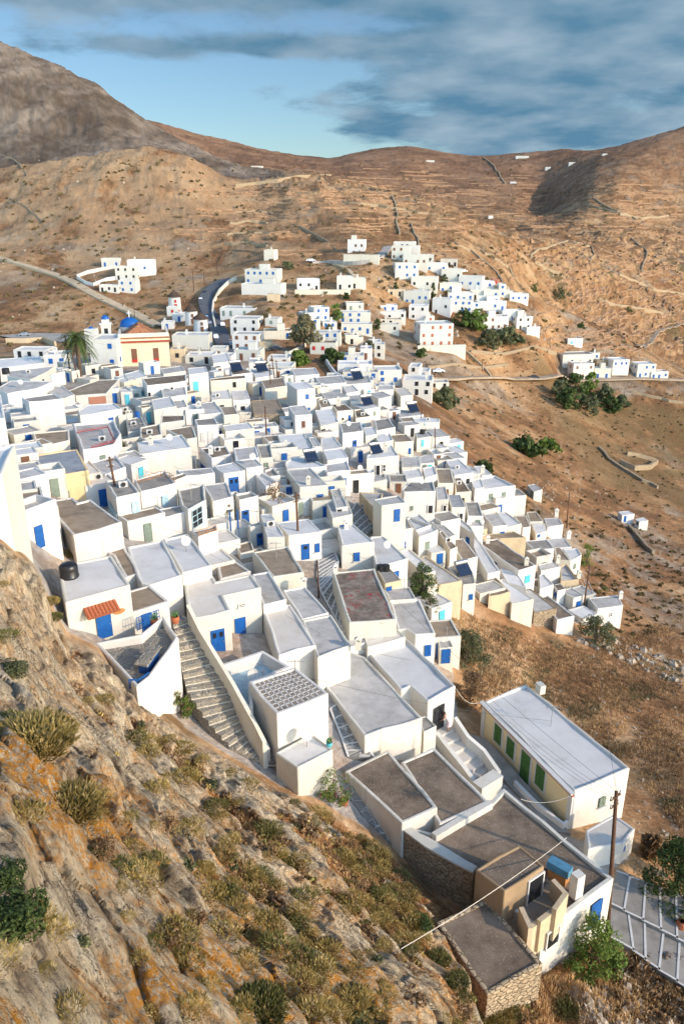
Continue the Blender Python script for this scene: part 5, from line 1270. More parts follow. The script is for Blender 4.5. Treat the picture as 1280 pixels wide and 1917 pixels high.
wall_line('boundary_wall', 'stone faced wall with a thick whitewashed top beside the nearest alley', [(757, 1548), (800, 1580), (846, 1606), (889, 1628)], 0, 0.5, 'S', z=[HZ('wide dark gravel roof').zf*-1+CZ-0.35]*4, below=4.2)
cp = HZ('wide dark gravel roof'); zz = CZ-cp.zf-0.42
wall_line('wall_cap', 'thick whitewashed wall cap along the left edge of the long gravel roof', [(757, 1547), (800, 1579), (846, 1605), (888, 1627)], 0.12, 0.56, 'W', z=zz, below=0)
wall_line('roof_upstand', 'low whitewashed upstand dividing the long gravel roof from the joined pair', [(812, 1562), (862, 1532), (918, 1500)], 0.5, 0.4, 'W', z=CZ-cp.zf-0.5, below=0)
# block parapet yard beside the block hut
def yard_blocks():
    z = CZ-HZ('brown cement block room').zr; root = thing('block_parapet', 'unfinished stepped parapet of tan blocks beside the brown block room', 'wall', at_z(1000, 1730, CZ-z-2))
    for (a, b, dz) in (((976, 1700), (992, 1735), 0.9), ((992, 1735), (1010, 1722), 1.2), ((1010, 1722), (1038, 1700), 0.9), ((1038, 1700), (1058, 1672), 0.5), ((1058, 1672), (1036, 1648), 0.8)):
        A, B = at_z(a[0], a[1], CZ-z-dz), at_z(b[0], b[1], CZ-z-dz); e = (B-A); l = e.length; e /= l; p = MB()
        p.box((A+B)/2-Vector((0, 0, 1.1)), (l+0.15, 0.26, 2.2), e, Vector((0, 0, 1)).cross(e)); obj('wall_panel', p, 'T', root)
    p = MB(); pts = [at_z(x, y, CZ-z-2.0) for x, y in ((972, 1690), (1030, 1650), (1056, 1680), (1000, 1735))]; p.add(pts, [(0, 1, 2, 3)]); obj('floor', p, 'r_b', root)
yard_blocks()
# ruined rubble walls behind the nearest house
wall_line('ruined_wall', 'crumbling rubble stone wall right of the nearest gravel roof, upper run', [(962, 1700), (985, 1724), (1010, 1752), (1042, 1780)], 2.2, 0.6, 'S', z=[40.4, 40.5, 40.9, 41.0], below=1)
wall_line('ruined_wall', 'crumbling rubble stone corner right of the nearest gravel roof, lower run', [(1042, 1780), (1044, 1800), (1020, 1822)], 2.2, 0.6, 'S', z=[41.0, 41.2, 41.6], below=1)
wall_line('chimney_stack', 'tall white chimney stack standing on the end of the long gravel roof', [(1075, 1640), (1089, 1632)], 1.6, 0.5, 'W', z=CZ-cp.zr-1.5, cat='chimney', below=0)

# ---------------------------------------------------------------- the long ochre house: left front, cornice, shutters
OH = HZ('long ochre house')
def ochre():
    o = OH; root = o.root; n = len(o.poly); best = None
    for i in range(n):
        a, b = Vector(o.poly[i]), Vector(o.poly[(i+1) % n]); e = (b-a); l = e.length; nr = Vector((e.y, -e.x))/l
        if nr.x < -0.4 and (best is None or l > best[0]): best = (l, a, e/l, nr)
    l, a, e, nr = best; E3 = Vector((e.x, e.y, 0)); N3 = Vector((nr.x, nr.y, 0)); zt, zb = o.zr, o.zb
    mid = a+e*l/2; M3 = Vector((mid.x, mid.y, 0))
    p = MB(); p.box(M3+N3*0.02+Vector((0, 0, (zt-0.3+zb)/2)), (l-0.9, 0.06, zt-0.3-zb), E3, N3); obj('facade', p, 'O', root)
    M3 += N3*0.03
    p = MB(); p.box(M3+N3*0.10+Vector((0, 0, zt-0.28)), (l+0.1, 0.22, 0.16), E3, N3); obj('cornice', p, 'redrail', root)
    p = MB(); p.box(M3+N3*0.16+Vector((0, 0, zt-0.10)), (l+0.2, 0.32, 0.12), E3, N3); obj('eaves', p, 'white', root)
    for s in (-1, 1):
        p = MB(); p.box(M3+E3*s*(l/2-0.22)+N3*0.04+Vector((0, 0, (zt-0.35+zb)/2)), (0.42, 0.12, zt-0.35-zb), E3, N3); obj('pilaster', p, 'white', root)
    for (k, x0, y0, x1, y1) in (('w', 926, 1357, 940, 1391), ('w', 949, 1382, 964, 1417), ('d', 975, 1407, 993, 1463), ('w', 1003, 1434, 1021, 1475)):
        r = openings_on(o, x0, y0, x1, y1)
        if not r: print('ochre miss', x0); continue
        a_, e_, n_, s, w, z0, z1 = r; w = max(w, 0.85); c = a_+e_*s; c3 = Vector((c.x, c.y, (z0+z1)/2))
        p = MB(); p.box(c3+N3*0.06, (w+0.36, 0.06, z1-z0+0.36), E3, N3); sur = obj('surround', p, 'white', root)
        p = MB()
        for q in (-1, 1):
            p.box(c3+E3*q*w*0.25+N3*0.10, (w*0.46, 0.05, z1-z0), E3, N3)
            for j in range(int((z1-z0)/0.16)): p.box(c3+E3*q*w*0.25+N3*0.13+Vector((0, 0, z0-c3.z+0.12+j*0.16)), (w*0.34, 0.02, 0.07), E3, N3)
        obj('door' if k == 'd' else 'shutter', p, 'green', root)
    q = at_z(1010, 1296, o.zf); p = MB(); p.box((q.x, q.y, o.zf+0.4), (0.7, 0.5, 0.8), E3, N3); obj('chimney', p, 'W', root)
ochre()

# ---------------------------------------------------------------- canopy, tank, table of the canopied house
TK = HZ('red tiled canopy')
def canopy():
    r = openings_on(TK, 176, 1145, 206, 1190); a, e, nr, s, w, z0, z1 = r; E3 = Vector((e.x, e.y, 0)); N3 = Vector((nr.x, nr.y, 0)); c = a+e*s; top = z1+0.55
    p = MB(); W_ = 2.15; n = 9
    for k in range(n):
        x = (k+0.5)/n-0.5; A = Vector((c.x, c.y, top))+E3*x*W_; B = A+N3*0.75-Vector((0, 0, 0.42)); p.tube([A, A.lerp(B, 0.5), B], 0.14, 7)
    obj('canopy', p, 'terracotta', TK.root)
    p = MB(); q = Vector((c.x, c.y, z1-0.35))+E3*1.25+N3*0.03; p.add([q+E3*0.42*math.cos(t)+Vector((0, 0, 0.2*math.sin(t))) for t in [i*math.pi/8 for i in range(16)]], [tuple(range(16))]); obj('oval_plaque', p, 'rail', TK.root)
canopy()
q = at_z(131, 1080, TK.zf); p = MB(); s = scale_at(q)
p.lathe((q.x, q.y, TK.zf), [(0.0, 0.0), (0.62, 0), (0.64, 0.12), (0.6, 0.16), (0.62, 0.5), (0.6, 0.55), (0.62, 0.62), (0.60, 0.85), (0.5, 0.98), (0.2, 1.05), (0, 1.05)], 28)
tag(obj('water_tank', p, 'black', smooth=True), 'round black water tank on the roof above the red tiled canopy', 'water tank')
PT = HZ('stone paved terrace'); zp = PT.zf
def onz(px, py, z): return at_z(px, py, z)
t0 = thing('garden_table', 'slate topped table with dark blue base on the paved terrace', 'table', onz(276, 1240, zp))
A = [onz(x, y, zp+0.8) for x, y in ((252, 1243), (276, 1247), (303, 1209), (281, 1207))]; p = MB(); p.prism([tuple(v[:2]) for v in ccw(A)] if False else ccw([tuple(v[:2]) for v in A]), zp+0.72, zp+0.82, True, True); obj('tabletop', p, 'paving', t0)
cn = sum(A, Vector())/4; p = MB(); p.prism([tuple((cn+(Vector((v.x, v.y, cn.z))-cn)*0.75)[:2]) for v in [Vector((*w, 0)) for w in ccw([tuple(v[:2]) for v in A])]], zp, zp+0.72); obj('base', p, 'navy', t0)
def railing(name, label, pts, z, h=0.7, mat='blue', cat='railing', n=9):
    root = thing(name, label, cat, onz(pts[0][0], pts[0][1], z)); p = MB()
    w = [onz(x, y, z) for x, y in pts]
    for a, b in zip(w[:-1], w[1:]):
        for hh in (0.12, h*0.5, h): obj('rail', MB().tube([a+Vector((0, 0, hh)), b+Vector((0, 0, hh))], 0.03, 5), mat, root)
        for i in range(n+1): p.tube([a.lerp(b, i/n), a.lerp(b, i/n)+Vector((0, 0, h))], 0.022, 4)
    obj('bars', p, mat, root); return root
railing('blue_gate', 'blue metal gate behind the stone paved terrace', [(258, 1182), (300, 1166)], zp, 1.0)
railing('blue_railing', 'low blue railing with red flowers at the near end of the paved terrace', [(243, 1290), (262, 1290), (281, 1276)], zp, 0.65)
rr = random.Random(2); p = MB(); q = onz(252, 1276, zp+0.3); leaf_cards_later = (p, q)
def pot(px, py, z, label, r=0.25, flower=True, mat='terracotta'):
    q = onz(px, py, z); root = thing('flower_pot', label, 'flower pot', q)
    obj('pot', MB().lathe(q, [(0.0, 0), (r*0.6, 0), (r*0.95, r*0.9), (r*0.8, r*1.5), (r*0.9, r*1.7)], 12), mat, root)
    if flower:
        P = MB(); rr = random.Random(int(px)); 
        for _ in range(60):
            d = Vector((rr.gauss(0, .4), rr.gauss(0, .4), rr.uniform(1.6, 2.8)))*r; c = q+d; a = Vector((rr.gauss(0, 1), rr.gauss(0, 1), rr.gauss(0, 1))).normalized(); b = a.orthogonal().normalized(); P.add([c-a*.06, c+b*.05, c+a*.06, c-b*.05], [(0, 1, 2, 3)])
        obj('plant', P, 'green', root)
    return root
pot(290, 1170, zp, 'large clay pot with red flowers behind the paved terrace', 0.3)
pot(329, 1166, zp-0.2, 'round clay pot beside the top of the paved stair', 0.32)
pot(478, 1168, CZ-HZ('two blue doors beside').zr*0+HZ('two blue doors beside').zb+0.9, 'clay pot on the brown terrace right of the second blue door', 0.3, False)
pot(616, 1398, HZ('plain white roof in front of the grid').zf, 'blue pot with a plant on the low white annex', 0.22, True, 'cyan')
pot(644, 1508, gz(*gp(650, 1515)[:2]), 'terracotta pots below the flowering oleander', 0.3, False)
# concrete lintel slab above the second blue door
bd = HZ('two blue doors beside')

# ---------------------------------------------------------------- church
def church():
    b0 = gp(228, 686); b1d = pray(320, 682); yaw = R(14)
    e = Vector((math.cos(yaw), math.sin(yaw), 0)); nb = Vector((-e.y, e.x, 0)); base = Vector((b0.x, b0.y, b0.z)); W_ = 11.4; D_ = 15.0; Hh = 5.6
    root = thing('church', 'pale yellow church with blue dome, clay tiled gable and white bell tower', 'church', base)
    def P(u, v, z): return base+e*u+nb*v+Vector((0, 0, z))
    def blk(nm, u, v, z, su, sv, sz, mat, par=root): return obj(nm, MB().box(P(u, v, z), (su, sv, sz), e, nb), mat, par)
    blk('nave', W_/2, D_/2+0.1, (Hh-2)/2, W_-0.1, D_, Hh+2, 'W'); blk('facade', W_/2, 0.0, (Hh-2)/2, W_, 0.25, Hh+2, M['Yc'])
    blk('cornice', W_/2, -0.15, Hh+0.1, W_+0.7, 0.8, 0.35, 'redrail'); blk('cornice', W_/2, -0.1, Hh+0.55, W_+0.5, 0.6, 0.5, M['Yc']); blk('cornice', W_/2, -0.2, Hh+0.95, W_+0.7, 0.8, 0.25, 'tile')
    blk('parapet', W_/2, 0.3, Hh+1.5, W_+0.2, 0.5, 0.9, 'C'); blk('parapet', W_-0.1, D_/2, Hh+1.2, 0.5, D_, 0.9, 'C'); blk('parapet', 0.1, D_/2, Hh+1.2, 0.5, D_, 0.9, 'W')
    p = MB(); p.add([P(0.5, 1, Hh+1.0), P(W_*0.8, 1, Hh+1.0), P(W_*0.8, 9, Hh+1.0), P(0.5, 9, Hh+1.0), P(W_*0.40, 2.5, Hh+3.6), P(W_*0.40, 9, Hh+3.6)], [(0, 1, 4), (1, 2, 5, 4), (2, 3, 5), (3, 0, 4, 5)]); obj('tiled_roof', p, 'tile', root)
    for k, u in enumerate((W_*0.28, W_*0.72)):
        w = blk('window', u, -0.16, Hh*0.50, 1.25, 0.1, 2.5, 'brown'); blk('sill_panel', u, -0.2, Hh*0.50-1.6, 1.2, 0.12, 0.7, 'red', w)
    c = P(2.6, 12.5, Hh+1.0); d = obj('drum', MB().lathe(c, [(2.4, -1), (2.4, 0.9), (2.55, 0.9), (2.55, 1.1)], 20), 'W', root)
    obj('dome', MB().lathe(c, [(2.5*math.cos(t), 1.1+2.2*math.sin(t)) for t in [i*math.pi/2/9 for i in range(10)]], 24), 'blue', root, True)
    cr = MB(); cr.box(c+Vector((0, 0, 4.1)), (0.22, 0.22, 1.6)); cr.box(c+Vector((0, 0, 4.3)), (1.0, 0.2, 0.22)); obj('cross', cr, 'white', root)
    t = P(-3.0, 9.0, 0); tb = MB(); tb.box(t+Vector((0, 0, 3.5)), (2.3, 2.3, 11), e, nb); bt = obj('bell_tower', tb, 'W', root)
    for (su, sv) in ((0, -1), (1, 0), (-1, 0)):
        q = t+e*su*1.16+nb*sv*1.16+Vector((0, 0, 7.0)); obj('belfry_opening', MB().box(q, (0.9 if su == 0 else 0.06, 0.9 if sv == 0 else 0.06, 1.9), e, nb), 'dark', bt)
    obj('tower_cornice', MB().box(t+Vector((0, 0, 9.0)), (2.8, 2.8, 0.3), e, nb), 'white', bt); obj('tower_cap', MB().box(t+Vector((0, 0, 9.5)), (1.7, 1.7, 1.0), e, nb), 'W', bt)
    obj('tower_dome', MB().lathe(t+Vector((0, 0, 10.0)), [(0.95*math.cos(s), 1.0*math.sin(s)) for s in [i*math.pi/2/6 for i in range(7)]], 14), 'blue', bt, True)
    # flags on the corner
    for k, (du, lab) in enumerate(((-0.6, 'dark blue flag hanging at the church corner, upper one'), (-1.2, 'blue and white striped flag at the church corner, lower one'))):
        q = P(du, -0.6, 4.6-k*1.6); f = thing('flag', lab, 'flag', q); obj('staff', MB().tube([q, q+Vector((-1.2, -1.2, 1.0))], 0.05, 5), 'polewood', f)
        m = MB(); z0 = q+Vector((-1.1, -1.1, 0.9)); m.add([z0, z0+Vector((0.9, 0.1, -0.9)), z0+Vector((0.7, 0.1, -2.0)), z0+Vector((-0.1, 0, -1.2))], [(0, 1, 2, 3)]); obj('cloth', m, 'navy' if k == 0 else 'pale', f)
M['Yc'] = plaster('church_yellow_plaster', (0.72, 0.60, 0.42), (0.58, 0.46, 0.30), 0.2, 0.2)
church()
# small chapel turret left of the church
q = gp(176, 660); ch = thing('chapel', 'small white chapel with a tiny blue dome left of the bell tower', 'chapel', q)
obj('wall', MB().box(q+Vector((0, 0, 3.2)), (3.2, 3.2, 7.6)), 'W', ch); obj('dome', MB().lathe(q+Vector((0, 0, 7.0)), [(.6*math.cos(s), .6*math.sin(s)) for s in [i*math.pi/2/6 for i in range(7)]], 14), 'blue', ch, True)
obj('doorway', MB().box(q+Vector((0, -1.62, 1.4)), (1.0, 0.1, 2.2)), 'navy', ch)

# ---------------------------------------------------------------- windmills
def windmill(px0, px1, yb, ye, ya, label, red):
    xc = (px0+px1)/2; g = gp(xc, yb); s = scale_at(g); r = (px1-px0)/s/2; v = ((yb+ye)/2-958.5)/F
    h = (yb-ye)/s/(ct-v*st); hr = (ye-ya)/s/(ct-v*st); root = thing('windmill', label, 'windmill', g)
    obj('tower', MB().lathe(g, [(r*1.02, -2), (r*0.98, 0), (r*0.9, h)], 28), 'W', root, True)
    obj('cone_roof', MB().lathe(g+Vector((0, 0, h)), [(r*1.12, -0.15), (r*1.0, 0.25), (0.05, hr)], 28), 'cone', root, True)
    d = Vector((-g.x, -g.y, 0)).normalized(); e = Vector((-d.y, d.x, 0))
    for (z, w, hh, nm) in ((1.1, 1.1, 2.1, 'door'), (h*0.66, 0.8, 1.2, 'window')):
        obj(nm, MB().box(g+d*(r*0.97-(0.02 if z > 2 else -0.03))+e*0.4+Vector((0, 0, z)), (w, 0.25, hh), e, d), 'red' if red else 'brown', root)
windmill(316, 340, 578, 555, 543, 'white windmill with red door, tallest of the three and farthest left', 1)
windmill(347, 372, 606, 581, 568, 'white windmill with ragged dark cone, middle one of the three', 0)
windmill(363, 391, 621, 596, 585, 'white windmill nearest the church, right one of the three', 0)

# ---------------------------------------------------------------- roads, cars
M['lane'] = plain('dusty_valley_lane', (0.40, 0.31, 0.22), 0.95, nz=0.2, sc=0.3)
def ribbon(name, pts, width, mat, up=0.25, n=60, kind='structure', edge=None, skirt=2.5):
    def cat(f):
        f *= len(pts)-1; i = min(int(f), len(pts)-2); t = f-i
        p0, p1, p2, p3 = [pts[min(max(i+k, 0), len(pts)-1)] for k in (-1, 0, 1, 2)]
        return tuple(0.5*((2*p1[j])+(-p0[j]+p2[j])*t+(2*p0[j]-5*p1[j]+4*p2[j]-p3[j])*t*t+(-p0[j]+3*p1[j]-3*p2[j]+p3[j])*t**3) for j in range(2))
    c = [gp(*cat(i/n)) for i in range(n+1)]
    for _ in range(3): c = [c[0]]+[(c[i-1]+c[i]*2+c[i+1])/4 for i in range(1, n)]+[c[-1]]
    p = MB(); vs = []
    for i in range(n+1):
        t = c[min(i+1, n)]-c[max(i-1, 0)]; t.z = 0; t.normalize(); s = Vector((-t.y, t.x, 0))*width/2
        z = max(gz(*(c[i]+s*k)[:2]) for k in (-1, -.5, 0, .5, 1))+up
        for k in (-1, 1): q = c[i]+s*k; vs += [(q.x, q.y, z), (q.x, q.y, z-skirt)]
    fs = []
    for i in range(n):
        a = i*4; b = a+4; fs += [(a, a+2, b+2, b), (a+1, a, b, b+1), (a+2, a+3, b+3, b+2)]
    p.add(vs, fs); o = obj(name, p, mat); o['kind'] = 'structure'
    return o, c
road, rc = ribbon('road', [(430, 668), (418, 640), (405, 612), (392, 590), (385, 572), (388, 556), (402, 540), (418, 528), (432, 522)], 5.6, 'asphalt', 0.35, 60)
ribbon('dirt_track', [(-20, 478), (40, 496), (95, 512), (135, 528), (170, 548), (205, 566), (240, 582), (275, 600), (300, 612)], 4.6, 'dirt', 0.3, 60)
ribbon('road', [(800, 712), (860, 713), (930, 712), (1000, 713), (1060, 714), (1110, 713), (1180, 711), (1240, 711), (1300, 712)], 3.6, M['lane'], 0.25, 90, skirt=0.7)
ribbon('road', [(580, 492), (620, 490), (650, 494), (690, 490), (715, 478), (726, 462)], 4.0, 'gravel', 0.3, 30)
ribbon('path', [(625, 494), (645, 502), (660, 514), (672, 524)], 2.0, 'dirt', 0.3, 20)
ribbon('dirt_track', [(1190, 652), (1215, 645), (1222, 632), (1240, 620), (1290, 606)], 3.5, M['lane'], 0.2, 60, skirt=0.6)
ribbon('car_park', [(15, 634), (60, 632), (110, 634), (150, 640)], 13, 'gravel', 0.5, 20)
wall_line('retaining_wall', 'tan stone retaining wall under the car park at the left edge', [(12, 642), (50, 642), (83, 640), (105, 648)], 1.6, 0.6, 'T', below=2)
wall_line('road_wall', 'cream parapet curving along the outer side of the asphalt road', [(404, 618), (398, 590), (400, 570), (412, 548), (428, 532), (442, 524)], 1.6, 0.6, 'C', below=2)
wall_line('villa_wall', 'curved white wall around the villa on the left hillside', [(145, 520), (165, 512), (190, 507), (218, 502)], 1.5, 0.5, 'W', below=2)
wall_line('villa_wall', 'lower white wall below the villa on the left hillside', [(145, 522), (160, 532), (175, 536), (200, 526), (225, 522)], 1.5, 0.5, 'W', below=2)
wall_line('field_wall', 'dry stone wall running downhill past the lone white field hut', [(1176, 988), (1195, 1010), (1208, 1026), (1222, 1038)], 0.9, 0.7, 'S', below=1)
wall_line('field_wall', 'dry stone wall climbing the slope above the tan hillside hut', [(560, 424), (590, 440), (612, 452), (630, 470)], 0.7, 0.6, 'S', below=1)
wall_line('field_wall', 'dry stone wall down the dry bank below the red brown shuttered building', [(872, 660), (885, 672), (905, 690), (918, 706)], 1.0, 0.9, 'S', below=1)
wall_line('sheepfold_wall', 'ruined stone fold on the brown field at the right, near side', [(1160, 868), (1185, 880), (1215, 878), (1228, 868)], 1.6, 0.9, 'S', below=1)
wall_line('sheepfold_wall', 'ruined stone fold on the brown field at the right, far side', [(1172, 852), (1195, 856), (1228, 866)], 1.4, 0.9, 'S', below=1)
wall_line('garden_wall', 'white garden wall stepping down right of the red doored house', [(606, 672), (616, 690), (628, 706), (640, 712)], 1.4, 0.5, 'W', below=1)
wall_line('bank_wall', 'cream wall along the top of the dry bank below the red doored house', [(540, 668), (556, 660), (566, 655), (572, 648)], 1.5, 0.5, 'C', below=1)
# dry stone field walls across the slopes
FW = [('down the slope above the ridge houses', [(735, 368), (740, 385), (744, 402), (742, 420), (748, 440)], 1.1), ('winding above the tan hut', [(770, 420), (776, 440), (783, 455), (782, 475)], 1.0), ('crossing the slope above the tallest ridge houses', [(640, 380), (690, 385), (740, 392), (800, 402)], 1.2),
 ('looping round a field right of the ridge houses', [(1062, 452), (1030, 462), (1004, 470), (992, 482), (1008, 496), (1030, 508), (1045, 512)], 1.3), ('upper right of the looped field', [(1062, 452), (1090, 458), (1108, 466), (1112, 478), (1104, 490)], 1.3),
 ('running down the valley terraces at the right', [(1180, 446), (1192, 458), (1210, 472), (1204, 492), (1201, 510)], 1.5), ('along the valley terraces at the far right', [(1158, 515), (1180, 525), (1205, 535), (1230, 545), (1280, 552)], 1.4), ('low on the valley terraces', [(1120, 560), (1150, 572), (1190, 578), (1240, 588)], 1.3),
 ('down the spur right of the ridge houses', [(900, 470), (925, 486), (950, 500), (962, 520)], 1.1), ('climbing left of the looped field', [(850, 455), (880, 470), (905, 490), (930, 512), (940, 530)], 1.0), ('on the golden hill above the villa', [(20, 372), (45, 385), (62, 400), (80, 415)], .6),
 ('on the grey mountain foot at the left edge', [(0, 290), (20, 296), (38, 308), (52, 330)], .7), ('crossing below the saddle', [(440, 350), (500, 342), (560, 332), (620, 328)], 1.5), ('on the far slope below the skyline houses', [(905, 296), (925, 312), (935, 330), (945, 345)], 2.2),
 ('on the right spur', [(1100, 385), (1130, 392), (1160, 402), (1200, 410), (1250, 405)], 2.0), ('lower on the right spur', [(1110, 372), (1135, 388), (1165, 400), (1190, 412)], 2.0), ('across the dry bank below the ridge houses', [(800, 690), (850, 684), (900, 690), (950, 684)], .8),
 ('below the bushes of the ridge houses', [(880, 660), (940, 664), (1000, 650), (1040, 662)], .8), ('first terrace above the red roofed car track', [(440, 400), (480, 396), (510, 402)], 1.0), ('second terrace on the hill left of the crag', [(430, 420), (470, 415), (500, 420)], 1.0),
 ('third terrace on the hill left of the crag', [(425, 440), (465, 436), (505, 440)], 1.0), ('fourth terrace on the hill left of the crag', [(420, 458), (460, 455), (500, 462)], 1.0), ('along the brown fields right of the grove', [(1180, 735), (1210, 742), (1250, 752), (1290, 758)], .9), ('edge of the gully at the right', [(1120, 840), (1150, 870), (1190, 895), (1230, 915)], .9)]
for lab, pts, hh in FW:
    q = []
    for (a, b), (c, d) in zip(pts[:-1], pts[1:]): q += [(a, b), ((a*2+c)/3+random.uniform(-2, 2), (b*2+d)/3+random.uniform(-1.5, 1.5)), ((a+c*2)/3+random.uniform(-2, 2), (b+d*2)/3+random.uniform(-1.5, 1.5))]
    wall_line('field_wall', 'dry stone field wall '+lab, q+[pts[-1]], hh*1.1, hh*0.8, 'S', below=1)
def car(px, py, ang, mat, label):
    g = gp(px, py, 0.5); root = thing('parked_car', label, 'car', (g.x, g.y, g.z), 'cars parked along the road'); a = R(ang); f = Vector((math.cos(a), math.sin(a), 0)); s = Vector((-f.y, f.x, 0))
    prof = [(-2.1, .35), (-2.1, .8), (-1.9, .95), (-1.2, 1.0), (-.8, 1.42), (.6, 1.45), (1.2, 1.0), (1.9, .85), (2.1, .6), (2.1, .35)]
    p = MB(); n = len(prof); vs = [g+f*x+s*k*(0.82 if z < 1.1 else 0.66)+Vector((0, 0, z)) for k in (-1, 1) for x, z in prof]
    p.add(vs, [tuple(range(n)), tuple(reversed(range(n, 2*n)))]+[(i, n+i, n+(i+1) % n, (i+1) % n) for i in range(n)]); obj('body', p, mat, root)
    for (x0, x1, k) in ((-.72, .45, -1), (-.72, .45, 1)): obj('window', MB().box(g+f*(x0+x1)/2+s*k*0.75+Vector((0, 0, 1.2)), (x1-x0, 0.05, .3), f, s), 'dark', root)
    obj('windscreen', MB().box(g+f*0.98+Vector((0, 0, 1.24)), (0.05, 1.2, .42), (f*0.7-Vector((0, 0, .7))).normalized(), s, (f*0.7+Vector((0, 0, .7))).normalized()), 'dark', root)
    for x in (-1.3, 1.3):
        for k in (-1, 1): obj('wheel', MB().tube([g+f*x+s*k*0.86+Vector((0, 0, .32)), g+f*x+s*k*0.62+Vector((0, 0, .32))], 0.32, 12), 'tyre', root)
def snap_car(i, side, mat, label):
    c = rc[i]; t = rc[i+1]-rc[i-1]; t.z = 0; t.normalize(); q = c+Vector((-t.y, t.x, 0))*side*2.0; pr = proj((q.x, q.y, gz(q.x, q.y)))
    car(pr[0], pr[1], math.degrees(math.atan2(t.y, t.x)), mat, label)
snap_car(40, 1, 'cardark', 'dark car parked highest on the road bend'); snap_car(34, 1, 'carwhite', 'white car parked beside the tallest windmill'); snap_car(29, 1, 'cardark', 'dark car parked beside the windmills on the road')
snap_car(20, 1, 'carwhite', 'white car parked on the road right of the nearest windmill'); snap_car(16, 1, 'carsilver', 'silver car parked below the windmills'); snap_car(14, -1, 'carwhite', 'white car parked on the village side of the road')
snap_car(9, 1, 'carwhite', 'white van like car near the lower end of the road'); snap_car(5, -1, 'carsilver', 'silver car at the lower end of the road')
car(48, 632, 5, 'carsilver', 'silver van standing on the car park at the left edge'); car(998, 711, 0, 'cardark', 'dark car on the valley road right of the village'); car(820, 700, 10, 'carwhite', 'white car parked beside the big cubic house at the right shoulder')
car(516, 658, 10, 'cardark', 'black car in the walled yard above the close poles'); car(866, 512, 20, 'carwhite', 'white car parked behind the ridge houses'); car(582, 492, 5, 'carwhite', 'white car on the upper track below the hillside wall')

# ---------------------------------------------------------------- poles and wires
TOPS = {}
def pole(key, bx, by, tx, ty, label, r=0.14, cross=True, g=None):
    b = g or gp(bx, by); d = pray(tx, ty); t = Vector((d.x*b.y/d.y, b.y, CZ+d.z*b.y/d.y)); root = thing('utility_pole', label, 'utility pole', b)
    obj('post', MB().tube([b-Vector((0, 0, .6)), t], [r, r*0.7], 10), 'polewood', root, True); TOPS[key] = t
    if cross:
        for k, (dz, w) in enumerate(((0.35, 0.9), (0.95, 0.7))):
            c = t-Vector((0, 0, dz)); obj('crossarm', MB().box(c, (w, 0.09, 0.1), (0.8, 0.6, 0), (-0.6, 0.8, 0)), 'polewood', root)
            for s in (-1, 0, 1):
                q = c+Vector((0.8, 0.6, 0))*s*w*0.45; obj('insulator', MB().tube([q, q+Vector((0, 0, 0.22))], 0.05, 6), 'lgrey', root)
    return root
pole('A', 1138, 1737, 1153, 1482, 'tall leaning wooden pole with bent wires at the lower right')
pole('B', 228, 972, 205, 855, 'leaning wooden pole left of the slate terrace with the orange rail')
pole('C', 560, 1040, 554, 922, 'wooden pole in front of the twin blue shuttered house')
pole('D', 597, 1120, 594, 1050, 'short bare pole at the side of the stepped lane', 0.09, False)
pole('E', 1090, 1150, 1103, 1058, 'dark pole in front of the vine pergola at the right', 0.13, False)
pole('Fp', 1060, 988, 1065, 922, 'pole standing alone on the dry slope at the right village edge', 0.13)
pole('G', 847, 960, 850, 905, 'dark pole beside the square brown roof', 0.13, False)
pole('H', 788, 806, 789, 758, 'dark pole at the right shoulder of the village', 0.12, False)
pole('I', 814, 858, 814, 800, 'dark pole right of the brown roof with narrow blue door', 0.12, False)
pole('J', 500, 832, 496, 760, 'dark pole rising from the half ruined stone house', 0.13, False)
pole('K', 509, 745, 504, 681, 'left one of the three close poles above the ruin', 0.14)
pole('Lp', 515, 712, 508, 664, 'middle one of the three close poles above the ruin', 0.14)
pole('Mp', 519, 708, 517, 674, 'right and shortest of the three close poles above the ruin', 0.13)
pole('N', 133, 706, 122, 628, 'leaning pole just left of the palm tree', 0.16)
pole('O', 148, 714, 135, 660, 'thick orange brown pole in front of the palm tree', 0.18, False)
pole('P', 253, 603, 251, 573, 'pole on the hillside above the church dome', 0.16, False)
pole('Q', 363, 545, 361, 507, 'tall pole on the hillside above the windmills', 0.18, False)
pole('Rp', 383, 532, 381, 503, 'pole on the hillside left of the road bend', 0.16, False)
pole('S', 408, 515, 406, 493, 'pole on the hillside above the road bend', 0.16, False)
pole('T', 1, 722, 0, 690, 'pole cut by the left edge above the pale roofs', 0.14, False)
pole('U', 1008, 620, 1006, 600, 'small pole on the ridge right of the terraced houses', 0.16, False)
pole('V', 999, 580, 998, 562, 'small pole on the ridge beside the last blue windowed house', 0.16, False)
pole('X', 932, 655, 932, 625, 'pole among the green clump under the terraced houses', 0.16, False)
pole('Y', 902, 695, 902, 672, 'pole on the dry bank above the valley road', 0.16, False)
pole('Z', 417, 665, 414, 636, 'street pole at the lower end of the asphalt road', 0.16, False)
def cable(name, label, a, b, sag, r=0.018, mat='cable'):
    pts = [a.lerp(b, i/14)-Vector((0, 0, sag*4*(i/14)*(1-i/14))) for i in range(15)]
    tag(obj(name, MB().tube(pts, r, 4, False), mat), label, 'cable')
cable('rope', 'pale rope stretched from the crag over the nearest roofs', gp(750, 1786, .3), onz(1060, 1568, cp.zr+1.0), 0.3, 0.022, 'palecable')
cable('rope', 'pale slack rope from the ochre house corner to the ramp pier', onz(1076, 1486, OH.zr), onz(974, 1496, CZ-zf-0.2), 0.5, 0.025, 'palecable')
cable('rope', 'pale rope sagging between the screen door house and the ochre house', onz(853, 1289, CHN.zr-0.2), onz(905, 1310, OH.zr-.2), 0.8, 0.025, 'palecable')
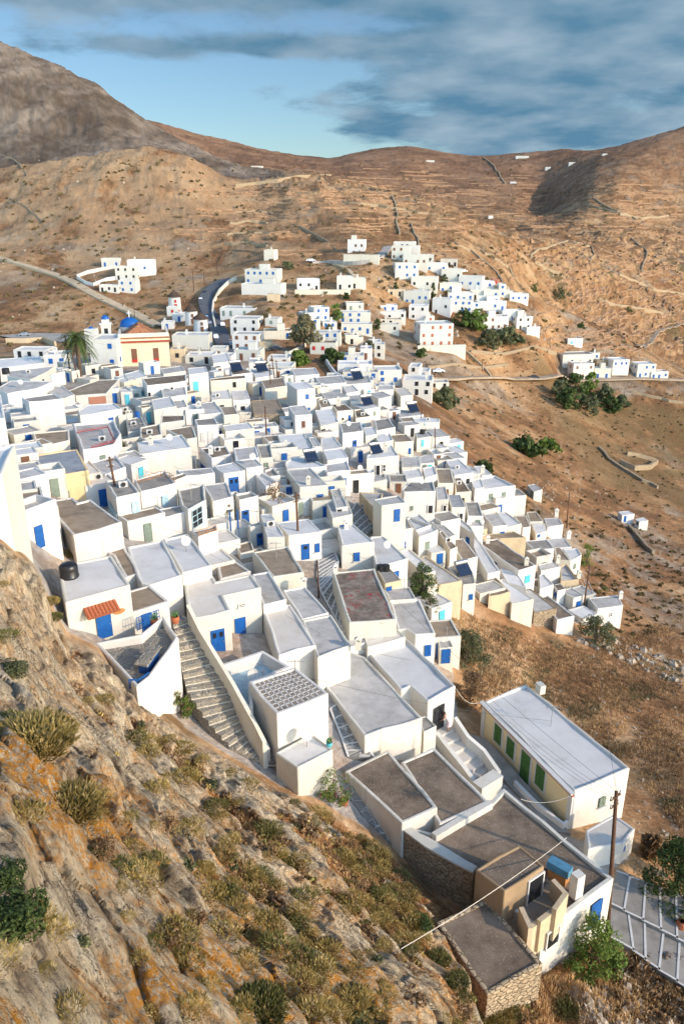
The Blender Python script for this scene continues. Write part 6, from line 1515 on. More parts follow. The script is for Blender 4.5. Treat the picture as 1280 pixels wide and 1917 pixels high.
for i, (a, b, l) in enumerate((('A', 'C', 'thin wire from the tall leaning pole up to the middle pole'), ('C', 'B', 'thin wire between the middle pole and the left leaning pole'), ('C', 'J', 'thin wire from the middle pole to the ruin pole'),
    ('J', 'K', 'thin wire from the ruin pole to the close poles'), ('E', 'Fp', 'thin wire between the two right hand poles'), ('G', 'C', 'thin wire from the brown roof pole to the middle pole'), ('K', 'N', 'thin wire from the close poles to the palm tree'), ('G', 'I', 'thin wire up the right side of the village'), ('E', 'A', 'thin wire over the dry slope to the tall leaning pole'))):
    cable('wire', l, TOPS[a], TOPS[b], 1.2, 0.012)
for i in range(3):
    cable('wire', ['upper', 'middle', 'lower'][i]+' wire of the bundle crossing above the ochre house roof', TOPS['A']-Vector((0, 0, .3+i*.25)), onz(900-i*4, 1290+i*8, OH.zr+1.5), 0.5, 0.010)

# ---------------------------------------------------------------- palm
def palm(px, py, hpx):
    g = gp(px, py); s = scale_at(g); h = hpx/s; root = thing('palm_tree', 'tall date palm between the two leaning poles left of the church', 'palm tree', g)
    tr = [(0.42+0.05*(i % 2), h*i/14) for i in range(15)]; obj('trunk', MB().lathe(g-Vector((0, 0, .5)), tr, 10), 'trunk', root); rr = random.Random(8)
    p = MB(); top = g+Vector((0, 0, h-.6))
    for k in range(64):
        th = rr.uniform(0, 6.28); el = rr.uniform(-0.7, 1.35); L_ = h*0.46*rr.uniform(.8, 1.1); d = Vector((math.cos(th), math.sin(th), 0)); s_ = Vector((-d.y, d.x, 0)); pts = []
        for j in range(9):
            f = j/8; r = L_*f*math.cos(el*(1-f*0.4)); z = L_*(f*math.sin(el)-0.75*f*f); pts.append(top+d*max(r, L_*f*0.25)+Vector((0, 0, z)))
        for j in range(8):
            a, b = pts[j], pts[j+1]
            for sd in (-1, 1):
                for q in (0.0, 0.5):
                    m = a.lerp(b, q); ll = 0.6*(1-((j+q)/8.5)**2*0.6); p.add([m, m+(b-a)*0.4, m+s_*sd*ll+(b-a)*0.9-Vector((0, 0, ll*.45))], [(0, 1, 2)])
    obj('crown', p, 'leaf_dark', root)
# ---------------------------------------------------------------- trees, shrubs, grass
def leafmat(name, a, b, c=None, sub=0.0):
    g = NG(name); n = g.noise(1.7, 3, 0.6); v = g.mix(g.rng(n, 0.38, 0.62), a, b)
    r = g.rng(g.noise(9.0, 2, 0.6), 0.5, 0.68); v = g.mix(r, v, c or b)
    tint = g.rng(g.rand(), 0, 1, 0.78, 1.2); cm = g.N.new('ShaderNodeCombineXYZ'); [g.Lk.new(tint, cm.inputs[i]) for i in range(3)]
    g.col(g.mix(1.0, v, cm.outputs[0], 'MULTIPLY')); g.rough(0.75)
    tr = g.N.new('ShaderNodeBsdfTranslucent'); mx = g.N.new('ShaderNodeMixShader'); mx.inputs[0].default_value = 0.22
    g.Lk.new(v, tr.inputs[0]); out = g.N['Material Output']
    g.Lk.new(g.b.outputs[0], mx.inputs[1]); g.Lk.new(tr.outputs[0], mx.inputs[2]); g.Lk.new(mx.outputs[0], out.inputs[0]); return g.m
M['leaf_dark'] = leafmat('dark_green_leaves', (0.035, 0.060, 0.018), (0.075, 0.11, 0.03), (0.12, 0.15, 0.045))
M['leaf_olive'] = leafmat('olive_leaves', (0.070, 0.082, 0.038), (0.13, 0.145, 0.07), (0.20, 0.20, 0.09))
M['leaf_green'] = leafmat('fresh_green_leaves', (0.06, 0.11, 0.02), (0.13, 0.19, 0.035), (0.22, 0.27, 0.06))
M['leaf_euc'] = leafmat('grey_green_leaves', (0.13, 0.12, 0.06), (0.22, 0.20, 0.11), (0.32, 0.27, 0.15))
M['cushion'] = leafmat('yellow_green_cushion', (0.24, 0.185, 0.05), (0.44, 0.33, 0.11), (0.72, 0.57, 0.27))
M['cushion_g'] = leafmat('green_cushion', (0.09, 0.11, 0.03), (0.21, 0.20, 0.06), (0.46, 0.38, 0.16))
M['drytwig'] = leafmat('dry_brown_scrub', (0.14, 0.082, 0.04), (0.28, 0.17, 0.085), (0.46, 0.31, 0.17))
M['straw'] = leafmat('dry_straw', (0.40, 0.24, 0.10), (0.58, 0.38, 0.18), (0.72, 0.54, 0.30))
M['flower_pink'] = plain('pink_blossom', (0.62, 0.07, 0.20), 0.8, nz=0.2)
M['flower_red'] = plain('red_blossom', (0.60, 0.04, 0.03), 0.8, nz=0.2)
def leaf_cards(p, rr, cx, n, rad, size, aspect=1.0, up=0.0):
    for _ in range(n):
        while True:
            d = Vector((rr.uniform(-1, 1), rr.uniform(-1, 1), rr.uniform(-1, 1)))
            if 0.1 < d.length < 1: break
        d = d.normalized()*(d.length**0.4)
        c = Vector(cx)+Vector((d.x*rad[0], d.y*rad[1], d.z*rad[2]))
        n_ = (d+Vector((rr.gauss(0, .6), rr.gauss(0, .6), rr.gauss(0, .6)+up))).normalized(); a = n_.orthogonal().normalized(); b = n_.cross(a)
        th = rr.uniform(0, 6.28); a, b = a*math.cos(th)+b*math.sin(th), b*math.cos(th)-a*math.sin(th)
        s = size*rr.uniform(0.6, 1.4); p.add([c-a*s*aspect-b*s*0.5, c+a*s*aspect-b*s*0.35, c+a*s*0.7*aspect+b*s*0.6, c-a*s*0.8*aspect+b*s*0.45], [(0, 1, 2, 3)])
def make_tree(name, label, base, h, w, mat, cat='tree', seed=1, lean=0.0, clumps=26, dens=46, trunk_f=0.35, leaf=None, group=None, crown_low=0.3, flowers=None):
    rr = random.Random(seed); x, y, z = base; root = thing(name, label, cat, (x, y, z), group)
    t = MB(); top = Vector((x+lean*h, y, z+h*0.72)); b = Vector((x, y, z-0.3)); tw = max(0.05, h*0.03)
    mid = b.lerp(top, 0.5)+Vector((rr.uniform(-.04, .04)*h, rr.uniform(-.04, .04)*h, 0)); t.tube([b, mid, top], [tw, tw*0.7, tw*0.25], 6)
    cl = []
    for i in range(clumps):
        th = rr.uniform(0, 6.28); q = math.sqrt(rr.random()); zz = rr.uniform(crown_low, 1.0)
        wid = math.sin(min(1.0, max(0.12, (1.02-zz)/(1.02-crown_low)))*math.pi*0.62+0.15)
        c = Vector((x+lean*h*zz+math.cos(th)*q*w*0.5*wid, y+math.sin(th)*q*w*0.5*wid, z+h*zz*0.93)); cl.append(c)
        if i % 3 == 0: t.tube([b.lerp(top, rr.uniform(0.3, 0.8)), c], [tw*0.35, tw*0.1], 4, False)
    obj('trunk', t, 'trunk', root)
    p = MB(); ls = leaf or max(0.045, w*0.02); dens = dens if leaf else int(dens*1.9)
    for c in cl:
        r = w*rr.uniform(0.10, 0.19); leaf_cards(p, rr, c, dens, (r, r, r*0.75), ls, 1.1, 0.3)
    obj('crown', p, mat, root)
    if flowers:
        f = MB()
        for c in cl: leaf_cards(f, rr, c, 7, (w*0.17, w*0.17, w*0.14), ls*0.75)
        obj('blossom', f, flowers, root)
    return root
def treepx(name, label, px, py, hpx, wpx, mat, **k):
    g = hit(px, py); dd = proj(g)[2]; v = (py-hpx/2-958.5)/F
    return make_tree(name, label, tuple(g), hpx*dd/(F*(ct-v*st)), wpx*dd/F, mat, **k)
# name, label, foot px, height px, width px, leaves, seed, more
treepx('round_tree', 'round dark green tree between white roofs, right of centre', 790, 1128, 74, 54, 'leaf_dark', seed=3, clumps=46, dens=60, crown_low=0.1)
treepx('bush', 'dark bush hanging down the slope just below the round dark tree', 805, 1158, 46, 34, 'leaf_olive', cat='bush', seed=4, clumps=22, crown_low=0.05)
treepx('citrus_tree', 'bright leafy green tree beside the white end wall and blue door at lower right', 1102, 1818, 92, 100, 'leaf_green', seed=5, clumps=44, dens=60, crown_low=0.12)
treepx('dark_tree', 'dense dark green tree cut by the right edge above the painted steps', 1262, 1690, 110, 120, 'leaf_dark', seed=6, clumps=50, dens=60, crown_low=0.05)
treepx('oleander_bush', 'pink flowering oleander in front of the low white annex', 628, 1500, 56, 66, 'leaf_green', cat='bush', seed=7, clumps=30, dens=40, crown_low=0.1, flowers='flower_pink')
treepx('oleander_bush', 'small oleander beside the foot of the paved stair terrace', 341, 1342, 52, 42, 'leaf_green', cat='bush', seed=8, clumps=26, dens=40, crown_low=0.1, flowers='flower_pink')
treepx('bougainvillea', 'pink bougainvillea climbing beside the blue door left of the large blank house', 234, 862, 46, 24, 'leaf_dark', cat='climbing plant', seed=9, clumps=20, crown_low=0.1, flowers='flower_pink')
treepx('thorny_tree', 'leafless brown thorny tree behind the house with the tall blue door', 515, 958, 52, 62, 'drytwig', seed=10, clumps=34, dens=26, crown_low=0.15, leaf=0.09)
treepx('vine_arbour', 'green brown vine over the blue pergola posts in the left of the village', 432, 985, 44, 26, 'leaf_euc', cat='vine', seed=12, clumps=16, crown_low=0.6)
treepx('bush', 'large leafy green bush on the dry grass slope below the round tree', 872, 1240, 62, 82, 'leaf_olive', cat='bush', seed=13, clumps=40, dens=46, crown_low=0.03)
treepx('bush', 'low brown green scrub on the slope left of the long ochre house', 880, 1318, 56, 70, 'drytwig', cat='bush', seed=14, clumps=34, crown_low=0.03)
treepx('bush', 'dark bush at the foot of the last village houses on the right', 1112, 1205, 48, 70, 'leaf_olive', cat='bush', seed=15, clumps=34, crown_low=0.03)
treepx('bush', 'green bush at the right village edge beside the sheet roofs', 1096, 1060, 42, 36, 'leaf_green', cat='bush', seed=16, clumps=24, crown_low=0.03)
treepx('bush', 'small dark bush behind the vine pergola at the right village edge', 1130, 1118, 20, 26, 'leaf_dark', cat='bush', seed=17, clumps=14, crown_low=0.03)
treepx('eucalyptus', 'tall grey green eucalyptus above the middle of the village', 570, 660, 74, 50, 'leaf_euc', seed=18, clumps=40, dens=40, crown_low=0.25, leaf=0.5)
for i, (px, py, hp, wp, mt, lb) in enumerate([
    (628, 602, 34, 26, 'leaf_green', 'bright green tree between terraced white houses above the village'),
    (616, 634, 30, 16, 'leaf_olive', 'slim tree right of the tall eucalyptus'),
    (706, 618, 22, 16, 'leaf_dark', 'dark shrub left of the cream house on the upper slope'),
    (865, 612, 34, 40, 'leaf_dark', 'left tree of the green clump under the terraced white houses'),
    (890, 620, 46, 46, 'leaf_green', 'tallest middle tree of the green clump under the terraced white houses'),
    (912, 652, 36, 44, 'leaf_olive', 'lower tree of the green clump under the terraced white houses'),
    (950, 640, 26, 60, 'leaf_olive', 'wide scrubby tree right in the clump under the terraced white houses'),
    (740, 546, 18, 10, 'leaf_dark', 'dark shrub left of the tan hut on the upper slope'),
    (810, 560, 30, 12, 'leaf_dark', 'palm like tree beside the white terraces on the ridge'),
    (831, 528, 14, 14, 'leaf_olive', 'small round tree among the ridge houses'),
    (672, 466, 12, 22, 'leaf_dark', 'dark bush in front of the highest white house'),
    (537, 503, 12, 26, 'leaf_olive', 'olive bush right of the square cream block'),
    (788, 668, 14, 30, 'leaf_dark', 'green hedge at the foot of the red brown shuttered building'),
    (560, 685, 26, 46, 'leaf_green', 'green hedge on the bank behind the red doored house'),
    (620, 680, 26, 44, 'leaf_dark', 'dark garden bush right of the red doored house'),
    (1086, 614, 9, 13, 'leaf_dark', 'round dark bush alone on the ridge slope'),
    (1000, 546, 16, 22, 'leaf_dark', 'left bush on the skyline of the near slope'),
    (1045, 560, 20, 44, 'leaf_olive', 'wide bush on the skyline of the near slope'),
    (1175, 586, 12, 18, 'leaf_dark', 'round dark bush far out in the valley'),
    (830, 762, 34, 50, 'leaf_olive', 'olive bush at the right shoulder of the village'),
    (690, 655, 16, 24, 'leaf_olive', 'garden bush near the small cubes right of the red doored house'),
    (985, 850, 30, 60, 'leaf_dark', 'left dark green shrub mass on the dry field'),
    (1020, 848, 26, 46, 'leaf_green', 'right bright green shrub mass on the dry field'),
    (905, 880, 14, 36, 'leaf_dark', 'green bush behind the last roofs on the right'),
    (648, 560, 12, 12, 'leaf_dark', 'small dark bush beside the white house with chimney'),
    (1215, 1600, 30, 30, 'drytwig', 'dry bare shrub beside the dark tree at the right edge'),
    (508, 560, 10, 16, 'leaf_olive', 'low bush above the tan hut on the slope'),
    ]):
    treepx('bush' if hp < 25 else 'tree', lb, px, py, hp, wp, mt, cat='bush' if hp < 25 else 'tree', seed=40+i, clumps=22, dens=26, crown_low=0.05, leaf=max(0.25, wp*0.012))
for i, (px, py, hp, wp, mt) in enumerate([(1045, 742, 30, 36, 'leaf_olive'), (1075, 735, 36, 44, 'leaf_dark'), (1104, 738, 40, 34, 'leaf_green'), (1132, 752, 34, 36, 'leaf_olive'), (1060, 762, 34, 44, 'leaf_dark'),
    (1095, 772, 34, 54, 'leaf_olive'), (1140, 768, 26, 38, 'leaf_dark'), (1160, 760, 20, 30, 'leaf_olive')]):
    treepx('olive_tree', ['grey green olive tree, left end of the grove below the valley road', 'dark tree, second from left in the back row of the grove below the road', 'tall bright green tree in the middle of the grove below the valley road', 'grey green tree at the back right of the grove below the road',
     'dark tree at the front left of the grove below the valley road', 'broad olive tree at the front middle of the grove below the valley road', 'dark tree at the front right of the grove below the road', 'small outlying olive tree, right end of the grove below the road'][i], px, py, hp, wp, mt, cat='tree', seed=80+i, clumps=26, dens=30, crown_low=0.03, leaf=0.5, group='olive trees of the grove below the road')
# small round scrub over the valley floor and slopes
protos = []
rs = random.Random(5)
def scrub_mesh(seed, mat, n=90, tall=0.8):
    rr = random.Random(seed); p = MB()
    for i in range(7): leaf_cards(p, rr, (rr.uniform(-.5, .5), rr.uniform(-.5, .5), rr.uniform(0.1, 0.4)*tall), n//7, (0.4, 0.4, 0.34*tall), 0.12)
    return p
def cushion_mesh(seed, n=150):
    n = int(n*2.6)
    """a cushion of upright sprigs"""
    rr = random.Random(seed); p = MB()
    for i in range(n):
        th = rr.uniform(0, 6.28); q = math.sqrt(rr.random())
        d = Vector((math.cos(th)*q, math.sin(th)*q, 0)); zt = math.sqrt(max(0.04, 1-q*q*0.9))*rr.uniform(0.55, 1.0); d = d*rr.uniform(.85, 1.12)
        b = Vector((d.x*0.8, d.y*0.8, zt*0.5)); t = b+Vector((d.x*0.2+rr.gauss(0, .10), d.y*0.2+rr.gauss(0, .10), rr.uniform(.15, .36))); w = rr.uniform(0.014, 0.034)
        s = Vector((-d.y, d.x, 0.0)); s = s.normalized()*w if s.length > 0.01 else Vector((w, 0, 0))
        r2 = d.normalized()*w if d.length > 0.01 else Vector((0, w, 0)); m = b.lerp(t, 0.6)
        p.add([b, m+s, t, m-s], [(0, 1, 2, 3)]); p.add([b, m+r2+Vector((0, 0, -w*.3)), t, m-r2+Vector((0, 0, w*.3))], [(0, 1, 2, 3)])
    return p
def ground_ok(px, py):
    g = hit(px, py); return g
allcrag = []
def scatter(protos, spots, group):
    for k, (g, s, pi) in enumerate(spots):
        pr = protos[pi]
        if not pr[1]: o = pr[0]; pr[1] = True
        else: o = pr[0].copy(); C.objects.link(o)
        allcrag.append(o); o['label0'] = {0: 'straw coloured cushion shrub', 1: 'pale spiky cushion shrub', 2: 'yellow green cushion shrub', 3: 'brown dried shrub', 4: 'leafy green shrub'}[pi]; o.location = g; sc_ = s; o.scale = (sc_*rs.uniform(.85, 1.2), sc_*rs.uniform(.85, 1.2), sc_*rs.uniform(.7, 1.1)); o.rotation_euler = (rs.uniform(-.15, .15), rs.uniform(-.15, .15), rs.uniform(0, 6.28))
def bare(name, mb, mat, label, cat, group):
    o = obj(name, mb, mat); tag(o, label, cat, group); return o
CR = [[bare('cushion_shrub', cushion_mesh(1), 'cushion', 'dry yellow green cushion shrub on the rocky foreground crag', 'shrub', 'cushion shrubs on the crag'), False],
      [bare('cushion_shrub', cushion_mesh(2), 'cushion', 'dry yellow green cushion shrub on the rocky foreground crag', 'shrub', 'cushion shrubs on the crag'), False],
      [bare('cushion_shrub', cushion_mesh(3), 'cushion_g', 'dry yellow green cushion shrub on the rocky foreground crag', 'shrub', 'cushion shrubs on the crag'), False],
      [bare('dry_shrub', scrub_mesh(4, 0, 150, 0.7), 'drytwig', 'brown dried out shrub on the rocky foreground crag', 'shrub', 'dried shrubs on the crag'), False],
      [bare('green_shrub', scrub_mesh(5, 0, 170, 0.8), 'leaf_olive', 'leafy green shrub on the rocky foreground crag', 'shrub', 'green shrubs on the crag'), False]]
def crag_edge(px): return np.interp(px, [-50, 0, 60, 120, 200, 270, 350, 430, 520, 600, 700, 800, 880], [990, 1020, 1085, 1215, 1310, 1352, 1385, 1435, 1492, 1520, 1590, 1690, 1770])
spots = []
tries = 0
while len(spots) < 270 and tries < 9000:
    tries += 1
    px = rs.uniform(-10, 960); e = crag_edge(px); py = rs.uniform(e, 1925)
    if px > 790 and py < 1885-(px-790)*0.2: continue
    right = (px*0.9+ (1917-py)*0.35)/900
    if rs.random() > 0.25+right*0.9: continue
    dens = vnoise(np.array(px/95.0), np.array(py/95.0), np.array(0.5), 77)
    if dens < rs.uniform(-0.9, 0.5): continue
    g = hit(px, py)
    if g.y > 46: continue
    if earth_at(px, py) < 0.18 and rs.random() < 0.7: continue
    s = rs.uniform(0.26, 0.66)*np.interp(g.y, [5, 14, 30, 40], [0.45, 0.75, 1.1, 1.15])
    k = rs.choices([0, 1, 2, 3, 4], [5, 5, 2.5, 1.6, 0.7 if py > 1450 else 0.3])[0]
    spots.append((g, s, k))
scatter(CR, spots, ''); point_out(allcrag)
# bushes of the crag, each by its place
def bushpx(px, py, wpx, mesh, mat, label, sc_z=0.9, name='shrub'):
    g = hit(px, py); dd = proj(g)[2]; s = wpx*dd/F/2
    p = MB(); p.v = [(x*s+g.x, y*s+g.y, z*s*sc_z+g.z-0.05) for x, y, z in mesh.v]; p.f = mesh.f
    return tag(obj(name, p, mat), label, 'shrub')
big = scrub_mesh(21, 0, 2600, 0.9); big2 = scrub_mesh(22, 0, 2200, 0.9)
for m_ in (big, big2):
    rr = random.Random(3); q = MB()
    for i in range(12): leaf_cards(q, rr, (rr.uniform(-.6, .6), rr.uniform(-.6, .6), rr.uniform(.1, .6)), 210, (.36, .36, .3), 0.042)
    m_.v, m_.f = q.v, q.f
bushpx(30, 1735, 170, big, 'leaf_dark', 'large dark green bush at the left edge of the foreground')
bushpx(10, 1650, 110, big, 'leaf_dark', 'upper part of the dark foliage at the left edge, a lower round bush')
bushpx(25, 1262, 80, big2, 'leaf_olive', 'green bush at the left edge halfway up the crag')
bushpx(60, 1400, 160, cushion_mesh(31, 1500), 'cushion', 'wide straw coloured shrub at the left edge of the crag')
bushpx(130, 1520, 130, cushion_mesh(32, 1200), 'cushion', 'straw and green shrub left below the orange lichen slab')
bushpx(185, 1600, 90, big2, 'drytwig', 'grey brown twiggy shrub under the straw shrubs')
bushpx(485, 1895, 110, cushion_mesh(33, 900), 'cushion_g', 'yellow green tufted shrub at the bottom of the picture')
bushpx(790, 1735, 60, big2, 'leaf_dark', 'dark green bush left of the nearest gravel roof')
bushpx(820, 1800, 50, cushion_mesh(34, 500), 'cushion_g', 'green tufted shrub against the nearest rubble stone house')
bushpx(855, 1840, 50, cushion_mesh(35, 500), 'cushion_g', 'green yellow shrub at the lower corner of the nearest rubble stone house')
bushpx(705, 1610, 60, cushion_mesh(36, 500), 'cushion', 'broad yellow shrub beside the whitewashed stones')
bushpx(640, 1610, 50, cushion_mesh(37, 500), 'cushion', 'yellow shrub left of the broad yellow one')
bushpx(140, 1040, 44, cushion_mesh(38, 400), 'cushion', 'round straw shrub above the white house with the black tank')
bushpx(160, 1030, 40, big2, 'leaf_olive', 'green leafy shrub above the white house with the black tank')
bushpx(93, 1130, 40, cushion_mesh(39, 400), 'cushion', 'upper straw shrub left of the white house with the black tank')
bushpx(100, 1160, 40, cushion_mesh(40, 400), 'cushion_g', 'lower straw shrub left of the white house with the black tank')
bushpx(380, 1205, 26, cushion_mesh(41, 300), 'cushion', 'straw shrub on the wall beside the long paved stair')
bushpx(1060, 1890, 60, cushion_mesh(42, 400), 'cushion_g', 'yellow green shrub at the bottom right below the rubble heap')
# dry grass: nobody could count it
def grass(name, label, n, area, h, mat, seed):
    rr = random.Random(seed); p = MB()
    for _ in range(n):
        for t in range(8):
            px, py = rr.uniform(area[0], area[2]), rr.uniform(area[1], area[3])
            if area[4](px, py): break
        else: continue
        g = hit(px, py); hh = h(g)
        for k in range(4):
            a = rr.uniform(0, 6.28); r = hh*0.5; c = g+Vector((rr.uniform(-r, r), rr.uniform(-r, r), -0.03)); w = hh*0.10
            t = c+Vector((rr.gauss(0, .3)*hh, rr.gauss(0, .3)*hh, hh*rr.uniform(.6, 1.2))); s = Vector((math.cos(a)*w, math.sin(a)*w, 0))
            p.add([c-s, c+s, t], [(0, 1, 2)])
    o = obj(name, p, mat); stuff(o, label, 'grass'); return o
def slope_ok(px, py):
    if px < 800: return False
    yl = np.interp(px, [800, 850, 900, 1000, 1100, 1280], [1130, 1140, 1160, 1190, 1215, 1150])
    yh = np.interp(px, [800, 850, 900, 1000, 1180, 1280], [1190, 1240, 1310, 1290, 1440, 1560])
    return yl < py < yh
grass('dry_grass', 'dry rusty grass covering the slope right of the village', 6500, (800, 1100, 1280, 1560, lambda x, y: slope_ok(x, y) and vnoise(np.array(x/45.0), np.array(y/30.0), np.array(.5), 71) > rs.uniform(-.5, .3)), lambda g: 0.42, 'drytwig', 4)
grass('dry_grass', 'pale straw grass covering the slope right of the village', 2500, (800, 1100, 1280, 1560, lambda x, y: slope_ok(x, y) and vnoise(np.array(x/60.0), np.array(y/40.0), np.array(.5), 72) > 0), lambda g: 0.38, 'straw', 6)
grass('green_grass', 'olive green weeds in patches on the slope right of the village', 2600, (800, 1100, 1280, 1560, lambda x, y: slope_ok(x, y) and vnoise(np.array(x/50.0), np.array(y/35.0), np.array(.5), 73) > 0.25), lambda g: 0.34, 'leaf_olive', 16)
grass('dry_grass', 'dry grass tufts on the foreground crag', 5000, (0, 1100, 1000, 1917, lambda x, y: y > crag_edge(x)+8 and not (x > 790 and y < 1885-(x-790)*0.2) and earth_at(x, y) > 0.45), lambda g: 0.07+0.0065*min(g.y, 34), 'drytwig', 5)
grass('dry_grass', 'pale straw tufts on the foreground crag', 2500, (0, 1100, 1000, 1917, lambda x, y: y > crag_edge(x)+8 and not (x > 790 and y < 1885-(x-790)*0.2) and earth_at(x, y) > 0.35), lambda g: 0.06+0.006*min(g.y, 34), 'straw', 15)
grass('dry_grass', 'pale dry grass at the bottom right below the painted steps', 1500, (1000, 1790, 1280, 1917, lambda x, y: y > 1830), lambda g: 0.34, 'straw', 9)
def scrubfield(name, label, n, rect, ok, size, mat, seed, k=9):
    rr = random.Random(seed); p = MB()
    for _ in range(n):
        px, py = rr.uniform(rect[0], rect[2]), rr.uniform(rect[1], rect[3])
        if not ok(px, py): continue
        g = hit(px, py); s = rr.uniform(*size)*(1+g.y/900)
        for _ in range(k):
            a = rr.uniform(0, 6.28); r = s*rr.uniform(0, .5); c = g+Vector((math.cos(a)*r, math.sin(a)*r, rr.uniform(0, .45)*s)); t = rr.uniform(0, 3.14); w = s*rr.uniform(.2, .4)
            e = Vector((math.cos(t), math.sin(t), rr.uniform(-.4, .4)))*w; f = Vector((rr.uniform(-.5, .5), rr.uniform(-.5, .5), 1)).normalized()*w*.7; p.add([c-e-f*.6, c+e-f*.5, c+e*.7+f, c-e*.6+f*.9], [(0, 1, 2, 3)])
    o = obj(name, p, mat); stuff(o, label, 'scrub'); return o
nv = lambda x, y, sx, sy, sd: float(vnoise(np.array(x/sx), np.array(y/sy), np.array(.5), sd))
M['thyme'] = leafmat('dark_hill_scrub', (0.09, 0.070, 0.030), (0.16, 0.118, 0.052), (0.24, 0.175, 0.08))
notvill = lambda x, y: not (y > 655 and y < 1190 and x < 760+(y-700)*0.62) and not (y > 1190)
scrubfield('hill_scrub', 'dark thorny scrub dotted over the hills behind the village', 2000, (-10, 300, 1290, 660), lambda x, y: nv(x, y, 60, 26, 91) > rs.uniform(-.7, .5), (0.7, 1.7), 'thyme', 21)
scrubfield('hill_scrub', 'dark thorny scrub dotted over the dry slope right of the village', 2600, (760, 640, 1290, 1190), lambda x, y: x > 790+(y-700)*0.66 and nv(x, y, 50, 30, 92) > rs.uniform(-.6, .5), (0.35, 0.9), 'thyme', 22)
scrubfield('crag_scrub', 'low rusty scrub filling the hollows of the foreground crag', 7000, (0, 1100, 1000, 1917), lambda x, y: y > crag_edge(x)+4 and not (x > 790 and y < 1885-(x-790)*0.2) and earth_at(x, y) > .2, (0.16, 0.34), 'drytwig', 23, 12)
scrubfield('crag_scrub', 'low olive scrub filling the hollows of the foreground crag', 1800, (0, 1100, 1000, 1917), lambda x, y: y > crag_edge(x)+4 and not (x > 790 and y < 1885-(x-790)*0.2) and earth_at(x, y) > .2 and nv(x, y, 70, 60, 93) > -.1, (0.16, 0.36), 'cushion_g', 24, 12)
# stones: rubble on the slopes
def stones(name, label, n, area, smin, smax, mat, seed):
    rr = random.Random(seed); p = MB()
    for _ in range(n):
        px, py = rr.uniform(area[0], area[2]), rr.uniform(area[1], area[3])
        if not area[4](px, py): continue
        g = hit(px, py); s = smin+(smax-smin)*rr.random()**2.2
        if g.y < 20: continue
        ta = rr.uniform(0, 6.28); ca, sa = math.cos(ta), math.sin(ta)
        vs = [g+Vector((x*s*rr.uniform(.5, 1.1), y*s*rr.uniform(.5, 1.1), z*s*rr.uniform(.4, .8)+s*.2)) for x, y, z in [(a*ca-b*sa, a*sa+b*ca, c_) for a, b, c_ in ((-1, -1, -1), (1, -1, -1), (1, 1, -1), (-1, 1, -1), (-.5, -.7, .7), (.7, -.4, 1), (.4, .6, .8), (-.6, .4, 1))]]
        p.add(vs, [(0, 1, 5, 4), (1, 2, 6, 5), (2, 3, 7, 6), (3, 0, 4, 7), (4, 5, 6, 7)])
    o = obj(name, p, mat); stuff(o, label, 'stones'); return o
stones('loose_stones', 'loose pale stones scattered on the slope right of the village', 900, (800, 1100, 1280, 1640, lambda x, y: slope_ok(x, y) or (x > 1180 and y > 1240)), 0.06, 0.25, 'slab', 1)
stones('loose_stones', 'loose pale stones on the foreground crag', 500, (0, 1200, 1000, 1917, lambda x, y: y > crag_edge(x) and x > 250), 0.02, 0.07, 'slab', 2)
stones('hill_stones', 'pale boulders scattered over the hills behind the village', 900, (-10, 300, 1290, 660, lambda x, y: nv(x, y, 45, 22, 95) > rs.uniform(-.3, .6)), 0.3, 1.0, 'slab', 6)
stones('hill_stones', 'pale stones scattered over the dry slope right of the village', 600, (760, 700, 1290, 1190, lambda x, y: x > 800+(y-700)*0.66 and nv(x, y, 45, 30, 96) > rs.uniform(-.3, .5)), 0.08, 0.3, 'slab', 7)
stones('rubble', 'heap of rubble and broken blocks at the bottom right corner', 520, (1060, 1800, 1280, 1917, lambda x, y: x > 1150 or y > 1850), 0.06, 0.26, 'slab', 3)
stones('rubble', 'rocky stones below the last houses on the right', 260, (1080, 1180, 1280, 1290, lambda x, y: abs(y-(1190+(x-1100)*0.42)) < 22), 0.2, 0.7, 'slab', 4)
stones('rubble', 'litter of stones and rubble at the right village edge', 260, (985, 900, 1090, 1110, lambda x, y: x > 985+(y-900)*0.55), 0.12, 0.4, 'slab', 5)

scrubfield('rubbish_scrub', 'dead brown brushwood on the rubble at the bottom right', 500, (1150, 1790, 1290, 1917), lambda x, y: nv(x, y, 30, 30, 99) > -.1, (0.25, 0.5), 'drytwig', 25, 14)

